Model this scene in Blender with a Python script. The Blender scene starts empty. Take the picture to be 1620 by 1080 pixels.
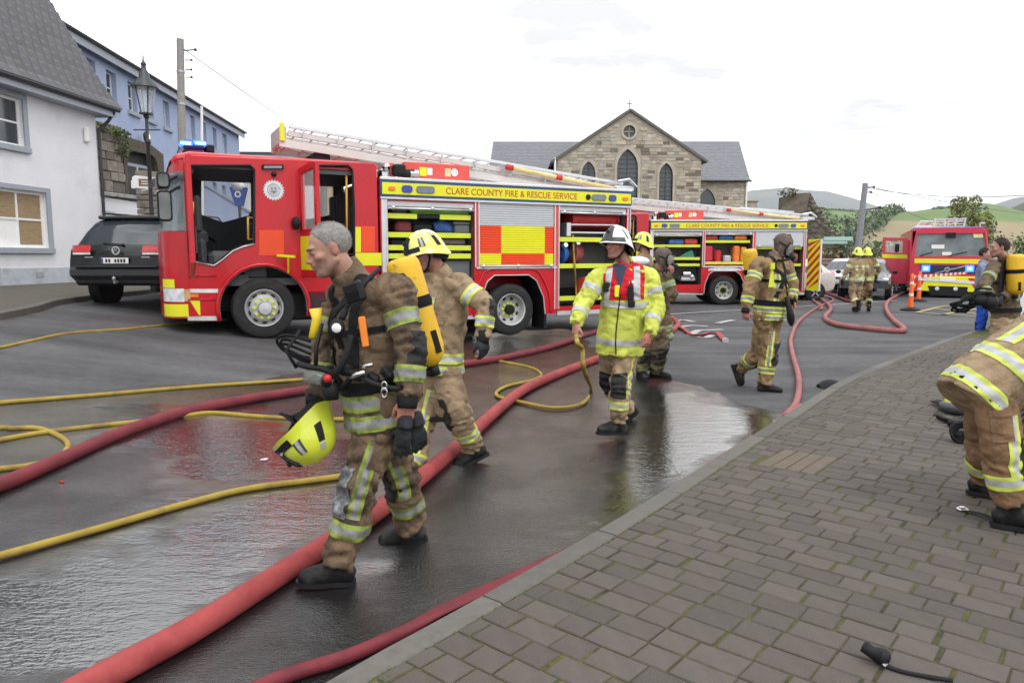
import bpy, bmesh, math, random
import numpy as np
from mathutils import Vector, Matrix, Euler
from mathutils.bvhtree import BVHTree
random.seed(7);RNG=np.random.default_rng(7)
SC=bpy.context.scene
COL=SC.collection
#  camera
FPX, HOR, CAMZ=1150.0, 407.0, 1.55
TH=math.atan((540-HOR)/FPX)
cd=bpy.data.cameras.new('camera');cam=bpy.data.objects.new('camera', cd);COL.objects.link(cam)
cam.location=(0, 0, CAMZ);cam.rotation_euler=(math.pi/2-TH, 0, 0)
cd.sensor_width=36;cd.lens=FPX/1620*36;cd.clip_start=0.05;cd.clip_end=12000
cd.dof.use_dof=True;cd.dof.focus_distance=4.2;cd.dof.aperture_fstop=7.1
SC.camera=cam
#  sky
W=bpy.data.worlds.new('World');SC.world=W;W.use_nodes=True
nt=W.node_tree;nt.nodes.clear()
out=nt.nodes.new('ShaderNodeOutputWorld');bg=nt.nodes.new('ShaderNodeBackground')
sky=nt.nodes.new('ShaderNodeTexSky');sky.sky_type='NISHITA';sky.sun_disc=False
SUN_EL, SUN_AZ=math.radians(52), math.radians(150)
sky.sun_elevation=SUN_EL;sky.sun_rotation=SUN_AZ
tc=nt.nodes.new('ShaderNodeTexCoord');sep=nt.nodes.new('ShaderNodeSeparateXYZ')
nt.links.new(tc.outputs['Generated'], sep.inputs[0])
mp=nt.nodes.new('ShaderNodeMapping');mp.inputs['Scale'].default_value=(1.3, 1.3, 4.0)
nt.links.new(tc.outputs['Generated'], mp.inputs[0])
nz=nt.nodes.new('ShaderNodeTexNoise');nz.inputs['Scale'].default_value=2.2;nz.inputs['Detail'].default_value=7;nz.inputs['Roughness'].default_value=.55
nt.links.new(mp.outputs[0], nz.inputs['Vector'])
cr=nt.nodes.new('ShaderNodeMapRange');cr.inputs[1].default_value=.36;cr.inputs[2].default_value=.60;cr.inputs[3].default_value=.475;cr.inputs[4].default_value=1.05
nt.links.new(nz.outputs[0], cr.inputs[0])
gr=nt.nodes.new('ShaderNodeMapRange');gr.inputs[1].default_value=0.0;gr.inputs[2].default_value=1.0;gr.inputs[3].default_value=19.0;gr.inputs[4].default_value=26.0
nt.links.new(sep.outputs[2], gr.inputs[0])
mu=nt.nodes.new('ShaderNodeMath');mu.operation='MULTIPLY';nt.links.new(cr.outputs[0], mu.inputs[0]);nt.links.new(gr.outputs[0], mu.inputs[1])
cc=nt.nodes.new('ShaderNodeCombineColor')
for i, k in enumerate((0.992, 0.998, 1.012)):
 m2=nt.nodes.new('ShaderNodeMath');m2.operation='MULTIPLY';m2.inputs[1].default_value=k
 nt.links.new(mu.outputs[0], m2.inputs[0]);nt.links.new(m2.outputs[0], cc.inputs[i])
mx=nt.nodes.new('ShaderNodeMix');mx.data_type='RGBA';mx.inputs[0].default_value=0.95
nt.links.new(sky.outputs[0], mx.inputs[6]);nt.links.new(cc.outputs[0], mx.inputs[7])
nt.links.new(mx.outputs[2], bg.inputs[0]);bg.inputs[1].default_value=0.1
nt.links.new(bg.outputs[0], out.inputs[0])
#  sun (through cloud)
sl=bpy.data.lights.new('sun', 'SUN');so=bpy.data.objects.new('sun', sl);COL.objects.link(so)
sl.energy=1.1;sl.angle=math.radians(18);sl.color=(1, .96, .9)
sd=Vector((math.sin(SUN_AZ)*math.cos(SUN_EL), math.cos(SUN_AZ)*math.cos(SUN_EL), math.sin(SUN_EL)))
so.rotation_euler=sd.to_track_quat('Z', 'Y').to_euler();so.location=sd*60
#  exposure
SC.view_settings.view_transform='Standard';SC.view_settings.look='None'
SC.view_settings.exposure=0.0;SC.view_settings.gamma=1;SC.view_settings.use_curve_mapping=False
SC.cycles.use_denoising=True
SC.cycles.max_bounces=8;SC.cycles.transparent_max_bounces=16
SC.cycles.sample_clamp_indirect=6
#  helpers
def ray(u, v):
 x=u-810.;yy=540.-v
 return(x, FPX*math.cos(TH)+yy*math.sin(TH), -FPX*math.sin(TH)+yy*math.cos(TH))
def P(u, v, d):
 r=ray(u, v);s=d/r[1];return Vector((r[0]*s, d, CAMZ+r[2]*s))
def sm(a, b, x):
 t=np.clip((x-a)/(b-a), 0, 1);return t*t*(3-2*t)
def gz(x, y):return 0.75*sm(-1.5, -10, x)
def G(u, v, off=0.0):
 r=ray(u, v);z=0.0
 for i in range(50):
  s=(CAMZ-z-off)/(-r[2]);x, y=r[0]*s, r[1]*s;z=.5*z+.5*float(gz(x, y))
 return Vector((x, y, z+off))
_M={}
def mat(name, col, rough=.6, metal=0., var=.12, vscale=8., bump=0., bscale=60., spec=.5, coat=0., emit=None, estr=1., alpha=1., trans=0., col2=None, c2lo=.5, c2hi=.7, c2scale=5., rvar=.08, stretch=None, ao=None, tone=False, coords='Object'):
 """plain principled surface with noise in colour, gloss and relief; col2 = stains laid over by noise"""
 if name in _M:return _M[name]
 m=bpy.data.materials.new(name);_M[name]=m;m.use_nodes=True;m['tone']=int(tone)
 n=m.node_tree;L=n.links;b=n.nodes['Principled BSDF']
 b.inputs['Roughness'].default_value=rough;b.inputs['Metallic'].default_value=metal
 b.inputs['Specular IOR Level'].default_value=spec
 if coat:b.inputs['Coat Weight'].default_value=coat;b.inputs['Coat Roughness'].default_value=.06
 if trans:b.inputs['Transmission Weight'].default_value=trans
 if alpha<1:b.inputs['Alpha'].default_value=alpha
 if emit:b.inputs['Emission Color'].default_value=(*emit, 1);b.inputs['Emission Strength'].default_value=estr
 t=n.nodes.new('ShaderNodeTexCoord');vec=t.outputs[coords]
 if stretch:
  q=n.nodes.new('ShaderNodeMapping');q.inputs['Scale'].default_value=stretch;L.new(vec, q.inputs[0]);vec=q.outputs[0]
 nz=n.nodes.new('ShaderNodeTexNoise');nz.inputs['Scale'].default_value=vscale;nz.inputs['Detail'].default_value=6;L.new(vec, nz.inputs['Vector'])
 r=n.nodes.new('ShaderNodeMapRange');r.inputs[1].default_value=.3;r.inputs[2].default_value=.7
 r.inputs[3].default_value=1-var;r.inputs[4].default_value=1+var;L.new(nz.outputs[0], r.inputs[0])
 mul=n.nodes.new('ShaderNodeMix');mul.data_type='RGBA';mul.blend_type='MULTIPLY';mul.inputs[0].default_value=1
 mul.inputs[6].default_value=(*col, 1);cmb=n.nodes.new('ShaderNodeCombineColor')
 for i in range(3):L.new(r.outputs[0], cmb.inputs[i])
 L.new(cmb.outputs[0], mul.inputs[7]);c=mul.outputs[2]
 if tone:
  a=n.nodes.new('ShaderNodeAttribute');a.attribute_name='tone'
  m3=n.nodes.new('ShaderNodeMix');m3.data_type='RGBA';m3.blend_type='MULTIPLY';m3.inputs[0].default_value=1
  L.new(c, m3.inputs[6]);L.new(a.outputs['Color'], m3.inputs[7]);c=m3.outputs[2]
 if col2:
  n2=n.nodes.new('ShaderNodeTexNoise');n2.inputs['Scale'].default_value=c2scale;n2.inputs['Detail'].default_value=8;n2.inputs['Roughness'].default_value=.65
  off=n.nodes.new('ShaderNodeMapping');off.inputs['Location'].default_value=(7.3, 2.1, 4.4);L.new(vec, off.inputs[0]);L.new(off.outputs[0], n2.inputs['Vector'])
  r2=n.nodes.new('ShaderNodeMapRange');r2.inputs[1].default_value=c2lo;r2.inputs[2].default_value=c2hi;L.new(n2.outputs[0], r2.inputs[0])
  m4=n.nodes.new('ShaderNodeMix');m4.data_type='RGBA';L.new(r2.outputs[0], m4.inputs[0]);L.new(c, m4.inputs[6]);m4.inputs[7].default_value=(*col2, 1);c=m4.outputs[2]
 L.new(c, b.inputs['Base Color'])
 if rvar and rough>.02:
  r3=n.nodes.new('ShaderNodeMapRange');r3.inputs[1].default_value=.3;r3.inputs[2].default_value=.7
  r3.inputs[3].default_value=max(.02, rough-rvar);r3.inputs[4].default_value=min(1, rough+rvar);L.new(nz.outputs[0], r3.inputs[0]);L.new(r3.outputs[0], b.inputs['Roughness'])
 if bump:
  n4=n.nodes.new('ShaderNodeTexNoise');n4.inputs['Scale'].default_value=bscale;n4.inputs['Detail'].default_value=5;L.new(vec, n4.inputs['Vector'])
  bp=n.nodes.new('ShaderNodeBump');bp.inputs['Strength'].default_value=1;bp.inputs['Distance'].default_value=bump;L.new(n4.outputs[0], bp.inputs['Height']);L.new(bp.outputs[0], b.inputs['Normal'])
 return m
def link(o, parent=None):
 COL.objects.link(o)
 if parent is not None:o.parent=parent
 return o
def tag(o, label=None, cat=None, group=None, kind=None):
 if label:o['label']=label
 if cat:o['category']=cat
 if group:o['group']=group
 if kind:o['kind']=kind
 return o
def empty(name, loc, rz=0., label=None, cat=None, group=None, scale=1.):
 o=bpy.data.objects.new(name, None);COL.objects.link(o);o.location=loc;o.rotation_euler=(0, 0, rz);o.scale=(scale, )*3
 o.empty_display_size=.1
 return tag(o, label, cat, group)
class MB:
 """collects shapes, then becomes one mesh object"""
 def __init__(s):s.v=[];s.f=[];s.m=[];s.M=None;s.tone=[];s.ct=1.0
 def add(s, vs, fs, mi=0, M=None):
  k=len(s.v);MM=M if M is not None else s.M
  if MM is not None:vs=[tuple(MM@Vector(q))for q in vs]
  s.v+=[tuple(q)for q in vs];s.f+=[tuple(i+k for i in q)for q in fs];s.m+=[mi]*len(fs)
  s.tone+=[s.ct]*len(vs)
  return s
 def box(s, lo, hi, mi=0, b=0., M=None):
  x0, y0, z0=lo;x1, y1, z1=hi
  if b<=0:
   vs=[(x, y, z)for x in(x0, x1)for y in(y0, y1)for z in(z0, z1)]
   fs=[(0, 1, 3, 2), (4, 6, 7, 5), (0, 4, 5, 1), (2, 3, 7, 6), (0, 2, 6, 4), (1, 5, 7, 3)]
   return s.add(vs, fs, mi, M)
  b=min(b, (x1-x0)*.45, (y1-y0)*.45, (z1-z0)*.45)
  vs=[];idx={}
  for i, x in enumerate((x0, x1)):
   for j, y in enumerate((y0, y1)):
    for k, z in enumerate((z0, z1)):
     sx, sy, sz=(b, -b)[i], (b, -b)[j], (b, -b)[k]
     idx[i, j, k, 0]=len(vs);vs.append((x, y+sy, z+sz))
     idx[i, j, k, 1]=len(vs);vs.append((x+sx, y, z+sz))
     idx[i, j, k, 2]=len(vs);vs.append((x+sx, y+sy, z))
  fs=[]
  g=lambda i, j, k, a:idx[i, j, k, a]
  for i in(0, 1):
   q=[g(i, 0, 0, 0), g(i, 1, 0, 0), g(i, 1, 1, 0), g(i, 0, 1, 0)];fs.append(q if i else q[::-1])
   q=[g(0, i, 0, 1), g(1, i, 0, 1), g(1, i, 1, 1), g(0, i, 1, 1)];fs.append(q[::-1]if i else q)
   q=[g(0, 0, i, 2), g(1, 0, i, 2), g(1, 1, i, 2), g(0, 1, i, 2)];fs.append(q if i else q[::-1])
  for i in(0, 1):
   for j in(0, 1):
    fs.append((g(i, j, 0, 0), g(i, j, 1, 0), g(i, j, 1, 1), g(i, j, 0, 1))if(i^j)else(g(i, j, 0, 1), g(i, j, 1, 1), g(i, j, 1, 0), g(i, j, 0, 0)))
    fs.append((g(i, 0, j, 2), g(i, 1, j, 2), g(i, 1, j, 0), g(i, 0, j, 0))if(i^j)else(g(i, 0, j, 0), g(i, 1, j, 0), g(i, 1, j, 2), g(i, 0, j, 2)))
    fs.append((g(0, i, j, 1), g(1, i, j, 1), g(1, i, j, 2), g(0, i, j, 2))if(i^j)else(g(0, i, j, 2), g(1, i, j, 2), g(1, i, j, 1), g(0, i, j, 1)))
    for k in(0, 1):
     t=(g(i, j, k, 0), g(i, j, k, 1), g(i, j, k, 2));fs.append(t if(i+j+k)%2 else t[::-1])
  return s.add(vs, fs, mi, M)
 def bar(s, a, b, w, h, mi=0, up=(0, 0, 1), bev=0.):
  a, b=Vector(a), Vector(b);d=b-a;L=d.length
  if L<1e-6:return s
  X=d/L;Z=Vector(up);Y=Z.cross(X)
  if Y.length<1e-4:Y=Vector((0, 1, 0)).cross(X)
  Y.normalize();Z=X.cross(Y)
  M=Matrix.Translation(a)@Matrix((X, Y, Z)).transposed().to_4x4()
  if s.M is not None:M=s.M@M
  return s.box((0, -w/2, -h/2), (L, w/2, h/2), mi, bev, M)
 def tube(s, pts, r, n=10, mi=0, closed=False, cap=True, rs=None, ell=None, up=None):
  pts=[Vector(p)for p in pts];N=len(pts);vs=[];fs=[]
  T=[(pts[min(i+1, N-1)]-pts[max(i-1, 0)]).normalized()for i in range(N)]
  if closed:T=[(pts[(i+1)%N]-pts[i-1]).normalized()for i in range(N)]
  u=Vector(up)if up is not None else Vector((0, 0, 1))
  if abs(u.dot(T[0]))>.9:u=Vector((0, 1, 0))if abs(T[0].y)<.9 else Vector((1, 0, 0))
  for i in range(N):
   u=(u-T[i]*u.dot(T[i])).normalized();w=T[i].cross(u)
   ra=rs[i]if rs is not None else r
   rx, ry=(ra if isinstance(ra, (tuple, list))else(ra, ra))
   for k in range(n):
    a=2*math.pi*k/n;vs.append(pts[i]+u*(math.cos(a)*ry)+w*(math.sin(a)*rx))
  for i in range(N if closed else N-1):
   for k in range(n):
    j=(i+1)%N
    fs.append((i*n+k, i*n+(k+1)%n, j*n+(k+1)%n, j*n+k))
  if cap and not closed:
   fs.append(tuple(range(n))[::-1]);fs.append(tuple((N-1)*n+k for k in range(n)))
  return s.add(vs, fs, mi)
 def cyl(s, a, b, r, n=16, mi=0, r2=None):
  return s.tube([a, b], r, n, mi, rs=[r, r if r2 is None else r2])
 def lathe(s, prof, n=24, mi=0, M=None, mis=None):
  """profile (r, h) turned round local Z"""
  vs=[];fs=[];K=len(prof)
  for k in range(n):
   a=2*math.pi*k/n
   for r, h in prof:vs.append((r*math.cos(a), r*math.sin(a), h))
  base=len(s.f)
  for k in range(n):
   for i in range(K-1):
    q=(k*K+i, ((k+1)%n)*K+i, ((k+1)%n)*K+i+1, k*K+i+1);fs.append(q)
  s.add(vs, fs, mi, M)
  if mis:
   for j in range(len(fs)):s.m[base+j]=mis[j%(K-1)]
  return s
 def grid(s, rows, mi=0, wrap=False):
  R=len(rows);Cn=len(rows[0]);vs=[q for r in rows for q in r];fs=[]
  for i in range(R-1):
   for j in range(Cn if wrap else Cn-1):
    k=(j+1)%Cn;fs.append((i*Cn+j, i*Cn+k, (i+1)*Cn+k, (i+1)*Cn+j))
  return s.add(vs, fs, mi)
 def ball(s, c, r, n=12, m=8, mi=0, sc=(1, 1, 1), M=None):
  vs=[];fs=[]
  for i in range(m+1):
   t=math.pi*i/m
   for k in range(n):
    a=2*math.pi*k/n
    vs.append((c[0]+r*sc[0]*math.sin(t)*math.cos(a), c[1]+r*sc[1]*math.sin(t)*math.sin(a), c[2]-r*sc[2]*math.cos(t)))
  for i in range(m):
   for k in range(n):fs.append((i*n+k, i*n+(k+1)%n, (i+1)*n+(k+1)%n, (i+1)*n+k))
  return s.add(vs, fs, mi, M)
 def mesh(s, mats, name='mesh', smooth=False, merge=False):
  me=bpy.data.meshes.new(name);me.from_pydata(s.v, [], s.f)
  for m in(mats if isinstance(mats, (list, tuple))else[mats]):me.materials.append(m)
  me.polygons.foreach_set('material_index', s.m)
  if any(m.get('tone', 0)for m in(mats if isinstance(mats, (list, tuple))else[mats])if m):
   at=me.color_attributes.new('tone', 'FLOAT_COLOR', 'POINT');a=np.ones((len(s.v), 4), 'f');a[:, :3]=np.array([(t if isinstance(t, tuple)else(t, t, t))for t in s.tone]);at.data.foreach_set('color', a.ravel())
  if merge:
   bm=bmesh.new();bm.from_mesh(me);bmesh.ops.remove_doubles(bm, verts=bm.verts, dist=1e-4);bmesh.ops.recalc_face_normals(bm, faces=bm.faces);bm.to_mesh(me);bm.free()
  me.update()
  if smooth:
   me.polygons.foreach_set('use_smooth', [True]*len(me.polygons))
   if smooth!='all':me.set_sharp_from_angle(angle=math.radians(smooth if smooth is not True else 38))
  return me
 def build(s, name, mats, parent=None, smooth=False, label=None, merge=False):
  o=bpy.data.objects.new(name, s.mesh(mats, name, smooth, merge));link(o, parent)
  if label:o['label']=label
  return o
def plate(outer, holes, th, bevel=0., frame=None, res=1):
 """flat sheet with holes, given as 2-D outlines (x, z); thickness runs from y=0 to y=th. Returns verts, faces."""
 cu=bpy.data.curves.new('outline', 'CURVE');cu.dimensions='2D';cu.fill_mode='BOTH'
 cu.extrude=th/2-bevel;cu.bevel_depth=bevel;cu.bevel_resolution=res;cu.offset=-bevel
 for pl in[outer]+list(holes):
  sp=cu.splines.new('POLY');sp.points.add(len(pl)-1);sp.use_cyclic_u=True
  for q, p in zip(sp.points, pl):q.co=(p[0], p[1], 0, 1)
 o=bpy.data.objects.new('outline', cu);COL.objects.link(o)
 me=bpy.data.meshes.new_from_object(o.evaluated_get(bpy.context.evaluated_depsgraph_get()))
 vs=[(v.co.x, th/2-v.co.z, v.co.y)for v in me.vertices];fs=[tuple(p.vertices)for p in me.polygons]
 bpy.data.objects.remove(o);bpy.data.curves.remove(cu);bpy.data.meshes.remove(me)
 if frame:vs=[frame(*q)for q in vs]
 return vs, fs
def letters(txt, size, th=.004, align='CENTER'):
 cu=bpy.data.curves.new('txt', 'FONT');cu.body=txt;cu.size=size;cu.extrude=th/2;cu.align_x=align;cu.align_y='CENTER'
 o=bpy.data.objects.new('txt', cu);COL.objects.link(o)
 me=bpy.data.meshes.new_from_object(o.evaluated_get(bpy.context.evaluated_depsgraph_get()))
 vs=[(v.co.x, -v.co.z, v.co.y)for v in me.vertices];fs=[tuple(p.vertices)for p in me.polygons]
 bpy.data.objects.remove(o);bpy.data.curves.remove(cu);bpy.data.meshes.remove(me)
 return vs, fs
def rrect(x0, z0, x1, z1, r, n=4):
 pts=[]
 for cx, cz, a0 in((x1-r, z1-r, 0), (x0+r, z1-r, 90), (x0+r, z0+r, 180), (x1-r, z0+r, 270)):
  for i in range(n+1):
   a=math.radians(a0+90*i/n);pts.append((cx+r*math.cos(a), cz+r*math.sin(a)))
 return pts
def arch_pts(x0, x1, z0, zs, pointed=0., n=10):
 """window outline: straight sides from z0 to the spring line zs, then an arch (pointed > 0: gothic)"""
 w=x1-x0;pts=[(x0, z0), (x1, z0)]
 if pointed:
  R=w*pointed;
  for i in range(n+1):
   a=math.acos((R-w/2)/R)*i/n;pts.append((x1-R+R*math.cos(a), zs+R*math.sin(a)))
  for i in range(n, -1, -1):
   a=math.acos((R-w/2)/R)*i/n;pts.append((x0+R-R*math.cos(a), zs+R*math.sin(a)))
 else:
  for i in range(n+1):
   a=math.pi*i/n;pts.append(((x0+x1)/2+w/2*math.cos(a), zs+w/2*math.sin(a)))
 out=[]
 for p in pts:
  if not out or abs(p[0]-out[-1][0])+abs(p[1]-out[-1][1])>1e-4:out.append(p)
 return out
def spline(pts, per=8):
 """Catmull-Rom through the points"""
 pts=[np.array(p, float)for p in pts];o=[]
 q=[2*pts[0]-pts[1]]+pts+[2*pts[-1]-pts[-2]]
 for i in range(1, len(q)-2):
  for k in range(per):
   t=k/per;a, b, c, d=q[i-1:i+3]
   o.append(.5*((2*b)+(-a+c)*t+(2*a-5*b+4*c-d)*t*t+(-a+3*b-3*c+d)*t**3))
 o.append(pts[-1]);return[Vector(x)for x in o]
def vnoise(p, seed=0):
 """cheap smooth noise on an (N,3) array, about -1..1"""
 r=np.random.default_rng(seed);out=np.zeros(len(p))
 for k in range(6):
  d=r.normal(size=3);d/=np.linalg.norm(d);f=r.uniform(.6, 1.7);out+=np.sin(p@d*f*2*math.pi/1.6+r.uniform(0, 6.28)+1.3*np.sin(p@r.normal(size=3)*1.3+r.uniform(0, 6)))
 return out/3.
 #  ground
def poly_sdf(px, py, poly):
 """signed distance to a polygon (positive inside)"""
 n=len(poly);d=np.full(px.shape, 1e9);ins=np.zeros(px.shape, bool)
 for i in range(n):
  ax, ay=poly[i];bx, by=poly[(i+1)%n];ex, ey=bx-ax, by-ay
  wx, wy=px-ax, py-ay;t=np.clip((wx*ex+wy*ey)/(ex*ex+ey*ey+1e-12), 0, 1)
  d=np.minimum(d, (wx-ex*t)**2+(wy-ey*t)**2)
  c=((ay>py)!=(by>py))&(px<(bx-ax)*(py-ay)/(by-ay+1e-12)+ax);ins^=c
 return np.where(ins, 1, -1)*np.sqrt(d)
wet_px=[(-700, 690), (-300, 655), (150, 623), (490, 591), (640, 560), (700, 536), (800, 523), (890, 519), (915, 535), (946, 556), (1030, 598), (1100, 612), (1170, 636), (1250, 668)]
wet_poly=[tuple(G(*p)[:2])for p in wet_px]+[(2.9, 5.9), (0.5, 2.9), (-.5, 1.2), (-9, .5)]
pud_px=[(1020, 622), (1090, 618), (1165, 642), (1236, 668), (1150, 735), (1020, 800), (900, 850), (960, 770), (1010, 700)]
pud_poly=[tuple(G(*p)[:2])for p in pud_px]
pud2_px=[(450, 690), (520, 720), (600, 800), (480, 870), (330, 950), (200, 1000), (120, 960), (300, 860), (330, 790), (400, 740), (150, 690), (220, 640), (330, 640)]
pud2_poly=[tuple(G(*p)[:2])for p in pud2_px]
def axis(segs):
 o=[]
 for a, b, st in segs:o+=list(np.arange(a, b, st))
 return np.array(o+[segs[-1][1]])
gx=axis([(-60, -14, 2.), (-14, -7, .35), (-7, 5, .07), (5, 12, .35), (12, 60, 3.)])
gy=axis([(-12, 1.5, .7), (1.5, 12, .07), (12, 20, .25), (20, 60, 2.)])
X, Y=np.meshgrid(gx, gy, indexing='ij');Z=gz(X, Y)
Z+=np.where((X>-7)&(X<12)&(Y>1)&(Y<25), .012*np.sin(X*.9+1.2)*np.sin(Y*.7+.3), 0)
mb=MB();ny=len(gy);vs=np.stack([X, Y, Z], -1).reshape(-1, 3)
fs=[]
for i in range(len(gx)-1):
 k=i*ny
 for j in range(ny-1):fs.append((k+j, k+ny+j, k+ny+j+1, k+j+1))
me=bpy.data.meshes.new('road');me.from_pydata(vs.tolist(), [], fs)
px_, py_=vs[:, 0], vs[:, 1]
wobble=.16*vnoise(np.stack([px_*.9, py_*.9, 0*px_], 1), 3)+.05*vnoise(np.stack([px_*4, py_*4, 0*px_], 1), 4)
wet=np.clip(.5+(poly_sdf(px_, py_, wet_poly)+wobble)/.16, 0, 1)
pud=np.clip(.5+(poly_sdf(px_, py_, pud_poly)+wobble*.8)/.5, 0, 1)*.9
pud=np.maximum(pud, np.clip(.5+(poly_sdf(px_, py_, pud2_poly)+wobble*2.0+.22)/.6, 0, 1)*.92)
ca=me.color_attributes.new('water', 'FLOAT_COLOR', 'POINT');arr=np.zeros((len(vs), 4), 'f');arr[:, 0]=wet;arr[:, 1]=pud;arr[:, 3]=1
ca.data.foreach_set('color', arr.ravel());me.polygons.foreach_set('use_smooth', [True]*len(me.polygons))
road=link(bpy.data.objects.new('road', me));tag(road, 'grey asphalt road, wet in the near half', kind='structure')
def asphalt():
 m=bpy.data.materials.new('asphalt');m.use_nodes=True;n=m.node_tree;L=n.links;b=n.nodes['Principled BSDF']
 N=lambda t, **k:n.nodes.new('ShaderNode'+t)
 tcx=N('TexCoord');at=N('Attribute');at.attribute_name='water';sp=N('SeparateColor');L.new(at.outputs['Color'], sp.inputs[0])
 def noise(scale, det=6, st=None, rough=.5):
  v=tcx.outputs['Object']
  if st:q=N('Mapping');q.inputs['Scale'].default_value=st;L.new(v, q.inputs[0]);v=q.outputs[0]
  z=N('TexNoise');z.inputs['Scale'].default_value=scale;z.inputs['Detail'].default_value=det;z.inputs['Roughness'].default_value=rough;L.new(v, z.inputs['Vector']);return z.outputs[0]
 def rng(x, a, b_, c, d):
  r=N('MapRange');r.inputs[1].default_value=a;r.inputs[2].default_value=b_;r.inputs[3].default_value=c;r.inputs[4].default_value=d;L.new(x, r.inputs[0]);return r.outputs[0]
 def math_(op, x, y):
  q=N('Math');q.operation=op
  for i, w in enumerate((x, y)):
   if isinstance(w, (int, float)):q.inputs[i].default_value=w
   else:L.new(w, q.inputs[i])
  return q.outputs[0]
 fine=noise(140, 3);mid=noise(9, 6);big=noise(.7, 5);streak=noise(1.3, 6, (.25, 1.6, 1))
 lum=math_('MULTIPLY', rng(fine, .3, .7, .6, 1.45), math_('MULTIPLY', rng(mid, .3, .7, .86, 1.14), rng(math_('ADD', math_('MULTIPLY', big, .5), math_('MULTIPLY', streak, .5)), .36, .64, .62, 1.3)))
 dry=math_('MULTIPLY', lum, .082);wetc=math_('MULTIPLY', lum, .013)
 wetv=math_('ADD', sp.outputs[0], math_('MULTIPLY', math_('SUBTRACT', noise(16, 5), .5), .9))
 wm=rng(wetv, .38, .62, 0, 1)
 mix=N('Mix');L.new(wm, mix.inputs[0]);L.new(dry, mix.inputs[2]);L.new(wetc, mix.inputs[3])
 cc_=N('CombineColor');L.new(mix.outputs[0], cc_.inputs[0]);L.new(math_('MULTIPLY', mix.outputs[0], 1.0), cc_.inputs[1]);L.new(math_('MULTIPLY', mix.outputs[0], 1.05), cc_.inputs[2])
 L.new(cc_.outputs[0], b.inputs['Base Color'])
 pv=math_('ADD', sp.outputs[1], math_('MULTIPLY', math_('SUBTRACT', noise(3.2, 6), .5), 1.1));pm=math_('MULTIPLY', rng(pv, .3, .75, 0, 1), wm)
 r1=N('Mix');L.new(wm, r1.inputs[0]);r1.inputs[2].default_value=.82;L.new(rng(noise(5, 5), .3, .7, .16, .30), r1.inputs[3])
 r2=N('Mix');L.new(pm, r2.inputs[0]);L.new(r1.outputs[0], r2.inputs[2]);r2.inputs[3].default_value=.07
 L.new(r2.outputs[0], b.inputs['Roughness'])
 film=math_('MAXIMUM', rng(noise(1.7, 5), .36, .58, .50, 1.0), pm);L.new(math_('MULTIPLY', wm, film), b.inputs['Coat Weight']);b.inputs['Coat Roughness'].default_value=.025;L.new(rng(pm, 0, 1, 1.62, 2.25), b.inputs['Coat IOR']);b.inputs['Specular IOR Level'].default_value=.22
 grain=math_('ADD', math_('MULTIPLY', noise(85, 2), .55), math_('MULTIPLY', noise(220, 2), .35))
 rip=math_('ADD', math_('MULTIPLY', noise(9, 3, (.5, 1.4, 1)), 1.0), math_('MULTIPLY', noise(44, 2, (.62, 1.25, 1)), .66))
 g1=math_('MULTIPLY', grain, rng(pm, 0, 1, 1.0, .10));h=math_('ADD', math_('MULTIPLY', g1, .0068), math_('MULTIPLY', math_('MULTIPLY', rip, wm), .0032))
 bp=N('Bump');bp.inputs['Strength'].default_value=1;bp.inputs['Distance'].default_value=1.0;L.new(h, bp.inputs['Height'])
 L.new(bp.outputs[0], b.inputs['Normal'])
 h2=math_('ADD', math_('MULTIPLY', math_('MULTIPLY', rip, wm), .0034), math_('MULTIPLY', g1, .0068))
 bp2=N('Bump');bp2.inputs['Distance'].default_value=1.0;L.new(h2, bp2.inputs['Height']);L.new(bp2.outputs[0], b.inputs['Coat Normal'])
 return m
me.materials.append(asphalt())
M_land=mat('land', (.07, .09, .03), .95, var=.3, vscale=.05, col2=(.12, .1, .05), c2scale=.02)
mb=MB();mb.grid([[(x, y, -.5 if y<90 else-.5-(y-90)*.002)for y in(-60, 30, 90, 400, 3000, 9000)]for x in(-6000, -300, -50, 50, 400, 6000)])
o=mb.build('ground', M_land);tag(o, 'grassy land beyond the square', kind='structure')
PZ=.10
KD=Vector((.648, .761, 0)).normalized();AD=Vector((KD.y, -KD.x, 0))
kerb_px=[(420, 1126), (500, 1080), (680, 984), (845, 893), (1020, 792), (1230, 662), (1345, 594), (1470, 545), (1512, 531)]
kline=[G(u, v, PZ)for u, v in kerb_px]
kline=[kline[0]-KD*2.5]+kline+[kline[-1]+(kline[-1]-kline[-2]).normalized()*6]
kpts=spline([tuple(p)for p in kline], 40)
kb=np.array([p.dot(KD)for p in kpts]);ka=np.array([p.dot(AD)for p in kpts])
def kerb_a(b):return float(np.interp(b, kb, ka))
def PV(a, b, z=PZ):q=AD*a+KD*b;return Vector((q.x, q.y, z))
M_kerb=mat('kerb_granite', (.10, .092, .082), .8, var=.16, vscale=25, bump=.0025, bscale=120, col2=(.07, .073, .035), c2scale=2.2, c2lo=.56, c2hi=.75, tone=True)
KW=.125
kerbobj=empty('kerb', (0, 0, 0));tag(kerbobj, 'granite kerb along the block pavement', kind='structure')
b0, nk=kb[0]+.1, 0
rr=random.Random(3)
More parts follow.
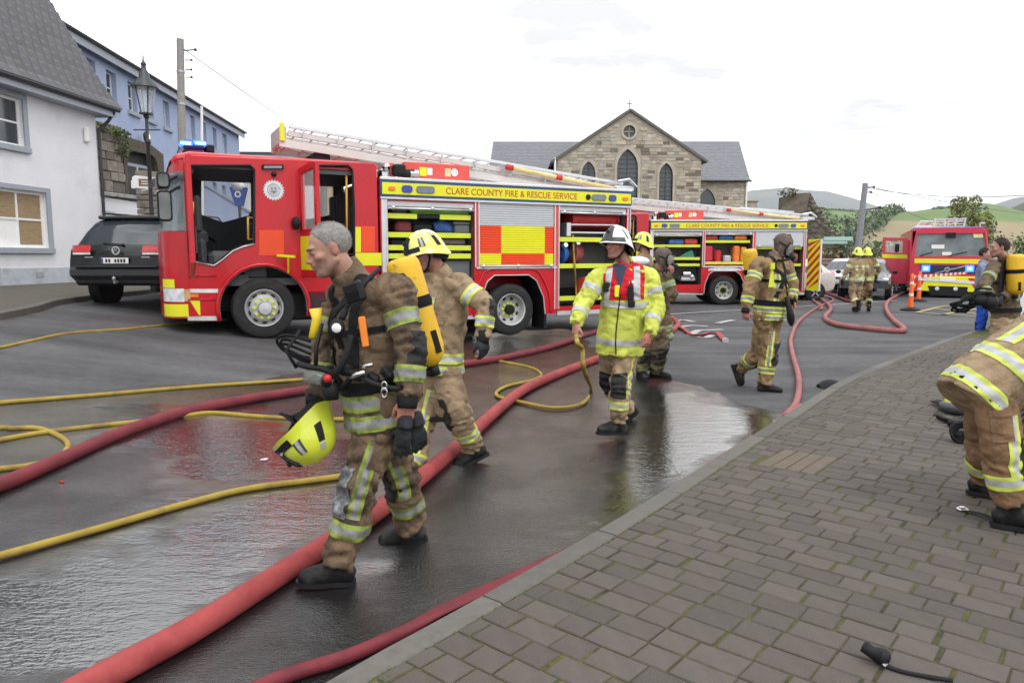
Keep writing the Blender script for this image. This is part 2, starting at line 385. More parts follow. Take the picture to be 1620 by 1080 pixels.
while b0<kb[-1]-1.2:
 L_=.82+rr.random()*.16;b1=b0+L_-.008
 mb=MB();mb.ct=.82+rr.random()*.36;n=3;rows=[]
 dz=(rr.random()-.5)*.006
 prof=[(0, -.16), (.004, -.012+PZ), (.012, PZ), (KW-.008, PZ+.001), (KW, PZ-.006), (KW, -.16)]
 for i in range(n+1):
  b=b0+(b1-b0)*i/n;rows.append([PV(kerb_a(b)+a, b, z+dz)for a, z in prof])
 mb.grid(rows);mb.add(rows[0], [tuple(range(6))]);mb.add(rows[-1], [tuple(range(6))[::-1]])
 mb.build('kerb_stone', M_kerb, kerbobj, smooth=20);b0+=L_;nk+=1
M_moss=mat('joint_moss', (.066, .066, .013), .95, var=.4, vscale=30, bump=.004, bscale=150, col2=(.022, .02, .016), c2scale=5, c2lo=.5, c2hi=.64)
pave=empty('pavement', (0, 0, 0));tag(pave, 'pavement of grey concrete blocks with mossy joints', kind='structure')
mb=MB();bs=np.linspace(kb[0], kb[-1]+12, 60)
mb.grid([[PV(kerb_a(b)+KW+.001, b, PZ-.006), PV(kerb_a(b)+3, b, PZ-.006), PV(kerb_a(b)+14, b, PZ-.006)]for b in bs])
o=mb.build('bedding', M_moss, pave)
M_block=mat('paving_block', (.081, .067, .058), .9, var=.2, vscale=11, bump=.0045, bscale=210, tone=True, col2=(.125, .115, .105), c2scale=190, c2lo=.50, c2hi=.68, coords='Object')
def block_mesh(la, lb, tone, seed):
 r=random.Random(seed);mb=MB();mb.ct=tone
 j=lambda:(r.random()-.5)*.0035
 c=.0045;top=[];bot=[];mid=[]
 for x, y in((0, 0), (la, 0), (la, lb), (0, lb)):
  jx, jy=j(), j();sx=1 if x==0 else-1;sy=1 if y==0 else-1
  bot.append((x+jx, y+jy, -.03));mid.append((x+jx, y+jy, -.004));top.append((x+jx+sx*c, y+jy+sy*c, 0.))
 vs=bot+mid+top;fs=[(8, 9, 10, 11)]
 for k in range(4):
  q=(k+1)%4;fs+=[(k, q, 4+q, 4+k), (4+k, 4+q, 8+q, 8+k)]
 mb.add(vs, fs);return mb
RD=.137;blocks=[]
row0=int((G(300, 1180, PZ).dot(KD)-.3)/RD)
cover_px=[(1205, 722), (1258, 700), (1345, 722), (1295, 752)]
cov=[G(u, v, PZ)for u, v in cover_px];ca_=[p.dot(AD)for p in cov];cb_=[p.dot(KD)for p in cov]
cA0, cA1=min(ca_)+.05, max(ca_)-.05;cB0=RD*round(min(cb_)/RD+.4);cB1=cB0+4*RD
for i in range(row0, row0+108):
 b=i*RD;a=max(kerb_a(b), kerb_a(b+RD))+KW+.006;r=random.Random(i*13+1)
 a+=0;k=r.randint(0, 1);first=r.uniform(.06, .16);end=a+4.6+(1.5 if i-row0<30 else 0)
 L_=first
 while a<end:
  jw=.006+(.013*r.random()if r.random()<.45 else.003)
  if cB0-.01<b<cB1-.01 and a+L_>cA0 and a<cA1:
   if a<cA0-.04:blocks.append((a, b, cA0-a-jw, RD-.008, 0))
   a=cA1+.008
  else:blocks.append((a, b, L_-jw, RD-.007-r.random()*.003, 0));a+=L_
  k^=1;L_=r.choice((.206, .206, .196))if k else r.choice((.150, .143, .157))
for q in range(4):
 w=(cA1-cA0)/4;blocks.append((cA0+q*w, cB0+.004, w-.008, cB1-cB0-.01, 1))
def bdist(q):p=PV(q[0], q[1]);return p.length+(40 if(p.y<1.6 or abs(p.x)>p.y*.74)else 0)
blocks.sort(key=bdist)
ang=math.atan2(AD.y, AD.x);_bm={}
stuff=MB()
for i, (a, b, la, lb, kind)in enumerate(blocks):
 r=random.Random(i*7+5);tone=(.84, .92, .98, 1.02, 1.08, 1.16)[r.randint(0, 5)]
 if kind:tone=(1.5, 1.38, 1.2)
 p=PV(a, b, PZ+(r.random()-.5)*.004)
 if i<296:
  key=(round(la, 2), round(lb, 2), tone, i%2)
  if key not in _bm:_bm[key]=block_mesh(key[0]if not kind else la, lb, tone, i).mesh(M_block, 'paving_block')
  o=link(bpy.data.objects.new('paving_block', _bm[key]), pave);o.location=p;o.rotation_euler=((r.random()-.5)*.012, (r.random()-.5)*.012, ang+(r.random()-.5)*.012)
 else:
  m=block_mesh(la, lb, tone, i);M=Matrix.Translation(p)@Matrix.Rotation(ang+(r.random()-.5)*.012, 4, 'Z');stuff.ct=tone;stuff.add(m.v, m.f, 0, M)
o=stuff.build('paving_blocks_beyond', M_block, pave);o['kind']='stuff'
M_mossy=mat('moss', (.06, .075, .012), 1, var=.5, vscale=40, bump=.01, bscale=90)
mb=MB();r=random.Random(2)
for i in range(420):
 b=r.uniform(G(440, 1110, PZ).dot(KD), 9);a=kerb_a(b)+KW+abs(r.gauss(0, .012));
 if r.random()<.35:b=r.gauss(G(545, 1062, PZ).dot(KD), .06);a=kerb_a(b)+KW+abs(r.gauss(0, .05))
 p=PV(a, b, PZ-.007);s_=r.uniform(.004, .011);mb.ball(p, s_, 6, 4, 0, (1.4, 1.4, .75))
o=mb.build('kerb_moss', M_mossy, smooth='all');tag(o, 'green moss growing along the kerb joint', 'moss', kind='stuff')
M_line=mat('road_paint', (.36, .36, .35), .7, var=.12, vscale=20, col2=(.25, .25, .25), c2scale=30, c2lo=.55, c2hi=.7)
M_yline=mat('road_paint_yellow', (.32, .27, .13), .75, var=.15, vscale=20, col2=(.2, .19, .17), c2scale=25, c2lo=.52, c2hi=.7)
def stripe(px, w, m, name, lab, parent=None):
 pts=spline([tuple(G(u, v))for u, v in px], 12)if len(px)>2 else[G(*px[0]).lerp(G(*px[1]), i/16)for i in range(17)]
 rows=[]
 for i, p in enumerate(pts):
  t=(pts[min(i+1, len(pts)-1)]-pts[max(i-1, 0)]);t.z=0;t.normalize();nrm=Vector((-t.y, t.x, 0))*w/2
  rows.append([Vector((q.x, q.y, float(gz(q.x, q.y))+.018))for q in(p-nrm, p+nrm)])
 mb=MB();mb.grid(rows);o=mb.build(name, m, parent)
 if parent is None:tag(o, lab, kind='structure')
 return o
stripe([(1020, 500), (1290, 484), (1420, 476)], .13, M_line, 'road_line', 'thin white line painted across the road')
stripe([(870, 489), (960, 486)], .14, M_line, 'road_line', 'white line behind the first engine')
letters_px=[[(1058, 512), (1078, 507), (1098, 510)], [(1064, 521), (1090, 516), (1120, 517)], [(1092, 531), (1104, 524), (1122, 523), (1143, 522)], [(1092, 531), (1112, 535), (1128, 531)], [(1135, 512), (1160, 507)]]
wd=empty('road_lettering', (0, 0, 0));tag(wd, 'worn white letter strokes painted on the road', kind='structure')
for q in letters_px:stripe(q, .17, M_line, 'painted_stroke', None, wd)
for q, l in(([(1452, 498), (1505, 485), (1560, 491)], 'a'), ([(1452, 498), (1540, 504)], 'b'), ([(1475, 490), (1540, 497)], 'c'), ([(1468, 497), (1520, 488)], 'd')):
 pass
yb=empty('yellow_box_marking', (0, 0, 0));tag(yb, 'yellow box of crossed lines painted on the road', kind='structure')
for q in([(1450, 495), (1500, 484.5), (1570, 486)], [(1450, 495), (1560, 502)], [(1480, 489), (1550, 498)], [(1492, 498), (1550, 488)]):stripe(q, .14, M_yline, 'painted_line', None, yb)
M_lpav=mat('left_pavement', (.085, .076, .062), .92, var=.2, vscale=3, bump=.004, bscale=60, col2=(.075, .075, .04), c2scale=2.5, c2lo=.48, c2hi=.7)
lk=[G(u, v, .1)for u, v in((-260, 545), (-60, 507), (0, 496), (60, 484), (122, 470))];lk=[lk[0]+(lk[0]-lk[1])]+lk+[lk[-1]+Vector((-.15, 5, 0))]
lpts=spline([tuple(p)for p in lk], 6);mb=MB();mb.grid([[Vector((p.x+dx, p.y, float(gz(p.x, p.y))+dz))for dx, dz in((.0, -.1), (0, .10), (-.02, .115), (-.14, .118))]for p in lpts]);o=mb.build('kerb', mat('left_kerb', (.10, .095, .08), .85, var=.2, vscale=10));tag(o, 'low grey kerb of the left pavement', kind='structure')
mb=MB();mb.grid([[Vector((p.x+dx, p.y, float(gz(p.x, p.y))+.112+.03*k))for k, dx in enumerate((-.13, -.8, -1.6, -2.6, -4.5))]for p in lpts]);o=mb.build('left_pavement', M_lpav);tag(o, 'brown mossy pavement in front of the white house', kind='structure')
mb=MB();r=random.Random(77)
for i in range(170):
 t=r.random()**.8;p=lpts[0].lerp(lpts[-8], t);j=min(len(lpts)-1, int(r.random()*(len(lpts)-8)));p=lpts[j];x=p.x+abs(r.gauss(0, .16))+.02 if r.random()<.8 else p.x-r.uniform(.2, 1.6);y=p.y+r.uniform(-.3, .3);z=float(gz(x, y))+(.022 if x>p.x else.145);s_=r.uniform(.015, .04);a=r.uniform(0, 6.3);mb.ct=(r.uniform(.7, 1.5), r.uniform(.6, 1.1), r.uniform(.4, .9))
 mb.add([(x+s_*math.cos(a+q)*(1 if k%2 else.5), y+s_*math.sin(a+q)*(1 if k%2 else.5), z+r.uniform(0, .012))for k, q in enumerate((0, 1.57, 3.14, 4.71))], [(0, 1, 2, 3)])
o=mb.build('fallen_leaves', mat('dead_leaf', (.11, .065, .04), .8, tone=True));tag(o, 'brown fallen leaves along the left kerb', 'leaves', kind='stuff')
#  buildings
M_white=mat('white_render', (.70, .70, .73), .9, var=.05, vscale=1.2, bump=.012, bscale=26, col2=(.57, .58, .61), c2scale=1.1, c2lo=.58, c2hi=.8)
M_grey=mat('grey_paint', (.30, .33, .37), .7, var=.07, vscale=6)
M_plinth=mat('plinth_paint', (.42, .45, .50), .85, var=.1, vscale=3, bump=.008, bscale=30, col2=(.3, .3, .3), c2scale=3)
M_slate=mat('roof_slate', (.066, .066, .078), .55, var=.15, vscale=8, tone=True, bump=.003, bscale=40, col2=(.13, .12, .09), c2scale=3, c2lo=.6, c2hi=.75)
M_dark=mat('dark_trim', (.022, .023, .026), .5, var=.1)
M_fascia=mat('fascia', (.36, .39, .45), .6, var=.06)
M_glass=mat('window_glass', (.035, .042, .05), .06, spec=.8, var=.2, vscale=.6, rvar=0)
M_board=mat('window_board', (.30, .215, .12), .75, var=.15, vscale=4, stretch=(1, 1, 6), col2=(.2, .13, .07), c2scale=5)
M_whitep=mat('white_paint', (.78, .78, .77), .5, var=.04)
M_blue=mat('blue_render', (.32, .385, .55), .88, var=.06, vscale=1.5, bump=.014, bscale=20, col2=(.40, .46, .60), c2scale=1.2, c2lo=.5, c2hi=.8)
M_stone=mat('rubble_stone', (.17, .15, .125), .9, var=.3, vscale=5, bump=.02, bscale=22, tone=True, col2=(.08, .075, .06), c2scale=4, c2lo=.55, c2hi=.75)
M_ivy=mat('ivy_leaf', (.075, .105, .025), .6, var=.35, vscale=6, tone=True)
M_black=mat('black_iron', (.018, .018, .02), .45, var=.15)
M_concrete=mat('pole_concrete', (.27, .26, .245), .9, var=.12, vscale=10, bump=.004, bscale=70)
M_galv=mat('galvanised', (.42, .44, .46), .45, metal=.7, var=.1)
def leaves(mb, c, rad, n, size, r, tones=(.55, 1.5), flat=1., pts=None):
 for i in range(n):
  while True:
   q=Vector((r.uniform(-1, 1), r.uniform(-1, 1), r.uniform(-1, 1)))
   if q.length<1 and q.length>r.random()**1.2*.75:break
  p=Vector(c)+Vector((q.x*rad[0], q.y*rad[1], q.z*rad[2]));s_=size*r.uniform(.6, 1.3)
  R=Euler((r.uniform(-1.2, 1.2), r.uniform(-1.2, 1.2), r.uniform(0, 6.3))).to_matrix()
  mb.ct=r.uniform(*tones)
  vs=[p+R@Vector(t)for t in((-s_, 0, 0), (0, -s_*.45, .1*s_), (s_, 0, 0), (0, s_*.45, .1*s_))]
  mb.add(vs, [(0, 1, 2, 3)])
 mb.ct=1.0
def plant(name, loc, clumps, leafcol, label, cat, n=700, size=.12, trunk=None, group=None, seed=1, tones=(.5, 1.5)):
 r=random.Random(seed);t=empty(name, loc, 0, label, cat, group)
 mb=MB();tot=sum(c[1][0]*c[1][2]for c in clumps)
 for c, rad in clumps:leaves(mb, c, rad, int(n*rad[0]*rad[2]/tot), size, r, tones)
 mb.build('crown' if trunk else 'foliage', leafcol, t)
 if trunk:
  m2=MB()
  m2.tube([(0, 0, -.3), (.05, 0, trunk*.5), (0, .05, trunk)], .1, 8, rs=[trunk*.06, trunk*.045, trunk*.025])
  for c, rad in clumps:m2.tube([(0, 0, trunk*.55), tuple(Vector(c)*.6+Vector((0, 0, trunk*.2))), c], .05, 6, rs=[trunk*.03, trunk*.018, .01])
  m2.build('trunk', mat('bark', (.07, .055, .04), .95, var=.3, bump=.01, bscale=20), t, smooth=True)
 return t
def window(parent, x0, x1, z0, z1, y=.09, fr=.06, panes=(1, 2), mats=None, sill=True, glass=None, hung=True, arch=None, surround=None):
 """frame with bars, panes of glass and a sill, set back in its opening"""
 fm=mats or M_whitep;mb=MB()
 mb.box((x0, y, z0), (x0+fr, y+.07, z1));mb.box((x1-fr, y, z0), (x1, y+.07, z1))
 mb.box((x0+fr, y, z0), (x1-fr, y+.068, z0+fr));mb.box((x0+fr, y, z1-fr), (x1-fr, y+.068, z1))
 nx, nz_=panes;b=fr*.7
 for i in range(1, nx):cx=x0+(x1-x0)*i/nx;mb.box((cx-b/2, y+.004, z0+fr), (cx+b/2, y+.064, z1-fr))
 for i in range(1, nz_):cz=z0+(z1-z0)*i/nz_;mb.box((x0+fr, y+.008, cz-b/2), (x1-fr, y+.06, cz+b/2))
 w=mb.build('window', fm, parent)
 for i in range(nx):
  for j in range(nz_):
   p=MB();p.box((x0+(x1-x0)*i/nx+.01, y+.03, z0+(z1-z0)*j/nz_+.01), (x0+(x1-x0)*(i+1)/nx-.01, y+.042, z0+(z1-z0)*(j+1)/nz_-.01))
   g=glass(i, j)if callable(glass)else(glass or M_glass);p.build('pane', g, w)
 if sill:
  s_=MB();s_.box((x0-.12, -.09, z0-.14), (x1+.12, y+.02, z0-.002), 0, .01);s_.build('sill', M_grey, w)
 return w
 #  white house on the left 
WA=math.atan2(.997, .0785)
house=empty('white_house', (-11.76, 16.7, 0), WA, 'white rendered house with a steep slate mansard roof and grey window surrounds', 'house')
W1=(-.35, 1.14, 4.16, 5.28);W2=(-.9, 1.72, 1.78, 3.14)
vs, fs=plate([(-9, .4), (3.86, .4), (3.86, 5.42), (-9, 5.42)], [[(a, c), (b, c), (b, d), (a, d)]for a, b, c, d in(W1, W2)], .3)
mb=MB();mb.add(vs, fs);mb.box((3.56, .3, .4), (3.86, 7.5, 5.42));mb.box((-9, 7.2, .4), (3.56, 7.5, 5.42));mb.build('wall', M_white, house)
mb=MB();mb.box((-9, -.035, .4), (3.9, -.001, 1.30), 0, .01);mb.build('plinth', M_plinth, house)
mb=MB();mb.box((1.15, -.045, 1.06), (1.42, -.036, 1.2));
for i in range(4):mb.box((1.17+i*.065, -.05, 1.08), (1.2+i*.065, -.044, 1.18))
mb.build('air_vent', M_grey, house)
for a, b, c, d in(W1, W2):
 s_=MB()
 for q in(((b, c), (b+.15, d+.12)), ((a-.15, c), (a, d+.12)), ((a, d), (b, d+.12))):s_.box((q[0][0], -.03, q[0][1]), (q[1][0], .02, q[1][1]), 0, .006)
 s_.build('window_surround', M_grey, house)
window(house, *W1, panes=(2, 2))
window(house, *W2, panes=(3, 2), fr=.07, glass=lambda i, j:M_whitep if(j==0 and i<2)else M_board)
mb=MB();mb.box((3.3, -.1, 4.62), (3.46, -.002, 5.02), 0, .03);mb.build('alarm_box', M_whitep, house)
mb=MB();mb.box((-9, -.34, 5.42), (4.2, .3, 5.46));mb.box((-9, -.36, 5.42), (4.22, -.34, 5.62), 1);mb.box((4.2, -.36, 5.42), (4.225, .3, 5.62), 1);mb.build('fascia', [M_fascia, M_fascia], house)
mb=MB();mb.tube([(-9, -.42, 5.62), (4.3, -.42, 5.62)], .06, 8);mb.tube([(4.15, -.38, 5.56), (4.12, -.2, 5.3), (3.95, -.04, 5.05), (3.93, -.04, 4.9), (3.92, -.03, 1.0)], .045, 8);mb.build('gutter', M_dark, house, smooth=True)
prof=[(-.45, 5.66), (-.33, 5.80), (-.2, 6.05), (.35, 7.3), (.95, 8.7), (1.5, 10.0)]
def mans(s):
 for(a, b), (c, d)in zip(prof, prof[1:]):
  L_=math.hypot(c-a, d-b)
  if s<=L_:return(a+(c-a)*s/L_, b+(d-b)*s/L_), ((d-b)/L_, -(c-a)/L_)
  s-=L_
 return prof[-1], (1, 0)
def hipx(z):return 4.40-.30*(z-5.66)-.22*(1-math.exp(-(z-5.66)*2.2))
roof=MB();roof.grid([[(-9, y+.03, z-.02)]+[(hipx(z)-.02, y+.03, z-.02), (hipx(z)-.04, 7, z-.02)]for y, z in prof]);rf=roof.build('roof', M_slate, house)
_sl={}
for i in range(19):
 (y, z), nrm=mans(i*.235);(y2, z2), _=mans(i*.235+.25);(yb, zb), _=mans(max(0, i*.235-.01))
 xr=hipx(z);x=xr;k=0;r=random.Random(i)
 w0=.30 if i%2 else.16
 while x>-1.2:
  w=w0 if k==0 else.30;x0=x-w;tn=r.choice((.86, .92, .97, 1.03, 1.08, 1.16));key=(round(w, 2), tn)
  d=Vector((0, y2-y, z2-z)).normalized()
  if key not in _sl:
   m=MB();m.ct=tn;m.box((.004, -.018, 0), (w-.004, -.004, .27));_sl[key]=m.mesh(M_slate, 'slate')
  o=link(bpy.data.objects.new('slate', _sl[key]), rf);Zax=d;Xax=Vector((1, 0, 0));Yax=Zax.cross(Xax)
  o.matrix_local=Matrix.Translation((x0, y-nrm[0]*.012, z))@Matrix((Xax, Yax, Zax)).transposed().to_4x4()@Matrix.Rotation(.028+r.uniform(-.004, .004), 4, 'X')
  x=x0;k+=1
  #  blue terrace -
BA=math.atan2(.9967, -.0808)
blue=empty('blue_building', (-12.9, 22.8, 0), BA, 'long pale blue rendered building with a row of upper windows and slate roof', 'building')
bw=[(.05, .62, 6.6, 7.58), (1.32, 2.02, 6.56, 7.54), (2.9, 3.58, 6.56, 7.54), (4.45, 5.0, 6.56, 7.54), (5.95, 6.55, 6.54, 7.54), (8.85, 9.4, 6.5, 7.54), (10.35, 10.85, 6.5, 7.52), (11.75, 12.3, 6.5, 7.52), (13.2, 13.9, 6.5, 7.5), (8.0, 8.6, 3.9, 5.0), (9.8, 10.4, 3.9, 5.0), (11.4, 12.0, 3.9, 5.0), (12.8, 13.4, 3.9, 5.0)]
vs, fs=plate([(-4, .3), (16, .3), (16, 7.95), (-4, 7.95)], [[(a, c), (b, c), (b, d), (a, d)]for a, b, c, d in bw], .3)
mb=MB();mb.add(vs, fs);mb.box((15.7, .3, .3), (16, 7, 7.95));mb.build('wall', M_blue, blue)
for a, b, c, d in bw:window(blue, a, b, c, d, panes=(1, 2), y=.16, fr=.05)
mb=MB();mb.box((-4, -.25, 7.72), (16.2, -.2, 7.98));mb.box((-4, -.2, 7.93), (16.2, .3, 7.97));mb.build('fascia', M_fascia, blue)
mb=MB();mb.tube([(-4, -.31, 8.0), (16.25, -.31, 8.0)], .055, 8);mb.build('gutter', M_dark, blue, smooth=True)
mb=MB();mb.grid([[(-4, -.3, 8.02), (16.3, -.3, 8.02)], [(-4, 3.6, 10.2), (16.3, 3.6, 10.2)], [(-4, 7.5, 8.02), (16.3, 7.5, 8.02)]]);mb.build('roof', M_slate, blue)
st=empty('blue_stair_wall', (-10.6, 30, 0), math.radians(20), 'sloping blue stair wall beside the blue building', 'stair wall')
mb=MB()
vs, fs=plate([(-2.2, .3), (2.2, .3), (2.2, 1.9), (-2.2, 4.7)], [], .25);mb.add(vs, fs);mb.build('wall', M_blue, st)
mb=MB();mb.bar((-2.25, .12, 4.76), (2.25, .12, 1.94), .36, .08);mb.build('coping', M_grey, st)
#  gateway, low wall, lamp 
gate=empty('stone_gateway', (-12.3, 21.6, 0), math.radians(82), 'old stone gateway with ivy on top and a glazed grey door', 'gateway')
mb=MB();r=random.Random(5);z=3.2
while z<5.35:
 x=-.9;h=r.uniform(.24, .36)
 while x<1.55:
  w=r.uniform(.3, .6);mb.ct=r.uniform(.6, 1.5);mb.box((x, r.uniform(-.02, .03), z), (min(x+w, 1.58)-.015, .8, z+h-.015), 0, .02);x+=w
 z+=h
mb.build('stonework', M_stone, gate)['kind']='stuff'
mb=MB();mb.box((-.9, .06, 3.2), (1.55, .75, 5.3));mb.build('wall_core', M_stone, gate)
ar=arch_pts(1.7, 3.3, 3.2, 4.35);vs, fs=plate([(1.55, 3.2), (3.6, 3.2), (3.6, 5.0), (2.9, 5.25), (1.55, 5.3)], [[(p[0], min(p[1], 4.9))for p in ar]], .6)
mb=MB();mb.add(vs, fs);mb.build('arch', mat('dark_stone', (.085, .07, .055), .9, var=.3, bump=.02, bscale=15), gate)
mb=MB();mb.box((1.7, .3, 3.2), (3.3, .36, 4.9));mb.build('door_head', M_dark, gate)
dd=MB();dd.box((1.85, .22, 3.2), (3.1, .28, 4.55), 0, .01);d_=dd.build('door', mat('grey_door', (.33, .37, .45), .5), gate)
for i in range(2):
 g=MB();g.box((1.95+i*.6, .2, 3.3), (2.42+i*.6, .219, 4.45));g.build('pane', M_glass, d_)
g=MB();g.box((2.1, .185, 3.75), (2.28, .199, 4.0));g.build('notice', M_whitep, d_)
mb=MB();r=random.Random(8);leaves(mb, (.9, .1, 5.38), (1.1, .4, .16), 420, .06, r);leaves(mb, (1.4, -.1, 5.05), (.35, .2, .5), 220, .055, r)
mb.build('ivy', M_ivy, gate)
lw=empty('white_boundary_wall', (-11.9, 20.35, 0), math.radians(80), 'white painted boundary wall with a flat stone coping and a brown door', 'wall')
mb=MB();vs, fs=plate([(-.6, .3), (3.2, .3), (3.2, 3.18), (-.6, 3.34)], [[(1.35, 1.0), (2.15, 1.0), (2.15, 2.55), (1.35, 2.55)]], .3);mb.add(vs, fs)
mb.build('wall', M_white, lw)
for k, z in enumerate((1.65, 2.05, 2.45, 2.85)):
 mb=MB();mb.box((-.6, -.008, z), (1.3, -.001, z+.02));mb.build('joint_line', M_grey, lw)
mb=MB();mb.box((-.65, -.1, 3.3), (3.25, .38, 3.42), 0, .02);mb.build('coping', mat('coping_stone', (.3, .3, .29), .9, var=.2, vscale=4, bump=.01, bscale=30, col2=(.12, .12, .1), c2scale=4), lw)
mb=MB();mb.box((1.36, .1, 1.0), (2.14, .16, 2.54));d_=mb.build('door', mat('brown_door', (.10, .025, .028), .55), lw)
mb=MB();mb.box((1.3, -.02, 1.0), (1.36, .1, 2.6));mb.box((2.14, -.02, 1.0), (2.2, .1, 2.6));mb.box((1.36, -.02, 2.54), (2.14, .1, 2.6));mb.build('door_frame', mat('brown_frame', (.16, .05, .05), .55), lw)
for k in range(2):
 mb=MB();mb.box((1.43+k*.34, .09, 1.15), (1.7+k*.34, .099, 2.4), 0, .004);mb.build('door_panel', mat('brown_door', (.1, .03, .03)), d_)
mb=MB();r=random.Random(4)
q=empty('stone_pier', tuple(P(241, 420, 21.0)), math.radians(80), 'rubble stone pier at the end of the white wall', 'pier')
z=-.2
while z<2.6:
 mb.ct=r.uniform(.6, 1.5);h=r.uniform(.14, .3);mb.box((-.2, r.uniform(-.2, -.16), z), (.24, .25, z+h-.02), 0, .02);z+=h
mb.build('stonework', M_stone, q)
def wall_light(loc):
 t=empty('wall_lamp', loc, BA, 'round lit bulkhead lamp on the blue wall', 'lamp')
 mb=MB();mb.lathe([(0, 0), (.17, 0), (.17, .06), (.14, .09)], 20, 0, Matrix.Rotation(math.pi/2, 4, 'X'));mb.build('bezel', M_dark, t, smooth=True)
 mb=MB();mb.ball((0, -.09, 0), .135, 16, 8, 0, (1, .5, 1));mb.build('globe', mat('lamp_glow', (.9, .88, .6), .4, emit=(1, .93, .6), estr=1.3), t, smooth='all')
q=P(221, 217, 26.4);wall_light((q.x+.2, q.y-.02, q.z))
lx=P(238, 300, 17.0)
lamp=empty('street_lamp', (lx.x, 17.0, .85), 0, 'black cast iron street lamp with a tapering glass lantern', 'street lamp', scale=.955)
mb=MB();mb.lathe([(.13, -.1), (.13, .5), (.1, .6), (.085, 1.2), (.075, 1.3), (.05, 1.5), (.042, 3.4), (.07, 3.44), (.07, 3.5), (.038, 3.55), (.034, 4.0), (.07, 4.04), (.05, 4.1), (0, 4.1)], 16);mb.tube([(-.32, 0, 3.75), (.32, 0, 3.75)], .016, 6);mb.build('post', M_black, lamp, smooth=True)
mb=MB()
for k in range(4):
 a=math.pi/4+k*math.pi/2;c, s_=math.cos(a), math.sin(a);mb.tube([(.11*c, .11*s_, 4.12), (.21*c, .21*s_, 4.72)], .014, 6)
mb.lathe([(.0, 4.1), (.16, 4.1), (.16, 4.14), (0, 4.14)], 4, 0, Matrix.Rotation(math.pi/4, 4, 'Z'))
mb.build('lantern_frame', M_black, lamp)
mb=MB();mb.lathe([(.14, 4.15), (.27, 4.72)], 4, 0, Matrix.Rotation(0, 4, 'Z'));mb.build('lantern_glass', mat('lantern_glass', (.8, .85, .9), .1, alpha=.28, rvar=0), lamp)
mb=MB();mb.lathe([(.31, 4.72), (.30, 4.76), (.12, 4.95), (.11, 5.05), (.06, 5.14), (.05, 5.22), (.07, 5.26), (.02, 5.34), (.012, 5.46), (0, 5.48)], 16);mb.lathe([(0, 4.715), (.31, 4.72)], 16);mb.build('lantern_cap', mat('lamp_grey', (.05, .055, .06), .4, metal=.4), lamp, smooth=True)
def pole(name, base, top, r0, r1, label, m=M_concrete, collar=None, arms=()):
 t=empty(name, tuple(base), 0, label, 'utility pole')
 d=Vector(top)-Vector(base);mb=MB();n=8;mb.tube([d*(i/n)for i in range(n+1)], .1, 14, rs=[r0+(r1-r0)*i/n for i in range(n+1)]);mb.build('post', m, t, smooth=True)
 if collar:
  mb=MB()
  for f in collar:p=d*f;mb.tube([p-d.normalized()*.03, p+d.normalized()*.03], r0, 14, rs=[r0+(r1-r0)*f+.012]*2)
  mb.build('band', M_galv, t, smooth=True)
 for a, b, rr_ in arms:
  mb=MB();mb.tube([d+Vector(a), d+Vector(b)], rr_, 8);mb.ball(tuple(d+Vector(b)), rr_*2.4, 8, 6);mb.build('insulator_arm', M_black, t, smooth=True)
 return t
pt=P(285, 62, 20.5);pb=P(291, 420, 20.5)
pole('utility_pole', pb, pt, .115, .095, 'tall grey concrete pole standing behind the red cab', collar=(.5, .72, .86), arms=(((.1, 0, -.3), (.4, 0, -.28), .018), ((.1, 0, -.55), (.28, 0, -.55), .014), ((.1, 0, -.8), (.26, 0, -.8), .014), ((.1, 0, -1.0), (.26, 0, -1.0), .014)))
pt=P(319, 168, 24);pb=P(321, 420, 24)
pole('flag_pole', pb, pt, .05, .04, 'slim white pole beside the blue building', m=M_whitep)
pt2=P(1369, 290, 42);pb2=P(1354, 425, 42)
pole('wooden_pole', pb2, pt2, .2, .15, 'grey wooden pole with cross bars in front of the fields', m=mat('pole_grey', (.22, .23, .25), .9, var=.2), arms=(((0, 0, -.25), (.5, 0, -.2), .03), ((0, 0, -1.5), (.9, 0, -1.35), .04), ((0, 0, -.5), (.35, 0, -.5), .03)))
pole('far_pole', P(1569, 425, 70), P(1569, 355, 70), .2, .16, 'small pole with a lamp arm behind the tree', m=mat('pole_grey', (.22, .23, .25)), arms=(((0, 0, -.8), (.9, 0, -.7), .04), ))
pole('cab_window_pole', P(513, 430, 38), P(512, 270, 38), .2, .17, 'grey pole seen through the open cab', m=M_concrete)
def wire(a, b, sag, lab, r_=.012, to=None):
 mid=(a+b)/2-Vector((0, 0, sag));pts=[a*(1-t)**2+mid*2*t*(1-t)+b*t*t for t in np.linspace(0, 1, 24)]
 mb=MB();mb.tube(pts, r_, 6);o=mb.build('overhead_wire', M_black, smooth='all');tag(o, lab, 'wire', 'overhead wires');return o
wire(P(291, 78, 20.5), P(700, 330, 48), .9, 'overhead wire running from the left pole over the ladder', .012)
wire(P(1371, 297, 42), P(1720, 300, 30), .8, 'overhead wire from the right pole out of the frame', .014)
wire(P(1371, 299, 42), P(1500, 355, 60), .7, 'overhead wire falling from the right pole behind the engine', .016)
wire(P(1371, 295, 42), P(1700, 345, 80), .6, 'upper overhead wire running towards the far tree', .018)
fs_=empty('finger_sign', tuple(P(228, 289, 18.2)), math.radians(20), 'small white and brown finger sign by the lamp post', 'sign')
mb=MB();vs, fs=plate([(-.26, .12), (-.2, .17), (.28, .13), (.28, -.16), (-.2, -.13), (-.26, -.06)], [], .04);mb.add(vs, fs);mb.build('sign_board', M_whitep, fs_)
mb=MB();mb.box((-.12, -.006, -.09), (.24, -.001, .09));mb.build('brown_panel', mat('sign_brown', (.2, .12, .07), .5), fs_)
for k in range(2):
 mb=MB();mb.box((-.06, -.011, .02-k*.06), (.18, -.007, .04-k*.06));mb.build('text_line', M_whitep, fs_)
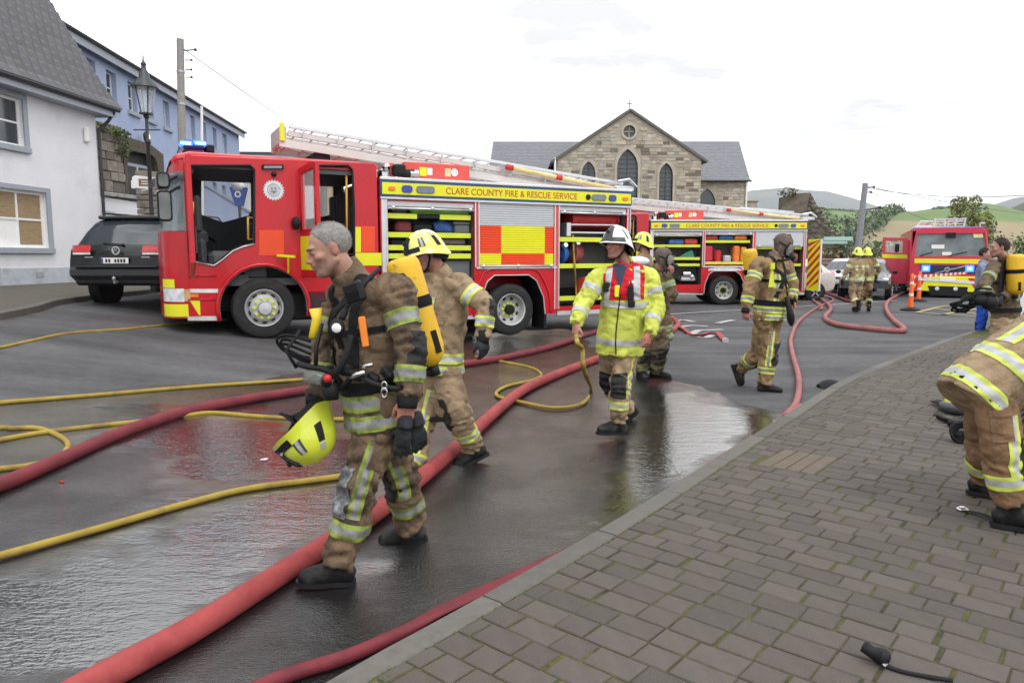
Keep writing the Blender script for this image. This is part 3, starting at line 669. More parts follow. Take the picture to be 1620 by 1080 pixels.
mb=MB();mb.bar((.2, .06, -.12), (-.2, 1.2, -.1), .03, .03);mb.bar((.26, .05, -.18), (.9, .05, -.12), .04, .04);mb.build('bracket', M_whitep, fs_)
gl=empty('blue_lantern_sign', tuple(P(383, 420, 24)), 0, 'blue round topped lantern sign on a black post seen through the cab', 'sign')
base=P(383, 420, 24).z;zc=P(383, 302, 24).z-base
mb=MB();mb.tube([(0, 0, 0), (0, 0, zc-.45)], .05, 8);mb.build('post', M_black, gl)
mb=MB();vs, fs=plate([(-.11, zc-.48), (.11, zc-.48), (.27, zc+.1), (-.27, zc+.1)], [], .2);mb.add(vs, fs, 0, Matrix.Translation((0, -.1, 0)));mb.build('sign_body', mat('garda_blue', (.02, .06, .3), .4), gl)
mb=MB();mb.ball((0, 0, zc+.1), .27, 14, 8, 0, (1, .5, .75));mb.build('sign_cap', M_galv, gl, smooth='all')
mb=MB();mb.lathe([(.06, 0), (.1, 0), (.1, .01), (.06, .01)], 16, 0, Matrix.Translation((0, -.112, zc-.12))@Matrix.Rotation(math.pi/2, 4, 'X'));mb.build('emblem', M_whitep, gl)
def simple_house(name, loc, w, d, h, rh, m, label, rz=0., wins=()):
 t=empty(name, loc, rz, label, 'house')
 vs, fs=plate([(-w/2, -1), (w/2, -1), (w/2, h), (0, h+rh), (-w/2, h)], [[(a, c), (b, c), (b, e), (a, e)]for a, b, c, e in wins], .3)
 mb=MB();mb.add(vs, fs);mb.box((w/2-.3, .3, -1), (w/2, d, h));mb.box((-w/2, .3, -1), (-w/2+.3, d, h));mb.build('wall', m, t)
 mb=MB()
 for sgn in(1, -1):
  a=math.atan2(rh, w/2);mb.grid([[(0, -.25, h+rh+.14), (0, d+.2, h+rh+.14)], [(sgn*(w/2+.3), -.25, h-.06), (sgn*(w/2+.3), d+.2, h-.06)]])
  mb.grid([[(0, -.25, h+rh), (0, -.25, h+rh+.14)], [(sgn*(w/2+.3), -.25, h-.2), (sgn*(w/2+.3), -.25, h-.06)]])
 mb.build('roof', M_slate, t)
 for q in wins:window(t, *q, sill=False)
 return t
M_cream=mat('cream_render', (.55, .46, .30), .9, var=.08)
q=P(478, 420, 55);simple_house('cream_house', (q.x, 55, q.z+.4), 8.0, 14, 4.3, 3.4, M_cream, 'cream gabled house far behind the open cab', math.radians(6), ((-1.5, -.4, 2, 3.4), (1, 2.2, 2, 3.4)))
q=P(432, 420, 44);t=empty('pale_block_house', (q.x, 44, q.z), math.radians(4), 'pale flat topped house behind the cab roof', 'house')
vs, fs=plate([(-2.1, 0), (2.1, 0), (2.1, 6.55), (-2.1, 6.55)], [[(-.6, 4.0), (.6, 4.0), (.6, 5.4), (-.6, 5.4)]], .3);mb=MB();mb.add(vs, fs);mb.box((1.8, .3, 0), (2.1, 6, 6.55));mb.box((-2.1, .3, 0), (-1.8, 6, 6.55));mb.build('wall', M_white, t);window(t, -.6, .6, 4, 5.4)
mb=MB();mb.box((-2.3, -.2, 6.55), (2.3, 6.2, 6.66));mb.build('roof', M_slate, t)
#  church -
ch=empty('church', (8, 50, 0), 0, 'stone church with a wide gable, tall pointed windows and slate roofs', 'church')
M_ash=mat('sandstone', (.37, .33, .265), .92, var=.16, vscale=2.2, tone=True, bump=.012, bscale=14, col2=(.24, .21, .18), c2scale=.8, c2lo=.6, c2hi=.8)
M_lead=mat('church_glass', (.045, .06, .065), .25, spec=.6, var=.35, vscale=1.5)
gab=[(-4.95, -.6), (4.75, -.6), (4.75, 8.1), (-.1, 11.2), (-4.95, 8.1)]
cwin=[arch_pts(-.92, .48, 3.9, 7.55, 1.0), arch_pts(-3.3, -2.38, 4.2, 7.15, 1.0), arch_pts(1.93, 2.85, 4.2, 7.05, 1.0)]
rose=[(-.14+.4*math.cos(a), 9.92+.4*math.sin(a))for a in np.linspace(0, 2*math.pi, 20)[:-1]]
vs, fs=plate(gab, cwin+[rose], .5);mb=MB();mb.ct=.9;mb.add(vs, fs);mb.box((4.25, .5, -.6), (4.75, 8, 8.1));mb.box((-4.95, .5, -.6), (-4.45, 8, 8.1));mb.build('wall', M_ash, ch)
def inpoly(x, z, pl):
 c=False
 for(ax, az), (bx, bz)in zip(pl, pl[1:]+pl[:1]):
  if(az>z)!=(bz>z)and x<(bx-ax)*(z-az)/(bz-az)+ax:c=not c
 return c
big=[[(q[0]+(.17 if q[0]>sum(p[0]for p in w)/len(w)else-.17), q[1]+.12)for q in w]for w in cwin]+[[(-.14+.58*math.cos(a), 9.92+.58*math.sin(a))for a in np.linspace(0, 2*math.pi, 20)[:-1]]]
def ashlar(parent, x0, x1, z0, z1, inside, holes, y, seed):
 mb=MB();r=random.Random(seed);z=z0
 while z<z1:
  h=r.choice((.19, .22, .25));x=x0-r.uniform(0, .4)
  while x<x1:
   w=r.uniform(.3, .7);a, b=max(x, x0), min(x+w, x1);c=(a+b)/2
   ok=b-a>.08 and all(inside(q, zz)for q in(a+.02, b-.02)for zz in(z+.02, z+h-.02))and not any(inpoly(q, zz, hl)for hl in holes for q in(a, c, b)for zz in(z, z+h))
   if ok:
    g=r.uniform(.72, 1.25);w_=r.uniform(.94, 1.06);mb.ct=(g*w_, g, g/w_)if r.random()<.9 else(.42, .40, .40)
    mb.box((a+.008, y-r.uniform(.015, .04), z+.008), (b-.008, y+.05, z+h-.008), 0, .012)
   x+=w
  z+=h
 o=mb.build('stonework', M_ash, parent);o['kind']='stuff';return o
ashlar(ch, -4.95, 4.75, 3.6, 11.2, lambda x, z:inpoly(x, z, gab), big, 0, 11)
for w, b_ in zip(cwin, (.17, .14, .14)):
 cx=sum(q[0]for q in w)/len(w)
 out_=[(q[0]+(b_ if q[0]>cx else-b_), q[1]+(b_ if q[1]>6.9 else-.1))for q in w]
 vs, fs=plate(out_, [w], .3);mb=MB();mb.ct=1.12;mb.add(vs, fs, 0, Matrix.Translation((0, -.05, 0)));o=mb.build('window_surround', M_ash, ch)
 vs, fs=plate(w, [], .03);mb=MB();mb.add(vs, fs, 0, Matrix.Translation((0, .22, 0)));wn=mb.build('window', M_lead, ch)
 mb=MB();xs=[q[0]for q in w];zs=[q[1]for q in w]
 z=min(zs)+.3
 while z<max(zs)-.3:
  mb.box((min(xs)+.02, .19, z), (max(xs)-.02, .215, z+.022));z+=.3
 mb.box((cx-.02, .185, min(zs)), (cx+.02, .21, max(zs)-.1));mb.build('lead_bars', M_dark, wn)
vs, fs=plate([(-.14+.56*math.cos(a), 9.92+.56*math.sin(a))for a in np.linspace(0, 2*math.pi, 28)[:-1]], [rose], .2);mb=MB();mb.ct=1.1;mb.add(vs, fs, 0, Matrix.Translation((0, -.06, 0)));rs_=mb.build('rose_window', M_ash, ch)
vs, fs=plate(rose, [], .03);mb=MB();mb.add(vs, fs, 0, Matrix.Translation((0, .2, 0)));mb.build('pane', M_lead, rs_)
mb=MB();mb.box((-.17, .1, 9.54), (-.11, .19, 10.3));mb.box((-.5, .1, 9.89), (.22, .19, 9.95));mb.build('tracery', M_ash, rs_)
mb=MB();mb.bar((-.1, .15, 11.32), (5.15, .15, 7.92), .62, .16);mb.bar((-.1, .15, 11.32), (-5.35, .15, 7.92), .62, .16);mb.build('gable_coping', mat('coping_dark', (.13, .12, .11), .9, var=.2), ch)
mb=MB();mb.grid([[(-.1, .4, 11.3), (-.1, 9, 11.3)], [(5.2, .4, 7.93), (5.2, 9, 7.93)]]);mb.grid([[(-.1, .4, 11.3), (-.1, 9, 11.3)], [(-5.4, .4, 7.93), (-5.4, 9, 7.93)]])
M_cslate=mat('church_slate', (.15, .155, .175), .6, var=.2, vscale=3, bump=.02, bscale=12, col2=(.2, .2, .2), c2scale=5, c2lo=.52, c2hi=.7, stretch=(1, 1, 3))
mb.build('transept_roof', M_cslate, ch)
mb=MB();mb.box((-.16, .1, 11.3), (-.12, .14, 12.0));mb.box((-.33, .1, 11.72), (.05, .14, 11.76));mb.build('cross', M_dark, ch)
mb=MB();mb.ct=.95;vs, fs=plate([(-9.6, -.6), (8.85, -.6), (8.85, 7.0), (-9.6, 7.0)], [arch_pts(5.4, 6.6, 4.2, 5.4, 1.0)], .4);mb.add(vs, fs, 0, Matrix.Translation((0, 3, 0)));mb.box((8.45, 3.4, -.6), (8.85, 12, 7.0));mb.box((-9.6, 3.4, -.6), (-9.2, 12, 7.0));mb.build('nave_wall', M_ash, ch)
vs, fs=plate(arch_pts(5.4, 6.6, 4.2, 5.4, 1.0), [], .03);mb=MB();mb.add(vs, fs, 0, Matrix.Translation((0, 3.15, 0)));mb.build('window', M_lead, ch)
ashlar(ch, 4.76, 8.85, 4.0, 7.0, lambda x, z:True, [[(q[0]+(.1 if q[0]>6 else-.1), q[1]+.1)for q in arch_pts(5.4, 6.6, 4.2, 5.4, 1.0)]], 3.0, 12)
mb=MB();n=26;r=random.Random(9)
for i in range(n):
 t0, t1=i/n, (i+1.12)/n;y0, z0=2.75+4.75*t0, 6.98+3.42*t0;y1, z1=2.75+4.75*t1, 6.98+3.42*t1
 xl0, xr0=-9.75+.3*t0, 8.98+.55*t0;mb.add([(xl0, y0, z0+.04), (xr0, y0, z0+.04), (xr0, y1, z1+.015), (xl0, y1, z1+.015), (xl0, y0, z0), (xr0, y0, z0)], [(0, 1, 2, 3), (4, 5, 1, 0)])
mb.add([(-9.45, 7.5, 10.42), (9.5, 7.5, 10.42), (9, 12.2, 7), (-9.7, 12.2, 7)], [(0, 1, 2, 3)])
mb.build('nave_roof', M_cslate, ch)
mb=MB();mb.tube([(-9.8, 2.7, 6.95), (-5.0, 2.7, 6.95)], .07, 6);mb.tube([(4.8, 2.7, 6.95), (9.05, 2.7, 6.95)], .07, 6);mb.build('gutter', M_dark, ch)
mb=MB();mb.tube([(-5.1, -.1, 8.2), (-5.1, -.1, -.4)], .07, 8);mb.tube([(8.78, 2.9, 7.0), (8.78, 2.9, -.4)], .07, 8);mb.build('drainpipe', M_whitep, ch)
mb=MB();mb.box((4.9, 2.2, 6.2), (5.5, 2.4, 6.32), 0, .03);mb.bar((4.9, 2.3, 6.2), (4.72, 3, 6.05), .08, .08);mb.build('floodlight', M_galv, ch)
q=P(1186, 330, 58);t=empty('stone_chimney', (q.x, 58, 0), 0, 'squat stone chimney beyond the church', 'chimney')
mb=MB();mb.box((-.45, -.4, 0), (.45, .4, q.z+.5), 0, .03);mb.build('stack', M_ash, t);mb=MB();mb.box((-.55, -.5, q.z+.5), (.55, .5, q.z+.62), 0, .03);mb.build('cap', M_ash, t)
#  ruined stone house, wall, shrubs 
M_stoned=mat('dark_rubble', (.13, .115, .09), .95, var=.3, vscale=4, tone=True, bump=.03, bscale=12, col2=(.06, .065, .035), c2scale=2.5, c2lo=.45, c2hi=.65)
ru=empty('stone_cottage', (P(1276, 400, 44).x, 44, 0), math.radians(-16), 'old stone cottage gable with a mossy stone roof', 'cottage')
mb=MB();zt=P(1276, 306, 44).z;hw=2.9
vs, fs=plate([(-.2, -1), (hw, -1), (hw, zt-4.3), (.55, zt-.9), (.05, zt), (-.2, zt)], [], .5);mb.add(vs, fs)
mb.grid([[(-.2, .02, -1), (-.2, .02, zt)], [(-1.5, 3, -1), (-1.5, 3, zt)]]);mb.build('wall', M_stoned, ru)
mb=MB();r=random.Random(21)
for i in range(420):
 x=r.uniform(-.2, hw);z=r.uniform(.3, zt)
 if z<zt-max(0, x-.05)*1.62:mb.ct=r.uniform(.5, 1.8);s_=r.uniform(.06, .17);mb.ball((x, -.01, z), s_, 6, 4, 0, (1.3, .4, .7))
mb.build('rubble', M_stoned, ru)['kind']='stuff'
mb=MB();mb.add([(.05, -.05, zt+.04), (-1.15, .8, zt+.05), (-1.75, -.2, zt-1.4), (-.25, -.6, zt-1.4)], [(0, 1, 2, 3)]);mb.add([(.05, -.05, zt+.03), (-1.15, .9, zt+.0), (-1.0, 3.2, zt-3), (2.9, 3.2, zt-4.3)], [(0, 1, 2, 3)]);mb.build('roof', mat('stone_roof', (.10, .08, .06), .95, var=.3, vscale=3, bump=.02, bscale=8), ru)
mb=MB();r=random.Random(31);leaves(mb, (-1.2, .2, zt+.1), (.6, .3, .28), 160, .09, r);leaves(mb, (2.2, -.1, 1.5), (1.0, .3, 1.6), 420, .1, r);mb.build('ivy', mat('ruin_ivy', (.09, .09, .04), .8, var=.4, tone=True), ru)
pw=empty('pink_stone_wall', (P(1380, 420, 40).x, 40, 0), 0, 'low pinkish stone wall behind the parked cars', 'wall')
mb=MB();r=random.Random(41);z0=-.3
for row in range(7):
 x=-8.0+r.uniform(0, .3)
 while x<9:
  w=r.uniform(.4, .9);mb.ct=r.uniform(.7, 1.3);mb.box((x, r.uniform(-.03, .02), z0+row*.24), (x+w-.02, .4, z0+row*.24+.22), 0, .02);x+=w
mb.build('stonework', mat('pink_stone', (.24, .175, .145), .9, var=.2, vscale=3, tone=True), pw)['kind']='stuff'
mb=MB();mb.box((-8, -.06, 1.38), (9, .46, 1.48), 0, .03);mb.build('coping', mat('pink_coping', (.28, .2, .17), .9, var=.15), pw)
M_lf1=mat('leaf_green', (.055, .085, .03), .7, var=.35, vscale=2, tone=True);M_lf2=mat('leaf_olive', (.10, .105, .03), .7, var=.35, vscale=2, tone=True);M_lf3=mat('leaf_brown', (.20, .125, .07), .8, var=.3, vscale=2, tone=True);M_lf4=mat('leaf_bluegreen', (.11, .15, .085), .7, var=.35, vscale=2, tone=True)
def bush(u, v, d, w, h, m, label, seed, n=500, size=.14):
 b=P(u, v, d);r=random.Random(seed);cl=[((r.uniform(-.5, .5)*w, r.uniform(-.4, .4), h*r.uniform(.3, .68)), (w*r.uniform(.22, .42), w*.3, h*r.uniform(.25, .4)))for _ in range(7)]
 return plant('shrub', (b.x, d, max(-.3, b.z-h*.1)), cl, m, label, 'shrub', n, size, seed=seed, group='shrubs behind the parked cars')
bush(1392, 425, 47, 3.2, 1.7, M_lf3, 'russet brown shrub behind the silver cars', 1)
bush(1345, 418, 43, 2.6, 1.3, M_lf1, 'clipped dark green shrub left of the grey pole', 2)
bush(1310, 425, 42, 2.2, 1.4, M_lf3, 'dry brownish shrub beside the stone cottage', 3, 350)
bush(1432, 425, 55, 5, 2.6, M_lf4, 'blue green bush left of the open red engine door', 4, 700, .17)
bush(1470, 425, 62, 6, 2.8, M_lf4, 'wide blue green bush behind the open red engine door', 5, 600, .2)
bush(1612, 428, 40, 2.6, 2.6, mat('leaf_bright', (.075, .13, .03), .7, var=.3, tone=True), 'bright green bush at the right edge of the square', 6, 700, .12)
bush(1325, 395, 60, 4.5, 3.2, M_lf4, 'tall dark bush right of the stone cottage', 7, 600, .18)
q=P(1524, 430, 62)
cl=[((-.7, 0, 3.6), (1.6, 1.4, 1.7)), ((.9, 0, 3.9), (1.5, 1.3, 1.6)), ((.2, .2, 5.4), (1.3, 1.1, 1.2)), ((-.4, 0, 6.3), (.7, .7, .7)), ((1.3, -.3, 2.6), (1.5, 1.2, 1.5)), ((-1.3, .2, 2.5), (1.2, 1.1, 1.3)), ((.9, 0, 6.5), (.5, .5, .6)), ((1.9, 0, 4.4), (.8, .8, 1.3))]
plant('tree', (q.x-.3, 62, -.3), cl, mat('leaf_birch', (.20, .215, .065), .7, var=.3, vscale=2, tone=True), 'leafy olive green tree behind the far red engine', 'tree', 4200, .17, trunk=4.0, seed=12)
gs=empty('green_sign', tuple(P(1326, 440, 38)), 0, 'pale green double plate sign on a thin post behind the cars', 'sign')
bz=P(1326, 440, 38).z
mb=MB();mb.tube([(.4, 0, 0), (.4, 0, P(0, 356, 38).z-bz)], .06, 8);mb.build('post', mat('teal_post', (.03, .09, .07), .5), gs)
for k, (v, w0, w1)in enumerate(((383, -1.1, .35), (378, -.9, .6))):
 mb=MB();zc=P(0, v, 38).z-bz;mb.box((w0, -.1-k*.03, zc-.1), (w1, -.06-k*.03, zc+.1), 0, .015);mb.build('sign_plate', mat('sign_teal', (.34, .52, .46), .5), gs)
 #  hills 
def hill(name, label, xs, ys, hf, mats, mf):
 mb=MB();V=[[(x, y, hf(x, y))for y in ys]for x in xs];ny=len(ys)
 vs=[q for r_ in V for q in r_];fs=[];mi=[]
 for i in range(len(xs)-1):
  for j in range(ny-1):fs.append((i*ny+j, (i+1)*ny+j, (i+1)*ny+j+1, i*ny+j+1));mi.append(mf((xs[i]+xs[i+1])/2, (ys[j]+ys[j+1])/2))
 mb.add(vs, fs);mb.m=mi;o=mb.build(name, mats, smooth='all');tag(o, label, kind='structure');return o
M_f1=mat('field_green', (.105, .165, .048), .95, var=.15, vscale=.03);M_f2=mat('field_stubble', (.235, .19, .105), .95, var=.14, vscale=.04, stretch=(1, .2, 1));M_f3=mat('field_dark', (.10, .15, .045), .95, var=.2, vscale=.03)
def h1(x, y):
 a=x/y;rid=30+3*math.sin(a*22)-60*max(0, a-.64)-10*max(0, .4-a)/.1;t=min(1, max(0, (y-95)/325));t=t*t*(3-2*t)*.5+t*.5
 return-1+rid*t-max(0, y-420)*.1
def m1(x, y):
 a=x/y*1150+810;z=h1(x, y);v=407-(z-1.55)/y*1150
 edge=1425-(v-325)*1.25
 if a<edge-8:return 0 if v<352 or v>361 else(2 if v<357 else 0)
 if v<350+.04*(a-1400)*(1 if a<1480 else.3):return 0
 return 1
hill('hills', 'rolling green and stubble fields beyond the town', np.linspace(-60, 420, 150), np.concatenate([np.linspace(95, 420, 60), np.linspace(440, 600, 5)]), h1, [M_f1, M_f2, M_f3], m1)
def h2(x, y):
 a=x/y*1150+810;rid=np.interp(a, [1400, 1500, 1560, 1620, 1800, 2200], [-10, 30, 52, 70, 100, 90]);t=min(1, max(0, (y-300)/500));return-6+rid*t-max(0, y-800)*.2
def m2(x, y):
 v=407-(h2(x, y)-1.55)/y*1150;return 1 if 356<v<392 else 0
M_wood=mat('wooded_slope', (.055, .075, .04), 1, var=.5, vscale=.06, bump=2.0, bscale=.08)
hill('hills', 'wooded slope with a stubble field on the far right', np.linspace(300, 1100, 90), np.concatenate([np.linspace(300, 800, 50), np.linspace(830, 1000, 4)]), h2, [M_wood, M_f2], m2)
M_mtn=mat('moorland', (.125, .145, .15), 1, var=.18, vscale=.004, col2=(.18, .17, .15), c2scale=.006)
def ridge(pts):
 us=[p[0]for p in pts];vs_=[p[1]for p in pts]
 return lambda u:float(np.interp(u, us, vs_))
def mtn(label, pts, D, u0, u1, seed):
 rf_=ridge(pts);rows=[]
 for i, u in enumerate(np.linspace(u0, u1, 90)):
  col_=[]
  for k, t in enumerate(np.linspace(0, 1, 14)):
   y=D*(.62+.38*t);x=(u-810)/1150*y;top=(407-rf_(u))/1150*D;z=top*(t**.8)+12*math.sin(i*.5+k+seed)*t*(1-t)*2-8*(1-t)
   col_.append((x, y, z+1.55))
  rows.append(col_)
 mb=MB();mb.grid(rows);o=mb.build('hills', M_mtn, smooth='all');tag(o, label, kind='structure')
mtn('bare grey mountain behind the stone cottage', [(1000, 345), (1100, 328), (1165, 310), (1180, 304), (1205, 302), (1240, 299), (1262, 303), (1300, 305), (1340, 315), (1380, 328), (1420, 334), (1500, 345), (1560, 360)], 3600, 1000, 1560, 1)
mtn('grey mountain shoulder at the right edge', [(1480, 350), (1560, 326), (1590, 316), (1620, 311), (1700, 300), (1900, 310), (2300, 330)], 3000, 1480, 2300, 2)
def hz(u, v):
 r_=ray(u, v)
 for y in np.linspace(100, 420, 400):
  s_=y/r_[1];z=CAMZ+r_[2]*s_;x=r_[0]*s_
  if h1(x, y)>=z:return Vector((x, y, h1(x, y)))
 return Vector((r_[0]/r_[1]*420, 420, h1(r_[0]/r_[1]*420, 420)))
def hedge(pts, w, h, label, seed, n):
 r=random.Random(seed);mb=MB();pp=[hz(*p)for p in pts]
 for a, b in zip(pp, pp[1:]):
  L_=(b-a).length;k=max(2, int(L_/2.2))
  for i in range(k):q=a.lerp(b, i/k);hh=h*r.uniform(.5, 1.25);leaves(mb, (q.x+r.uniform(-.6, .6), q.y, q.z+hh*.35), (w, w, hh*.6), n, .75, r, (.5, 1.4))
 o=mb.build('hedge', M_lf4);tag(o, label, 'hedge', 'field hedges on the hill')
hedge([(1425, 326), (1400, 345), (1385, 362), (1352, 374), (1340, 392)], 3.0, 5.5, 'dark hedge running diagonally down between the fields', 1, 26)
hedge([(1300, 352), (1330, 354), (1368, 356)], 2.5, 3.6, 'dark hedge across the left green field', 2, 22)
hedge([(1285, 334), (1350, 333), (1420, 333)], 1.6, 1.5, 'low hedge along the top of the left green field', 3, 16)
hedge([(1480, 331), (1560, 333)], 1.6, 1.6, 'low hedge along the crest of the right green field', 4, 16)
hedge([(1300, 345), (1318, 348)], 3.0, 4, 'clump of dark trees beside the cottage roof', 5, 40)
hedge([(1430, 403), (1500, 404), (1560, 402)], 3, 4, 'hedge at the foot of the stubble field', 6, 26)
hedge([(1345, 400), (1420, 402)], 2.5, 4.2, 'dark hedge at the foot of the fields behind the pole', 7, 26)
#  fire engines
M_red=mat('engine_red', (.50, .005, .013), .32, var=.05, vscale=2, coat=.28, spec=.35, col2=(.36, .010, .016), c2scale=1.5, c2lo=.55, c2hi=.8)
M_redm=mat('engine_red_matt', (.50, .018, .022), .5, var=.08)
M_pink=mat('faded_red', (.62, .075, .06), .5, var=.1)
M_yel=mat('fluoro_yellow', (.72, .70, .012), .45, var=.05, vscale=3)
M_lime=mat('fluoro_lime', (.60, .68, .04), .5, var=.06, vscale=4)
M_org=mat('fluoro_orange', (.74, .060, .010), .45, var=.06, vscale=3)
M_navy=mat('navy_blue', (.02, .06, .16), .4)
M_alu=mat('aluminium', (.62, .63, .65), .38, metal=.75, var=.08, vscale=6)
M_alud=mat('aluminium_dull', (.50, .50, .51), .55, metal=.35, var=.1, vscale=5)
M_lad=mat('ladder_alloy', (.58, .54, .52), .42, metal=.5, var=.08, vscale=3)
M_slatw=mat('shutter_white', (.50, .52, .55), .4, metal=.2, var=.04)
M_tyre=mat('tyre_rubber', (.013, .013, .0135), .8, var=.25, vscale=12, bump=.002, bscale=60, col2=(.035, .034, .032), c2scale=6, c2lo=.52, c2hi=.75)
M_blk=mat('black_plastic', (.013, .013, .015), .55, var=.2, vscale=10, spec=.2)
M_int=mat('cab_interior', (.045, .047, .052), .7, var=.2, vscale=8)
M_intl=mat('cab_interior_grey', (.12, .125, .135), .7, var=.12, vscale=6)
M_lock=mat('locker_grey', (.15, .145, .13), .65, var=.1, vscale=3)
M_lockd=mat('locker_dark', (.03, .03, .032), .8, var=.2)
M_hand=mat('handrail_yellow', (.62, .36, .05), .45)
M_clear=mat('clear_glass', (.9, .95, .95), .03, alpha=.18, rvar=0, var=0)
M_amber=mat('amber_lens', (.8, .2, .02), .25)
M_bluel=mat('blue_lens', (.02, .05, .3), .15)
M_bemit=mat('blue_beacon', (.05, .15, .9), .2, emit=(.03, .16, 1.0), estr=2.6)
M_bwhite=mat('beacon_bulb', (.5, .8, 1), .2, emit=(.35, .72, 1.0), estr=4.5)
M_reflw=mat('reflective_white', (.66, .66, .68), .4)
M_chr=mat('chrome', (.5, .5, .51), .15, metal=1, var=.05)
M_lens=mat('lamp_lens', (.62, .64, .66), .12, spec=.7, var=.25, vscale=9)
M_letter=mat('letter_red', (.45, .02, .03), .5)
TA=Vector((-4.2, 12.23, 0));TD=Vector((.8888, .4582, 0));TN=Vector((-.4582, .8888, 0))
def TL(u, v, off=0.0):
 """local (s, z) of the first engine for a sight line meeting the plane `off` metres behind its near side"""
 r=ray(u, v);A=TA+TN*off;det=r[0]*(-TD.y)+TD.x*r[1]
 k=(A.x*(-TD.y)+TD.x*A.y)/det;return((Vector((r[0]*k, r[1]*k, 0))-A).dot(TD), CAMZ+r[2]*k)
def PX(lst, off=0.0):return[TL(u, v, off)for u, v in lst]
TW=2.42
def star(cx, cz, r0, r1, n):
 return[(cx+(r0 if k%2 else r1)*math.cos(math.pi*k/n), cz+(r0 if k%2 else r1)*math.sin(math.pi*k/n))for k in range(2*n)]
def disc(cx, cz, r, n=24):return[(cx+r*math.cos(2*math.pi*k/n), cz+r*math.sin(2*math.pi*k/n))for k in range(n)]
def wheel(parent, s, y, z, r, dish, face=-1, far=False):
 """tyre lathe turned about the axle, rim disc, hub and lime nut pointers; the outer face looks along -y"""
 w=empty('wheel', (s, y, z), 0);w.parent=parent;R=Matrix.Rotation(math.pi/2, 4, 'X')
 if far:R=Matrix.Rotation(-math.pi/2, 4, 'X')
 mb=MB();prof=[(r*.60, -.30), (r*.62, -.02), (r*.68, .0), (r*.86, .004), (r*.955, -.018), (r*.985, -.045)]
 for i in range(5):prof+=[(r, -.055-i*.045), (r, -.085-i*.045), (r*.98, -.088-i*.045), (r*.98, -.098-i*.045)]
 prof+=[(r*.96, -.30), (r*.6, -.31)]
 mb.lathe(prof, 48, 0, R);mb.lathe([(r*.80, .0025), (r*.81, .006), (r*.82, .0035)], 48, 0, R);mb.build('tyre', M_tyre, w, smooth=30)
 mb=MB()
 if dish>0:p=[(r*.62, -.01), (r*.60, .012), (r*.565, -.005), (r*.55, -dish*.6), (r*.50, -dish), (r*.36, -dish-.01), (r*.30, -dish+.02), (r*.19, -dish+.03)]
 else:p=[(r*.62, -.01), (r*.60, .012), (r*.57, -.0), (r*.555, -.07), (r*.50, -.08), (r*.44, .005), (r*.38, .035), (r*.24, .045)]
 mb.lathe(p, 40, 0, R);rim=mb.build('rim', M_alud, w, smooth=30)
 mb=MB();hh=-dish+.03 if dish>0 else.045
 hp=[(r*.24, hh), (r*.235, hh+.05), (r*.2, hh+.075), (0, hh+.08)]if dish<=0 else[(r*.19, hh), (r*.19, hh+.09), (r*.15, hh+.11), (0, hh+.115)]
 mb.lathe(hp, 24, 0, R);mb.build('hub', M_alu if dish<=0 else M_blk, w, smooth=30)
 mb=MB();hr=r*(.47 if dish<=0 else.43)
 for k in range(10 if dish<=0 else 8):
  a=2*math.pi*(k+.5)/(10 if dish<=0 else 8);c=Vector((hr*math.cos(a), hr*math.sin(a), (-.02 if dish<=0 else-dish+.002)))
  mb.ball((0, 0, 0), .036, 10, 6, 0, (.7, 1.2, .35), R@Matrix.Translation(c)@Matrix.Rotation(a, 4, 'Z'))
 mb.build('hand_hole', M_blk, rim, smooth='all')['kind']='stuff'
 mb=MB();nr=r*(.33 if dish<=0 else.265)
 for k in range(10):
  a=2*math.pi*k/10;c=Vector((nr*math.cos(a), nr*math.sin(a), hh-.005));M=R@Matrix.Translation(c)@Matrix.Rotation(a+(.5 if k%2 else-.5)+math.pi/2, 4, 'Z')
  mb.lathe([(.026, 0), (.026, .02), (.018, .03), (0, .03)], 8, 0, M);mb.add([(-.02, .015, .002), (.02, .015, .002), (.0, .055, .002), (-.02, .015, .018), (.02, .015, .018), (0, .055, .018)], [(3, 4, 5), (0, 1, 4, 3), (1, 2, 5, 4), (2, 0, 3, 5)], 0, M)
 mb.build('nut_pointer', M_lime, w)['kind']='stuff'
 return w
def ladder_section(mb, a, b, y0, y1, h, rungs, mi=0, w=.055):
 a0, b0=Vector((a[0], y0, a[1])), Vector((b[0], y0, b[1]));a1, b1=Vector((a[0], y1, a[1])), Vector((b[0], y1, b[1]))
 for p, q in((a0, b0), (a1, b1)):mb.bar(p, q, w, h, mi, bev=.006)
 for k in range(rungs):
  t=(k+.5)/rungs;mb.tube([a0.lerp(b0, t), a1.lerp(b1, t)], .016, 6, mi)
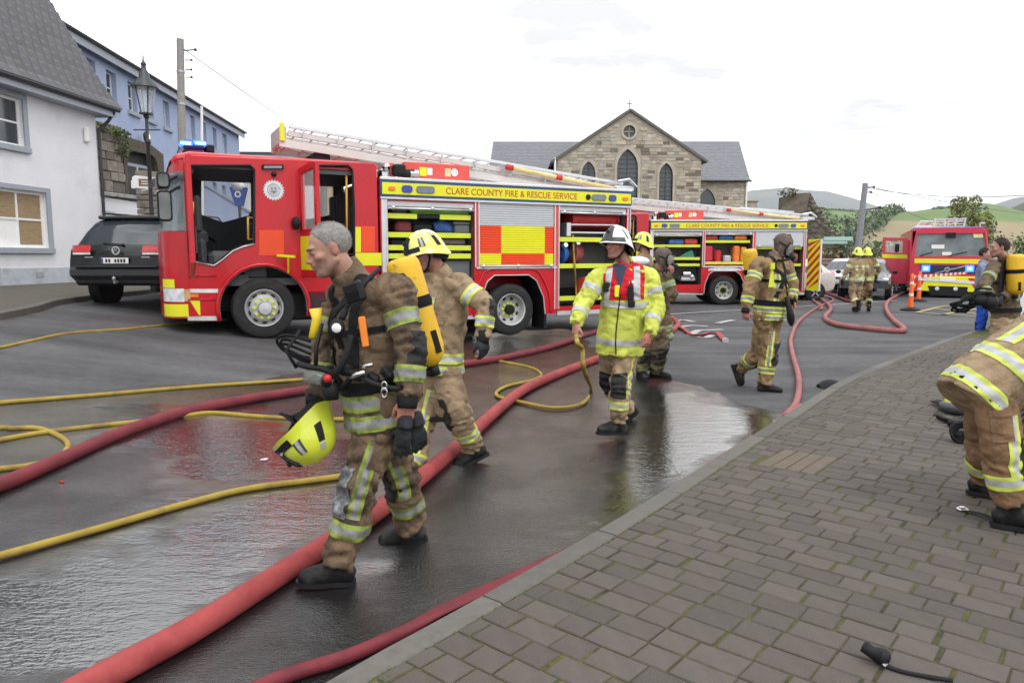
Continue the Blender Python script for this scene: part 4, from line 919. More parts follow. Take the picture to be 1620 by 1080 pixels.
def fire_engine(name, loc, rz, label, scale=1., lockers=('open', 'shut', 'open'), first=True):
 e=empty(name, loc, rz, label, 'fire engine', scale=scale)
 def part(nm, mb, mats, par=None, smooth=False):return mb.build(nm, mats, par or e, smooth=smooth)
 # - cab sides 
 arch=[(.03+.74*math.cos(a), .69+.74*math.sin(a))for a in np.linspace(math.radians(194), math.radians(-12), 18)]
 side=[(-1.13, .60), (-.70, .53)]+arch+[(.80, .56), (2.03, .56), (2.03, 3.16), (1.98, 3.2), (-1.02, 3.16), (-1.13, 3.08)]
 d1=PX([(296, 268), (301, 262), (396, 262), (402, 268), (402, 384), (385, 388), (368, 395), (350, 410), (338, 418), (308, 412), (299, 398)])
 d2=PX([(478, 268), (484, 262), (551, 262), (557, 268), (560, 330), (560, 404), (552, 416), (478, 416)])
 if name=='x':pass
 mb=MB();vs, fs=plate(side, [d1[::-1], d2[::-1]], .07, .012);mb.add(vs, fs)
 part('cab_side', mb, M_red, smooth=30)
 for dd_ in(d1, d2):
  mb=MB();mb.tube([(x, -.005, z)for x, z in dd_], .02, 6, closed=True);part('door_seal', mb, M_blk, smooth='all')
 mb=MB();lo=PX([(402, 386), (385, 390), (368, 397), (350, 412), (338, 420), (308, 414)]);mb.tube([(x, -.022, z)for x, z in lo], .012, 6);part('sill_trim', mb, M_alu, smooth='all')
 w1=PX([(316, 280), (393, 281), (396, 343), (345, 352), (322, 345)], TW);w2=PX([(482, 281), (524, 281), (526, 342), (482, 348)], TW)
 w1=[TL(u, v, TW)for u, v in((318, 280), (391, 280), (396, 284), (397, 340), (352, 352), (318, 340))];w2=[TL(u, v, TW)for u, v in((474, 281), (522, 281), (526, 285), (526, 340), (474, 349))]
 mb=MB();vs, fs=plate(side, [w1, w2], .07, .012);mb.add([(x, TW-.07+y, z)for x, y, z in vs], fs);part('far_cab_side', mb, M_red, smooth=30)
 mb=MB();vs, fs=plate(side[:2]+side[20:], [w1[:], w2[:]], .01);mb.add([(x, TW-.085+y, z)for x, y, z in vs], fs);part('far_lining', mb, M_int)
 mb=MB();mb.box((-1.13, TW-.05, 1.9), (1.95, TW-.045, 3.0));part('far_side_glass', mb, M_clear)
 # - front wrap: bumper, corner panels, screen, roof -
 fp=[(-1.12, .0)]+[(-1.12-.36*math.sin(a), .36-.36*math.cos(a))for a in np.linspace(0, math.pi/2, 7)[1:]]+[(-1.50, .9), (-1.51, TW/2), (-1.50, TW-.9)]+[(-1.12-.36*math.sin(a), TW-.36+.36*math.cos(a))for a in np.linspace(math.pi/2, 0, 7)]
 def ring(z, back, grow=0.):return[(s_+back*min(1, (-1.12-s_)/.36), y+(grow if y>1.2 else-grow)*1.0, z)for s_, y in fp]
 def band(nm, zs, m, gr=0., split=None):
  mb=MB();mb.grid([ring(z, .0 if z<1.9 else(z-1.9)*.2, gr)for z in zs]);mb.grid([ring(z, .03 if z<1.9 else.03+(z-1.9)*.2, gr-.02)for z in zs]);
  return part(nm, mb, m, smooth=40)
 bump=band('bumper', [.57, .62, .75, 1.13, 1.19], M_red)
 band('front_panel', [1.19, 1.4, 1.75, 1.96], M_red);band('windscreen', [1.97, 2.2, 2.6, 2.9], mat('windscreen', (.35, .42, .44), .04, alpha=.42, rvar=0, var=0));band('visor_panel', [2.9, 2.97, 3.08], M_red)
 mb=MB();mb.grid([ring(2.88, .196, .03), ring(2.84, .06, .05), ring(2.78, -.1, .06)]);part('sun_visor', mb, mat('visor_dark', (.03, .03, .03), .3, alpha=.8))
 cs=lambda u, v:TL(u, v)
 def corner(nm, a0, a1, z0, z1, m, par, o_=.006, slant=0.):
  mb=MB();rows=[]
  for z in np.linspace(z0, z1, 4):
   f=(z-z0)/(z1-z0);row=[]
   for a in np.radians(np.linspace(a0+slant*f, a1+slant*f, 7)):row.append((-1.12-(.36+o_)*math.sin(a), .36-(.36+o_)*math.cos(a), z))
   rows.append(row)
  mb.grid(rows);return part(nm, mb, m, par, smooth='all')
 corner('reflective_patch', 4, 88, .60, .80, M_yel, bump, .008, 0);corner('reflective_patch', 34, 88, 1.06, 1.20, M_yel, bump, .01)
 mb=MB();s0, z0=TL(293, 472);mb.add([(-1.13, -.006, .62), (-.97, -.006, .62), (-.97, -.006, .88), (-1.13, -.006, .88)], [(0, 1, 2, 3)]);part('reflective_patch', mb, M_yel, bump)
 mb=MB();mb.add([(-1.5, .3, .58), (-1.13, -.010, .60), (-.985, -.010, .60), (-1.13, -.010, .88), (-1.22, -.02, .88)], [(1, 2, 3)]);part('red_slash', mb, M_red, bump)
 corner('headlight', 12, 80, .84, 1.05, M_lens, bump, .012);corner('indicator', -2, 12, .85, 1.04, mat('amber_clear', (.6, .35, .16), .2), bump, .012)
 # - roof and cab interior 
 mb=MB();rows=[]
 for y, z in((.0, 3.13), (.03, 3.185), (.12, 3.225), (.4, 3.25), (TW-.4, 3.25), (TW-.12, 3.225), (TW-.03, 3.185), (TW, 3.13)):rows.append([(-1.28, y+(.18 if y<1 else-.18), z-.13), (-1.2, y+(.08 if y<1 else-.08), z-.04), (-1.02, y, z), (.5, y, z), (2.0, y, z), (2.05, y, z-.03)])
 mb.grid(rows);mb.box((-1.05, .06, 3.06), (2.0, TW-.06, 3.1));part('cab_roof', mb, M_red, smooth=40)
 mb=MB();mb.box((-1.1, .09, 2.98), (2.0, TW-.1, 3.05), 0);mb.box((-1.2, .1, 2.86), (-.95, TW-.1, 3.0), 0, .05);part('headlining', mb, M_intl)
 mb=MB();mb.box((-1.3, .08, 1.08), (2.0, TW-.09, 1.2));mb.box((-.9, .08, 1.2), (-.2, .5, 1.26));mb.box((.75, .0, .62), (1.6, .4, .98), 0, .02);part('cab_floor', mb, M_int)
 mb=MB();mb.box((-.75, .62, 1.2), (.65, 1.75, 1.66), 0, .08);mb.box((-.25, .3, 1.2), (.15, .62, 1.5), 0, .03);part('engine_cover', mb, M_intl, smooth=30)
 mb=MB();mb.box((-1.36, .14, 1.35), (-.98, TW-.16, 1.95), 0, .08);mb.box((-1.1, .5, 1.75), (-.75, 1.1, 2.02), 0, .07);mb.box((-.95, .1, 1.3), (-.82, .4, 1.85), 0, .05);mb.box((-.98, .2, 1.95), (-.86, .3, 2.55), 0, .04);part('dashboard', mb, M_int, smooth=30)
 mb=MB();c=Vector((-.72, 1.78, 1.95));ax=Vector((.5, 0, .85)).normalized();u_=Vector((0, 1, 0));w_=ax.cross(u_)
 mb.tube([c+(u_*math.cos(a)+w_*math.sin(a))*.23 for a in np.linspace(0, 2*math.pi, 25)[:-1]], .017, 8, closed=True);mb.tube([c, c-ax*.4], .03, 8);mb.tube([c-u_*.22, c+u_*.22], .014, 6);part('steering_wheel', mb, M_blk, smooth='all')
 for sx, yy in((-.35, .32), (-.35, 1.75)):
  mb=MB();mb.box((sx, yy-.24, 1.42), (sx+.52, yy+.24, 1.58), 0, .06);mb.box((sx+.42, yy-.24, 1.5), (sx+.58, yy+.24, 2.2), 0, .06, );mb.box((sx+.44, yy-.14, 2.2), (sx+.56, yy+.14, 2.42), 0, .05);part('seat', mb, M_int, smooth=30)
 mb=MB();mb.box((1.35, .25, 1.2), (1.95, TW-.25, 1.62), 0, .04);mb.box((1.78, .2, 1.62), (1.98, TW-.2, 2.8), 0, .05)
 for k in range(7):mb.box((1.66, .3+k*.27, 1.7), (1.79, .5+k*.27, 2.75), 0, .03)
 part('crew_seats', mb, M_int, smooth=30)
 mb=MB();mb.box((.42, .75, 1.2), (.5, 1.7, 2.1), 0, .02);part('console', mb, M_intl)
 mb=MB();a, b=TL(548, 267, .12), TL(548, 357, .12);mb.tube([(a[0], .12, a[1]), (b[0], .12, b[1]-.5)], .02, 8);part('grab_rail', mb, M_hand, smooth='all')
 for(u, v0, v1)in((397, 345, 378), (300, 321, 336)):
  a, b=TL(u, v0, .1), TL(u, v1, .1);mb=MB();dx=-.05 if u>350 else.05
  mb.tube([(a[0]-dx, .1, a[1]), (a[0]+dx, .07, a[1]+.01), (b[0]+dx, .07, b[1]-.01), (b[0]-dx, .1, b[1])], .018, 8);part('grab_rail', mb, M_hand, smooth='all')
  # - cab flank colour, emblem, lamps, arch lip 
 def flat(nm, px, m, y=-.004, par=None, th=.003):
  vs, fs=plate(PX(px), [], th);mb=MB();mb.add([(a, y-th+b, c)for a, b, c in vs], fs);return part(nm, mb, m, par)
 flat('orange_square', [(410, 404), (449, 404), (449, 364), (410, 364)], M_org)
 flat('yellow_square', [(562, 399), (571, 399), (571, 359), (562, 359)], M_yel);flat('orange_square', [(572, 399), (593, 399), (593, 358), (572, 358)], M_org)
 flat('yellow_square', [(562, 420), (604, 420), (604, 400), (562, 400)], M_yel)
 flat('roof_lamp', [(414, 268), (448, 268), (448, 261), (414, 261)], M_blk, th=.05);flat('roof_lamp_lens', [(417, 267), (445, 267), (445, 263), (417, 263)], mat('lamp_grey2', (.2, .22, .24), .15), y=-.056)
 cx, cz=TL(433, 301);mb=MB();vs, fs=plate(star(cx, cz, .145, .178, 22), [disc(cx, cz, .085)[::-1]], .003);mb.add([(a, -.008+b, c)for a, b, c in vs], fs);em=part('emblem', mb, M_reflw)
 mb=MB();vs, fs=plate(disc(cx, cz, .085), [], .003);mb.add([(a, -.0085+b, c)for a, b, c in vs], fs);part('emblem_disc', mb, mat('emblem_grey', (.45, .48, .52), .4), em)
 mb=MB()
 for dx, dz, rr_ in((-.03, .025, .018), (.028, .03, .02), (0, -.03, .026), (-.035, -.02, .014), (.036, -.018, .014)):vs, fs=plate(disc(cx+dx, cz+dz, rr_, 10), [], .002);mb.add([(a, -.012+b, c)for a, b, c in vs], fs)
 part('emblem_figures', mb, mat('emblem_brown', (.22, .2, .14), .5), em)
 mb=MB()
 vs, fs=plate(disc(cx, cz, .105), [disc(cx, cz, .097)[::-1]], .002);mb.add([(a, -.012+b, c)for a, b, c in vs], fs);part('emblem_ring', mb, M_navy, em)
 mb=MB();mb.tube([(x, -.015, z)for x, z in arch], .035, 8);part('arch_lip', mb, M_red, smooth='all')
 mb=MB();mb.tube([(.03+(x-.03)*.965, -.012, .69+(z-.69)*.965)for x, z in arch], .012, 6);part('arch_trim', mb, M_alud, smooth='all')
 mb=MB();mb.grid([[(x*1.0, y, z)for x, z in arch]for y in(.0, .75)]);part('arch_liner', mb, M_blk)
 flat('step_strip', [(300, 463), (345, 463), (345, 457), (300, 457)], M_reflw);flat('skirt_strip', [(297, 507), (343, 507), (343, 500), (297, 500)], mat('skirt_white', (.5, .5, .5), .5));flat('side_indicator', [(301, 470), (314, 470), (314, 465), (301, 465)], M_amber, th=.012)
 for v in(436, 474):a, b=TL(297, v), TL(343, v);mb=MB();mb.tube([(a[0], -.006, a[1]), (b[0], -.006, b[1])], .014, 6);part('panel_crease', mb, M_red, smooth='all')
 mb=MB();mb.ball((TL(433, 276)[0], -.03, TL(433, 276)[1]), .045, 10, 6);part('camera_dome', mb, M_blk, smooth='all')
 for(u0, v0, u1, v1)in((248, 273, 268, 298), (250, 302, 271, 350)):
  a, b=TL(u0, v1, -.3), TL(u1, v0, -.3);vs, fs=plate(rrect(a[0], a[1], b[0], b[1], .06), [], .12, .015);mb=MB();mb.add([(x, -.36+y, z)for x, y, z in vs], fs);mi_=part('mirror', mb, M_blk, smooth=30)
  vs, fs=plate(rrect(a[0]+.025, a[1]+.03, b[0]-.025, b[1]-.03, .04), [], .004);mb=MB();mb.add([(x, -.368+y, z)for x, y, z in vs], fs);part('mirror_glass', mb, mat('mirror_dark', (.10, .11, .11), .08, var=.5, vscale=3, rvar=0), mi_)  # dark mottled glass colour stands in for the mirror's reflection
 a=TL(268, 285, -.2);mb=MB();mb.tube([(a[0], -.25, a[1]), (-1.18, .05, a[1]+.1)], .022, 6);b=TL(268, 305, -.2);mb.tube([(b[0], -.25, b[1]), (-1.18, .05, b[1]+.12)], .022, 6);part('mirror_arm', mb, M_blk)
 dz0, dz1=1.22, 3.04
 vs, fs=plate([(0, dz0+.45), (.25, dz0), (1.0, dz0+.25), (1.0, dz1), (0, dz1)], [[(.1, 2.05), (.92, 2.05), (.92, dz1-.08), (.1, dz1-.08)]], .075, .012)
 dr=empty('door', (-1.10, 0, 0));dr.parent=e;dr.rotation_euler=(0, 0, math.radians(-92.5));mb=MB();mb.add(vs, fs);part('door_shell', mb, M_red, dr, 30)
 mb=MB();mb.box((.1, .03, 2.05), (.92, .036, dz1-.08));part('door_glass', mb, M_clear, dr)
 mb=MB();mb.box((.12, .075, 1.6), (.9, .11, 2.0), 0, .015);part('door_lining', mb, M_int, dr)
 vs, fs=plate([(0, 1.22), (.84, 1.22), (.84, dz1+.03), (.62, dz1+.06), (0, dz1)], [[(.12, 2.02), (.72, 2.02), (.72, dz1-.06), (.12, dz1-.1)]], .07, .012)
 dr2=empty('door', (.66, 0, 0));dr2.parent=e;dr2.rotation_euler=(0, 0, math.radians(-83));mb=MB();mb.add(vs, fs);part('door_shell', mb, M_red, dr2, 30)
 mb=MB();mb.box((.12, .03, 2.02), (.72, .036, dz1-.08));part('door_glass', mb, M_clear, dr2)
 mb=MB();mb.box((.02, -.008, 1.34), (.82, -.002, 1.9));part('yellow_square', mb, M_yel, dr2)
 mb=MB();mb.box((.6, -.03, 1.4), (.74, .0, 1.62), 0, .01);part('door_handle', mb, M_blk, dr2)
 mb=MB();mb.ball((.1, -.1, 2.12), .11, 12, 8, 0, (1, .6, 1));mb.tube([(.1, -.02, 2.12), (.1, -.1, 2.12)], .03, 6);part('door_mirror', mb, M_blk, dr2, 'all')
 mb=MB();a, b, c=TL(438, 404), TL(462, 406), TL(450, 422);mb.bar((a[0], -.05, a[1]), (b[0], -.25, b[1]), .05, .04);mb.bar((b[0]-.1, -.2, b[1]), (c[0]+.05, -.05, c[1]-.1), .03, .03);part('grab_bracket', mb, M_yel)
 lb=empty('light_bar', (0, 0, 0));lb.parent=e
 y0=.5;a, b=TL(287, 233, y0), TL(325, 222, y0)
 mb=MB();mb.box((a[0], y0, a[1]-.01), (b[0], TW-.5, b[1]-.005), 0, .04);part('beacon_lens', mb, M_bluel, lb, 30)
 mb=MB()
 for u in(295, 316):c=TL(u, 228, y0);mb.box((c[0]-.11, y0-.015, c[1]-.035), (c[0]+.11, y0+.2, c[1]+.055), 0, .03)
 part('beacon_lamp', mb, M_bemit, lb, 30)
 mb=MB()
 for u in(294, 317):c=TL(u, 227.5, y0);mb.box((c[0]-.075, y0-.022, c[1]-.012), (c[0]+.075, y0-.012, c[1]+.022), 0, .004)
 part('beacon_bulb', mb, M_bwhite, lb, 30)
 mb=MB();c0, c1=TL(293, 246, y0), TL(326, 233, y0);mb.box((c0[0]+.04, y0+.05, 3.2), (c1[0]-.04, TW-.55, a[1]), 0, .03);part('beacon_base', mb, mat('base_maroon', (.12, .03, .06), .5), lb)
 c0=TL(326, 240, y0);c1=TL(340, 228, y0);mb=MB();mb.box((c0[0], y0+.1, c0[1]), (c1[0], y0+.5, c1[1]), 0, .02);part('siren_horn', mb, M_blk, lb)
 # - body 
 B0, B1=2.07, 7.57
 wa=[]
 for s_, z in((4.02, .41), (4.05, .75), (4.18, 1.08), (4.34, 1.20), (5.10, 1.20), (5.28, 1.08), (5.44, .75), (5.48, .41)):wa.append((s_, z))
 L1=(2.21, 3.91, .72, 2.56);L2=(4.03, 5.67, 1.40, 2.60);L3=(5.81, 7.46, .55, 2.58)
 fr=[(B0, .42), wa[0]]+wa[1:-1]+[wa[-1], (5.72, .41), (B1, .42), (B1, 2.97), (B0, 2.97)]
 fr=[(B0, .45)]+wa+[(5.74, .41), (5.76, .46), (B1, .46), (B1, 2.97), (B0, 2.97)]
 hole=lambda q:[(q[0], q[2]), (q[1], q[2]), (q[1], q[3]), (q[0], q[3])]
 vs, fs=plate(fr, [hole(L1), hole(L2), hole(L3)], .05);mb=MB();mb.add(vs, fs);part('body_side', mb, M_red)
 mb=MB();mb.grid([[(s_, y, z)for s_, z in wa]for y in(.0, .7)]);part('arch_liner', mb, M_blk)
 lip=[(s_+(-.13 if s_<4.7 else.13)*(1 if z<1.15 else.55), z+(.0 if z<.5 else.12 if z>1.1 else.05))for s_, z in wa]
 mb=MB();mb.tube([(s_, -.008, z)for s_, z in spline([(a, b, 0)for a, b in lip], 5)for z in[z]]if 0 else[(q.x, -.008, q.y)for q in spline([(a, b, 0)for a, b in lip], 5)], .02, 8);part('arch_lip', mb, M_red, smooth='all')
 mb=MB();mb.tube([(s_, -.006, z)for s_, z in wa], .012, 6);part('arch_trim', mb, M_alud)
 for a, b, z0 in((2.09, 2.2, .5), (3.92, 4.02, 1.36), (5.68, 5.80, .5), (7.47, 7.56, .5)):
  mb=MB();mb.box((a, -.012, z0), (b, -.001, 2.62));p_=part('pillar', mb, M_pink if a>3 else M_alu)
  mb=MB();mb.box((a, -.024, z0), (a+.025, -.013, 2.62));mb.box((b-.025, -.024, z0), (b, -.013, 2.62));part('pillar_edge', mb, M_alu, p_)
 mb=MB();mb.box((B0, -.04, 2.63), (B1, -.001, 2.92), 0, .008);cor=part('name_board', mb, M_navy)
 mb=MB();mb.box((B0+.035, -.047, 2.672), (B1-.035, -.041, 2.878));part('yellow_panel', mb, M_yel, cor)
 mb=MB();mb.box((B0, -.045, 2.585), (B1, -.001, 2.628), 0, .008);mb.box((B0, -.05, 2.922), (B1, .05, 2.975), 0, .01);mb.box((3.95, -.03, 1.325), (5.75, -.001, 1.36), 0, .006);part('bright_rail', mb, M_alu)
 vs, fs=letters('CLARE COUNTY FIRE & RESCUE SERVICE', .2, .004);xs=[v[0]for v in vs];a, b=TL(704, 300)[0], TL(911, 310)[0];k=(b-a)/(max(xs)-min(xs))
 zs=[v[2]for v in vs];kz=.118/(max(zs)-min(zs));zm=(max(zs)+min(zs))/2
 mb=MB();mb.add([((v[0]-min(xs))*k+a, -.050+v[1], 2.775+(v[2]-zm)*kz)for v in vs], fs);part('lettering', mb, M_letter, cor)
 def lamp_(u0, u1, m, nm, h=.12, z=2.775, th=.02):a, b=TL(u0, 300)[0], TL(u1, 300)[0];vs, fs=plate(rrect(a, z-h/2, b, z+h/2, h*.42), [], th, .005);mb=MB();mb.add([(x, -.047-th+y, zz)for x, y, zz in vs], fs);part(nm, mb, m, cor, 30)
 lamp_(613, 624, M_amber, 'side_lamp', .07);lamp_(634, 651, M_bluel, 'side_beacon', .13);lamp_(657, 686, mat('scene_lamp', (.16, .19, .21), .25), 'scene_lamp', .13)
 lamp_(925, 932, M_blk, 'side_camera', .11);lamp_(934, 957, mat('scene_lamp', (.16, .19, .21)), 'scene_lamp', .13);lamp_(961, 973, M_bluel, 'side_beacon', .13);lamp_(983, 992, M_amber, 'side_lamp', .07)
 for q, st_, bk in((L1, lockers[0], .75), (L2, lockers[1], .75), (L3, lockers[2], .8)):
  x0, x1, z0, z1=q
  mb=MB();mb.box((x0-.03, bk, z0-.02), (x1+.03, bk+.03, z1+.02));mb.box((x0-.04, .05, z0-.02), (x0-.008, bk, z1));mb.box((x1+.008, .05, z0-.02), (x1+.04, bk, z1));mb.box((x0-.03, .052, z0-.05), (x1+.03, bk, z0-.012));mb.box((x0-.03, .052, z1+.008), (x1+.03, bk, z1+.04))
  part('locker_lining', mb, [M_lock, M_lockd])
  if st_=='shut':
   n=27;cols=[MB(), ]
   sh=empty('roller_shutter', (0, 0, 0));sh.parent=e;h=(z1-z0)/n
   ms=[M_slatw, M_org, M_yel]
   cut=[TL(u, 380)[0]for u in(760, 793, 862)];zr=TL(800, 359)[1];zm_=TL(800, 401)[1]
   mb=MB()
   for i in range(n):
    za=z0+i*h;zc=za+h/2
    segs=[(x0, x1, 0)]if zc>zr else([(x0, cut[1], 1), (cut[1], cut[2], 2), (cut[2], x1, 1)]if zc>zm_ else[(x0, cut[1], 2), (cut[1], cut[2], 1), (cut[2], x1, 2)])
    for a, b, m_ in segs:
     mb.add([(a, .012, za), (b, .012, za), (b, .0, za+h*.2), (a, .0, za+h*.2), (b, .0, za+h*.8), (a, .0, za+h*.8), (b, .012, za+h), (a, .012, za+h)], [(0, 1, 2, 3), (3, 2, 4, 5), (5, 4, 6, 7)], m_)
   o=part('slats', mb, ms, sh);o['kind']='stuff'
   mb=MB();mb.tube([(x0, -.03, z0-.02), (x1, -.03, z0-.02)], .02, 8)
   for k in(.04, .5, .96):mb.ball((x0+(x1-x0)*k, -.035, z0-.02), .04, 8, 6)
   part('lift_bar', mb, M_alu, sh, 'all')
  else:
   zb=2.05 if st_=='half' else z1-.13
   sh=empty('roller_shutter', (0, 0, 0));sh.parent=e
   mb=MB();mb.box((x0, .0, zb+.03), (x1, .05, z1), 0, .01);part('shutter_roll', mb, M_slatw if st_=='half' else M_alud, sh)
   mb=MB();mb.tube([(x0, -.02, zb), (x1, -.02, zb)], .022, 8)
   for k in(.06, .5, .95):mb.ball((x0+(x1-x0)*k, -.025, zb+.01), .042, 8, 6)
   part('lift_bar', mb, M_alu, sh, 'all')
 mb=MB();mb.box((B0, .0, .36), (4.0, .06, .449), 0, .01);part('sill_rail', mb, M_alud);mb=MB();mb.box((5.77, .0, .36), (B1, .06, .458), 0, .01);part('sill_rail', mb, M_alud)
 mb=MB();mb.box((B0, TW-.05, .45), (B1, TW, 2.97));mb.box((B0, .051, .46), (B0+.04, TW-.05, 2.97));mb.box((B0+.04, 1.0, .62), (B1-.04, 1.05, 2.8));part('body_shell', mb, M_red)
 mb=MB();mb.box((B1-.04, .051, .46), (B1, TW-.05, 2.97));part('rear_panel', mb, M_red)
 mb=MB();mb.box((B0, .051, 2.90), (B1-.05, TW-.05, 2.95));part('body_roof', mb, M_alud)
 mb=MB();mb.box((-1.2, .6, .62), (B1-.1, .75, .9));mb.box((-1.2, TW-.75, .62), (B1-.1, TW-.6, .9));mb.box((.3, .3, .45), (2.2, .9, .95), 0, .04);mb.box((-.1, .7, .5), (.15, TW-.7, .75));mb.box((4.6, .7, .4), (4.9, TW-.7, .7));mb.box((5.5, .08, .1), (5.56, .6, .75));part('chassis', mb, M_blk)
 wheel(e, .03, .02, .70, .515, 0);wheel(e, 4.74, .05, .515, .515, .16)
 wheel(e, .03, TW-.02, .6, .515, 0, far=True);wheel(e, 4.74, TW-.05, .515, .515, .16, far=True)
 # - roof gear -
 mo=empty('roof_monitor', (0, 0, 0));mo.parent=e;y0=.55
 def rbox(u0, v0, u1, v1, m, nm, dy=.4, yy=y0, bev=.015, th=None):a, b=TL(u0, v1, yy), TL(u1, v0, yy);mb=MB();mb.box((a[0], yy, a[1]), (b[0], yy+dy, b[1]), 0, bev);part(nm, mb, m, mo, 30)
 rbox(640, 262, 743, 291, M_pink, 'monitor_body');rbox(612, 258, 625, 285, M_pink, 'monitor_post', .3)
 rbox(664, 265, 675, 278, M_yel, 'sign_plate', .004, y0-.006, 0);rbox(676, 266, 684, 277, M_reflw, 'sign_plate', .004, y0-.006, 0);rbox(704, 267, 713, 279, mat('sign_cream', (.6, .55, .3), .5), 'sign_plate', .004, y0-.006, 0)
 c=TL(719, 273, y0);vs, fs=plate(disc(c[0], c[1], .075), [], .004);mb=MB();mb.add([(x, y0-.006+y, z)for x, y, z in vs], fs);part('dial', mb, M_reflw, mo)
 a, b=TL(622, 277, y0-.1), TL(640, 268, y0-.1);mb=MB();mb.box((a[0], y0-.2, a[1]), (b[0], y0+.2, b[1]+.08), 0, .03);a=TL(645, 275, y0-.1);mb.tube([(a[0]-.1, y0-.1, a[1]), (a[0]+.12, y0-.1, a[1]+.02)], .07, 10);part('valve', mb, M_blk, mo, 30)
 mb=MB();a, b=TL(648, 275, y0-.1), TL(661, 275, y0-.1);mb.tube([(a[0], y0-.1, a[1]), (b[0], y0-.1, b[1])], .075, 12);a=TL(602, 275, y0);mb.box((a[0], y0, a[1]-.15), (a[0]+.22, y0+.25, a[1]+.1), 0, .03);mb.ball((a[0]+.1, y0-.05, a[1]+.12), .08, 8, 6);part('coupling', mb, M_chr, mo, 30)
 la=empty('roof_ladder', (0, 0, 0));la.parent=e
 yl=.75
 def lad(uv0, uv1, h, ya, yb_, rungs, m, w=.05):
  a, b=TL(*uv0, ya), TL(*uv1, ya);mb=MB();ladder_section(mb, a, b, ya, yb_, h, rungs, 0, w);part('ladder_section', mb, m, la)
 lad((457, 200), (985, 291), .06, yl, yl+.78, 24, M_alu, .05);lad((455, 211), (975, 300), .10, yl+.05, yl+.72, 22, M_lad, .06)
 lad((450, 224), (965, 306), .10, yl+.1, yl+.66, 22, M_lad, .06)
 lad((442, 226), (900, 302), .13, yl-.06, yl+.84, 18, M_lad, .03)
 for k in range(9):
  t=.05+k*.105;u=455+(975-455)*t;v=205+(293-205)*t;a=TL(u, v-3, yl-.04);b=TL(u-1, v+17, yl-.04)
  mb=MB();mb.bar((a[0], yl-.045, a[1]), (b[0], yl-.045, b[1]), .012, .035);part('ladder_bracket', mb, M_alud, la)
 mb=MB();a, b=TL(441, 212, yl), TL(447, 196, yl);mb.box((a[0], yl-.08, a[1]-.18), (b[0]+.05, yl+.9, b[1]-.03), 0, .03);part('ladder_foot', mb, M_lad, la)
 mb=MB();a=TL(447, 205, yl-.1);mb.box((a[0]-.05, yl-.12, a[1]-.2), (a[0]+.03, yl-.07, a[1]+.12), 0, .01);part('rope_hook', mb, M_yel, la)
 mb=MB();a, b=TL(806, 265, yl-.15), TL(968, 298, yl-.15);A, B=Vector((a[0], yl-.15, a[1])), Vector((b[0], yl-.15, b[1]));mb.tube([A, B], .045, 10);po=part('stabiliser_pole', mb, mat('pole_cream', (.72, .56, .24), .45), la, 'all')
 mb=MB()
 for t in(.0, .46):q=A.lerp(B, t);d=(B-A).normalized()*.07;mb.tube([q-d, q+d], .06, 10)
 part('pole_collar', mb, M_redm, po, 'all')
 mb=MB();ladder_section(mb, TL(815, 266, 1.9), TL(935, 285, 1.9), 1.9, 2.25, .05, 9);part('short_ladder', mb, M_alu, la)
 mb=MB();a=TL(985, 296, .6);mb.box((a[0]-.2, .5, 2.98), (a[0]+.25, 1.6, a[1]+.02), 0, .03);mb.tube([(a[0]-.2, .5, a[1]+.1), (a[0]+.1, .5, a[1]+.16), (a[0]+.3, .5, a[1])], .035, 8);part('ladder_gantry', mb, M_alu, la, 30)
 mb=MB();a=TL(505, 246, yl);mb.box((a[0]-.1, yl, 3.2), (a[0]+.2, yl+.7, a[1]+.05), 0, .02);part('gantry_foot', mb, M_blk, la)
 return e
def locker_thing(e, name, label, cat, build, mats, group=None, smooth=30):
 """equipment lying in an open locker: a thing of its own, placed in the engine's coordinates"""
 mb=MB();build(mb);cx=[sum(v[i]for v in mb.v)/len(mb.v)for i in range(2)];c=Vector((cx[0], cx[1], min(v[2]for v in mb.v)))
 mb.v=[tuple(Vector(v)-c)for v in mb.v];o=mb.build(name, mats, None, smooth);M=Matrix.LocRotScale(e.location, e.rotation_euler, e.scale)
 o.matrix_world=M@Matrix.Translation(c);return tag(o, label, cat, group)
def shelf(e, x0, x1, z, y=.06, gap=None, m=None):
 mb=MB();mb.box((x0, y, z-.02), (x1, .72, z+.01));s_=mb.build('shelf', M_lockd, e)
 mb=MB()
 for a, b in([(x0, x1)]if not gap else[(x0, gap[0]), (gap[1], x1)]):mb.box((a, y-.025, z-.05), (b, y-.001, z+.045), 0, .006)
 mb.build('shelf_edge', m or M_lime, s_)
 if gap:mb=MB();mb.box((gap[0], y-.03, z-.04), (gap[1], y-.002, z+.04), 0, .01);mb.build('shelf_latch', M_blk, s_)
 return s_
engine=fire_engine('fire_engine', TA, math.atan2(TD.y, TD.x), 'nearest red fire engine with its cab doors open and lockers rolled up')
Zs=[TL(680, v)[1]for v in(340, 372, 391.5, 408)]
shelf(engine, 2.22, 3.86, TL(620, 341)[1], gap=(TL(661, 340)[0], TL(697, 342)[0]));shelf(engine, 2.22, 3.86, TL(620, 371)[1]);shelf(engine, 2.22, 3.86, TL(620, 391.5)[1]);shelf(engine, 2.22, 3.86, TL(620, 405)[1]);shelf(engine, 2.22, 3.86, 1.0)
bx=lambda u0, v0, u1, v1, y0=.1, y1=.6, b=.05:(lambda mb:(lambda a, c:mb.box((a[0], y0, a[1]), (c[0], y1, c[1]), 0, b))(TL(u0, v1, y0), TL(u1, v0, y0)))
M_tarp=mat('tarp_green', (.30, .62, .10), .6, var=.15, vscale=9, bump=.01, bscale=18);M_bag=mat('bag_blue', (.05, .12, .36), .7, var=.2, vscale=8, bump=.01, bscale=20);M_case=mat('case_grey', (.11, .12, .125), .6, var=.1)
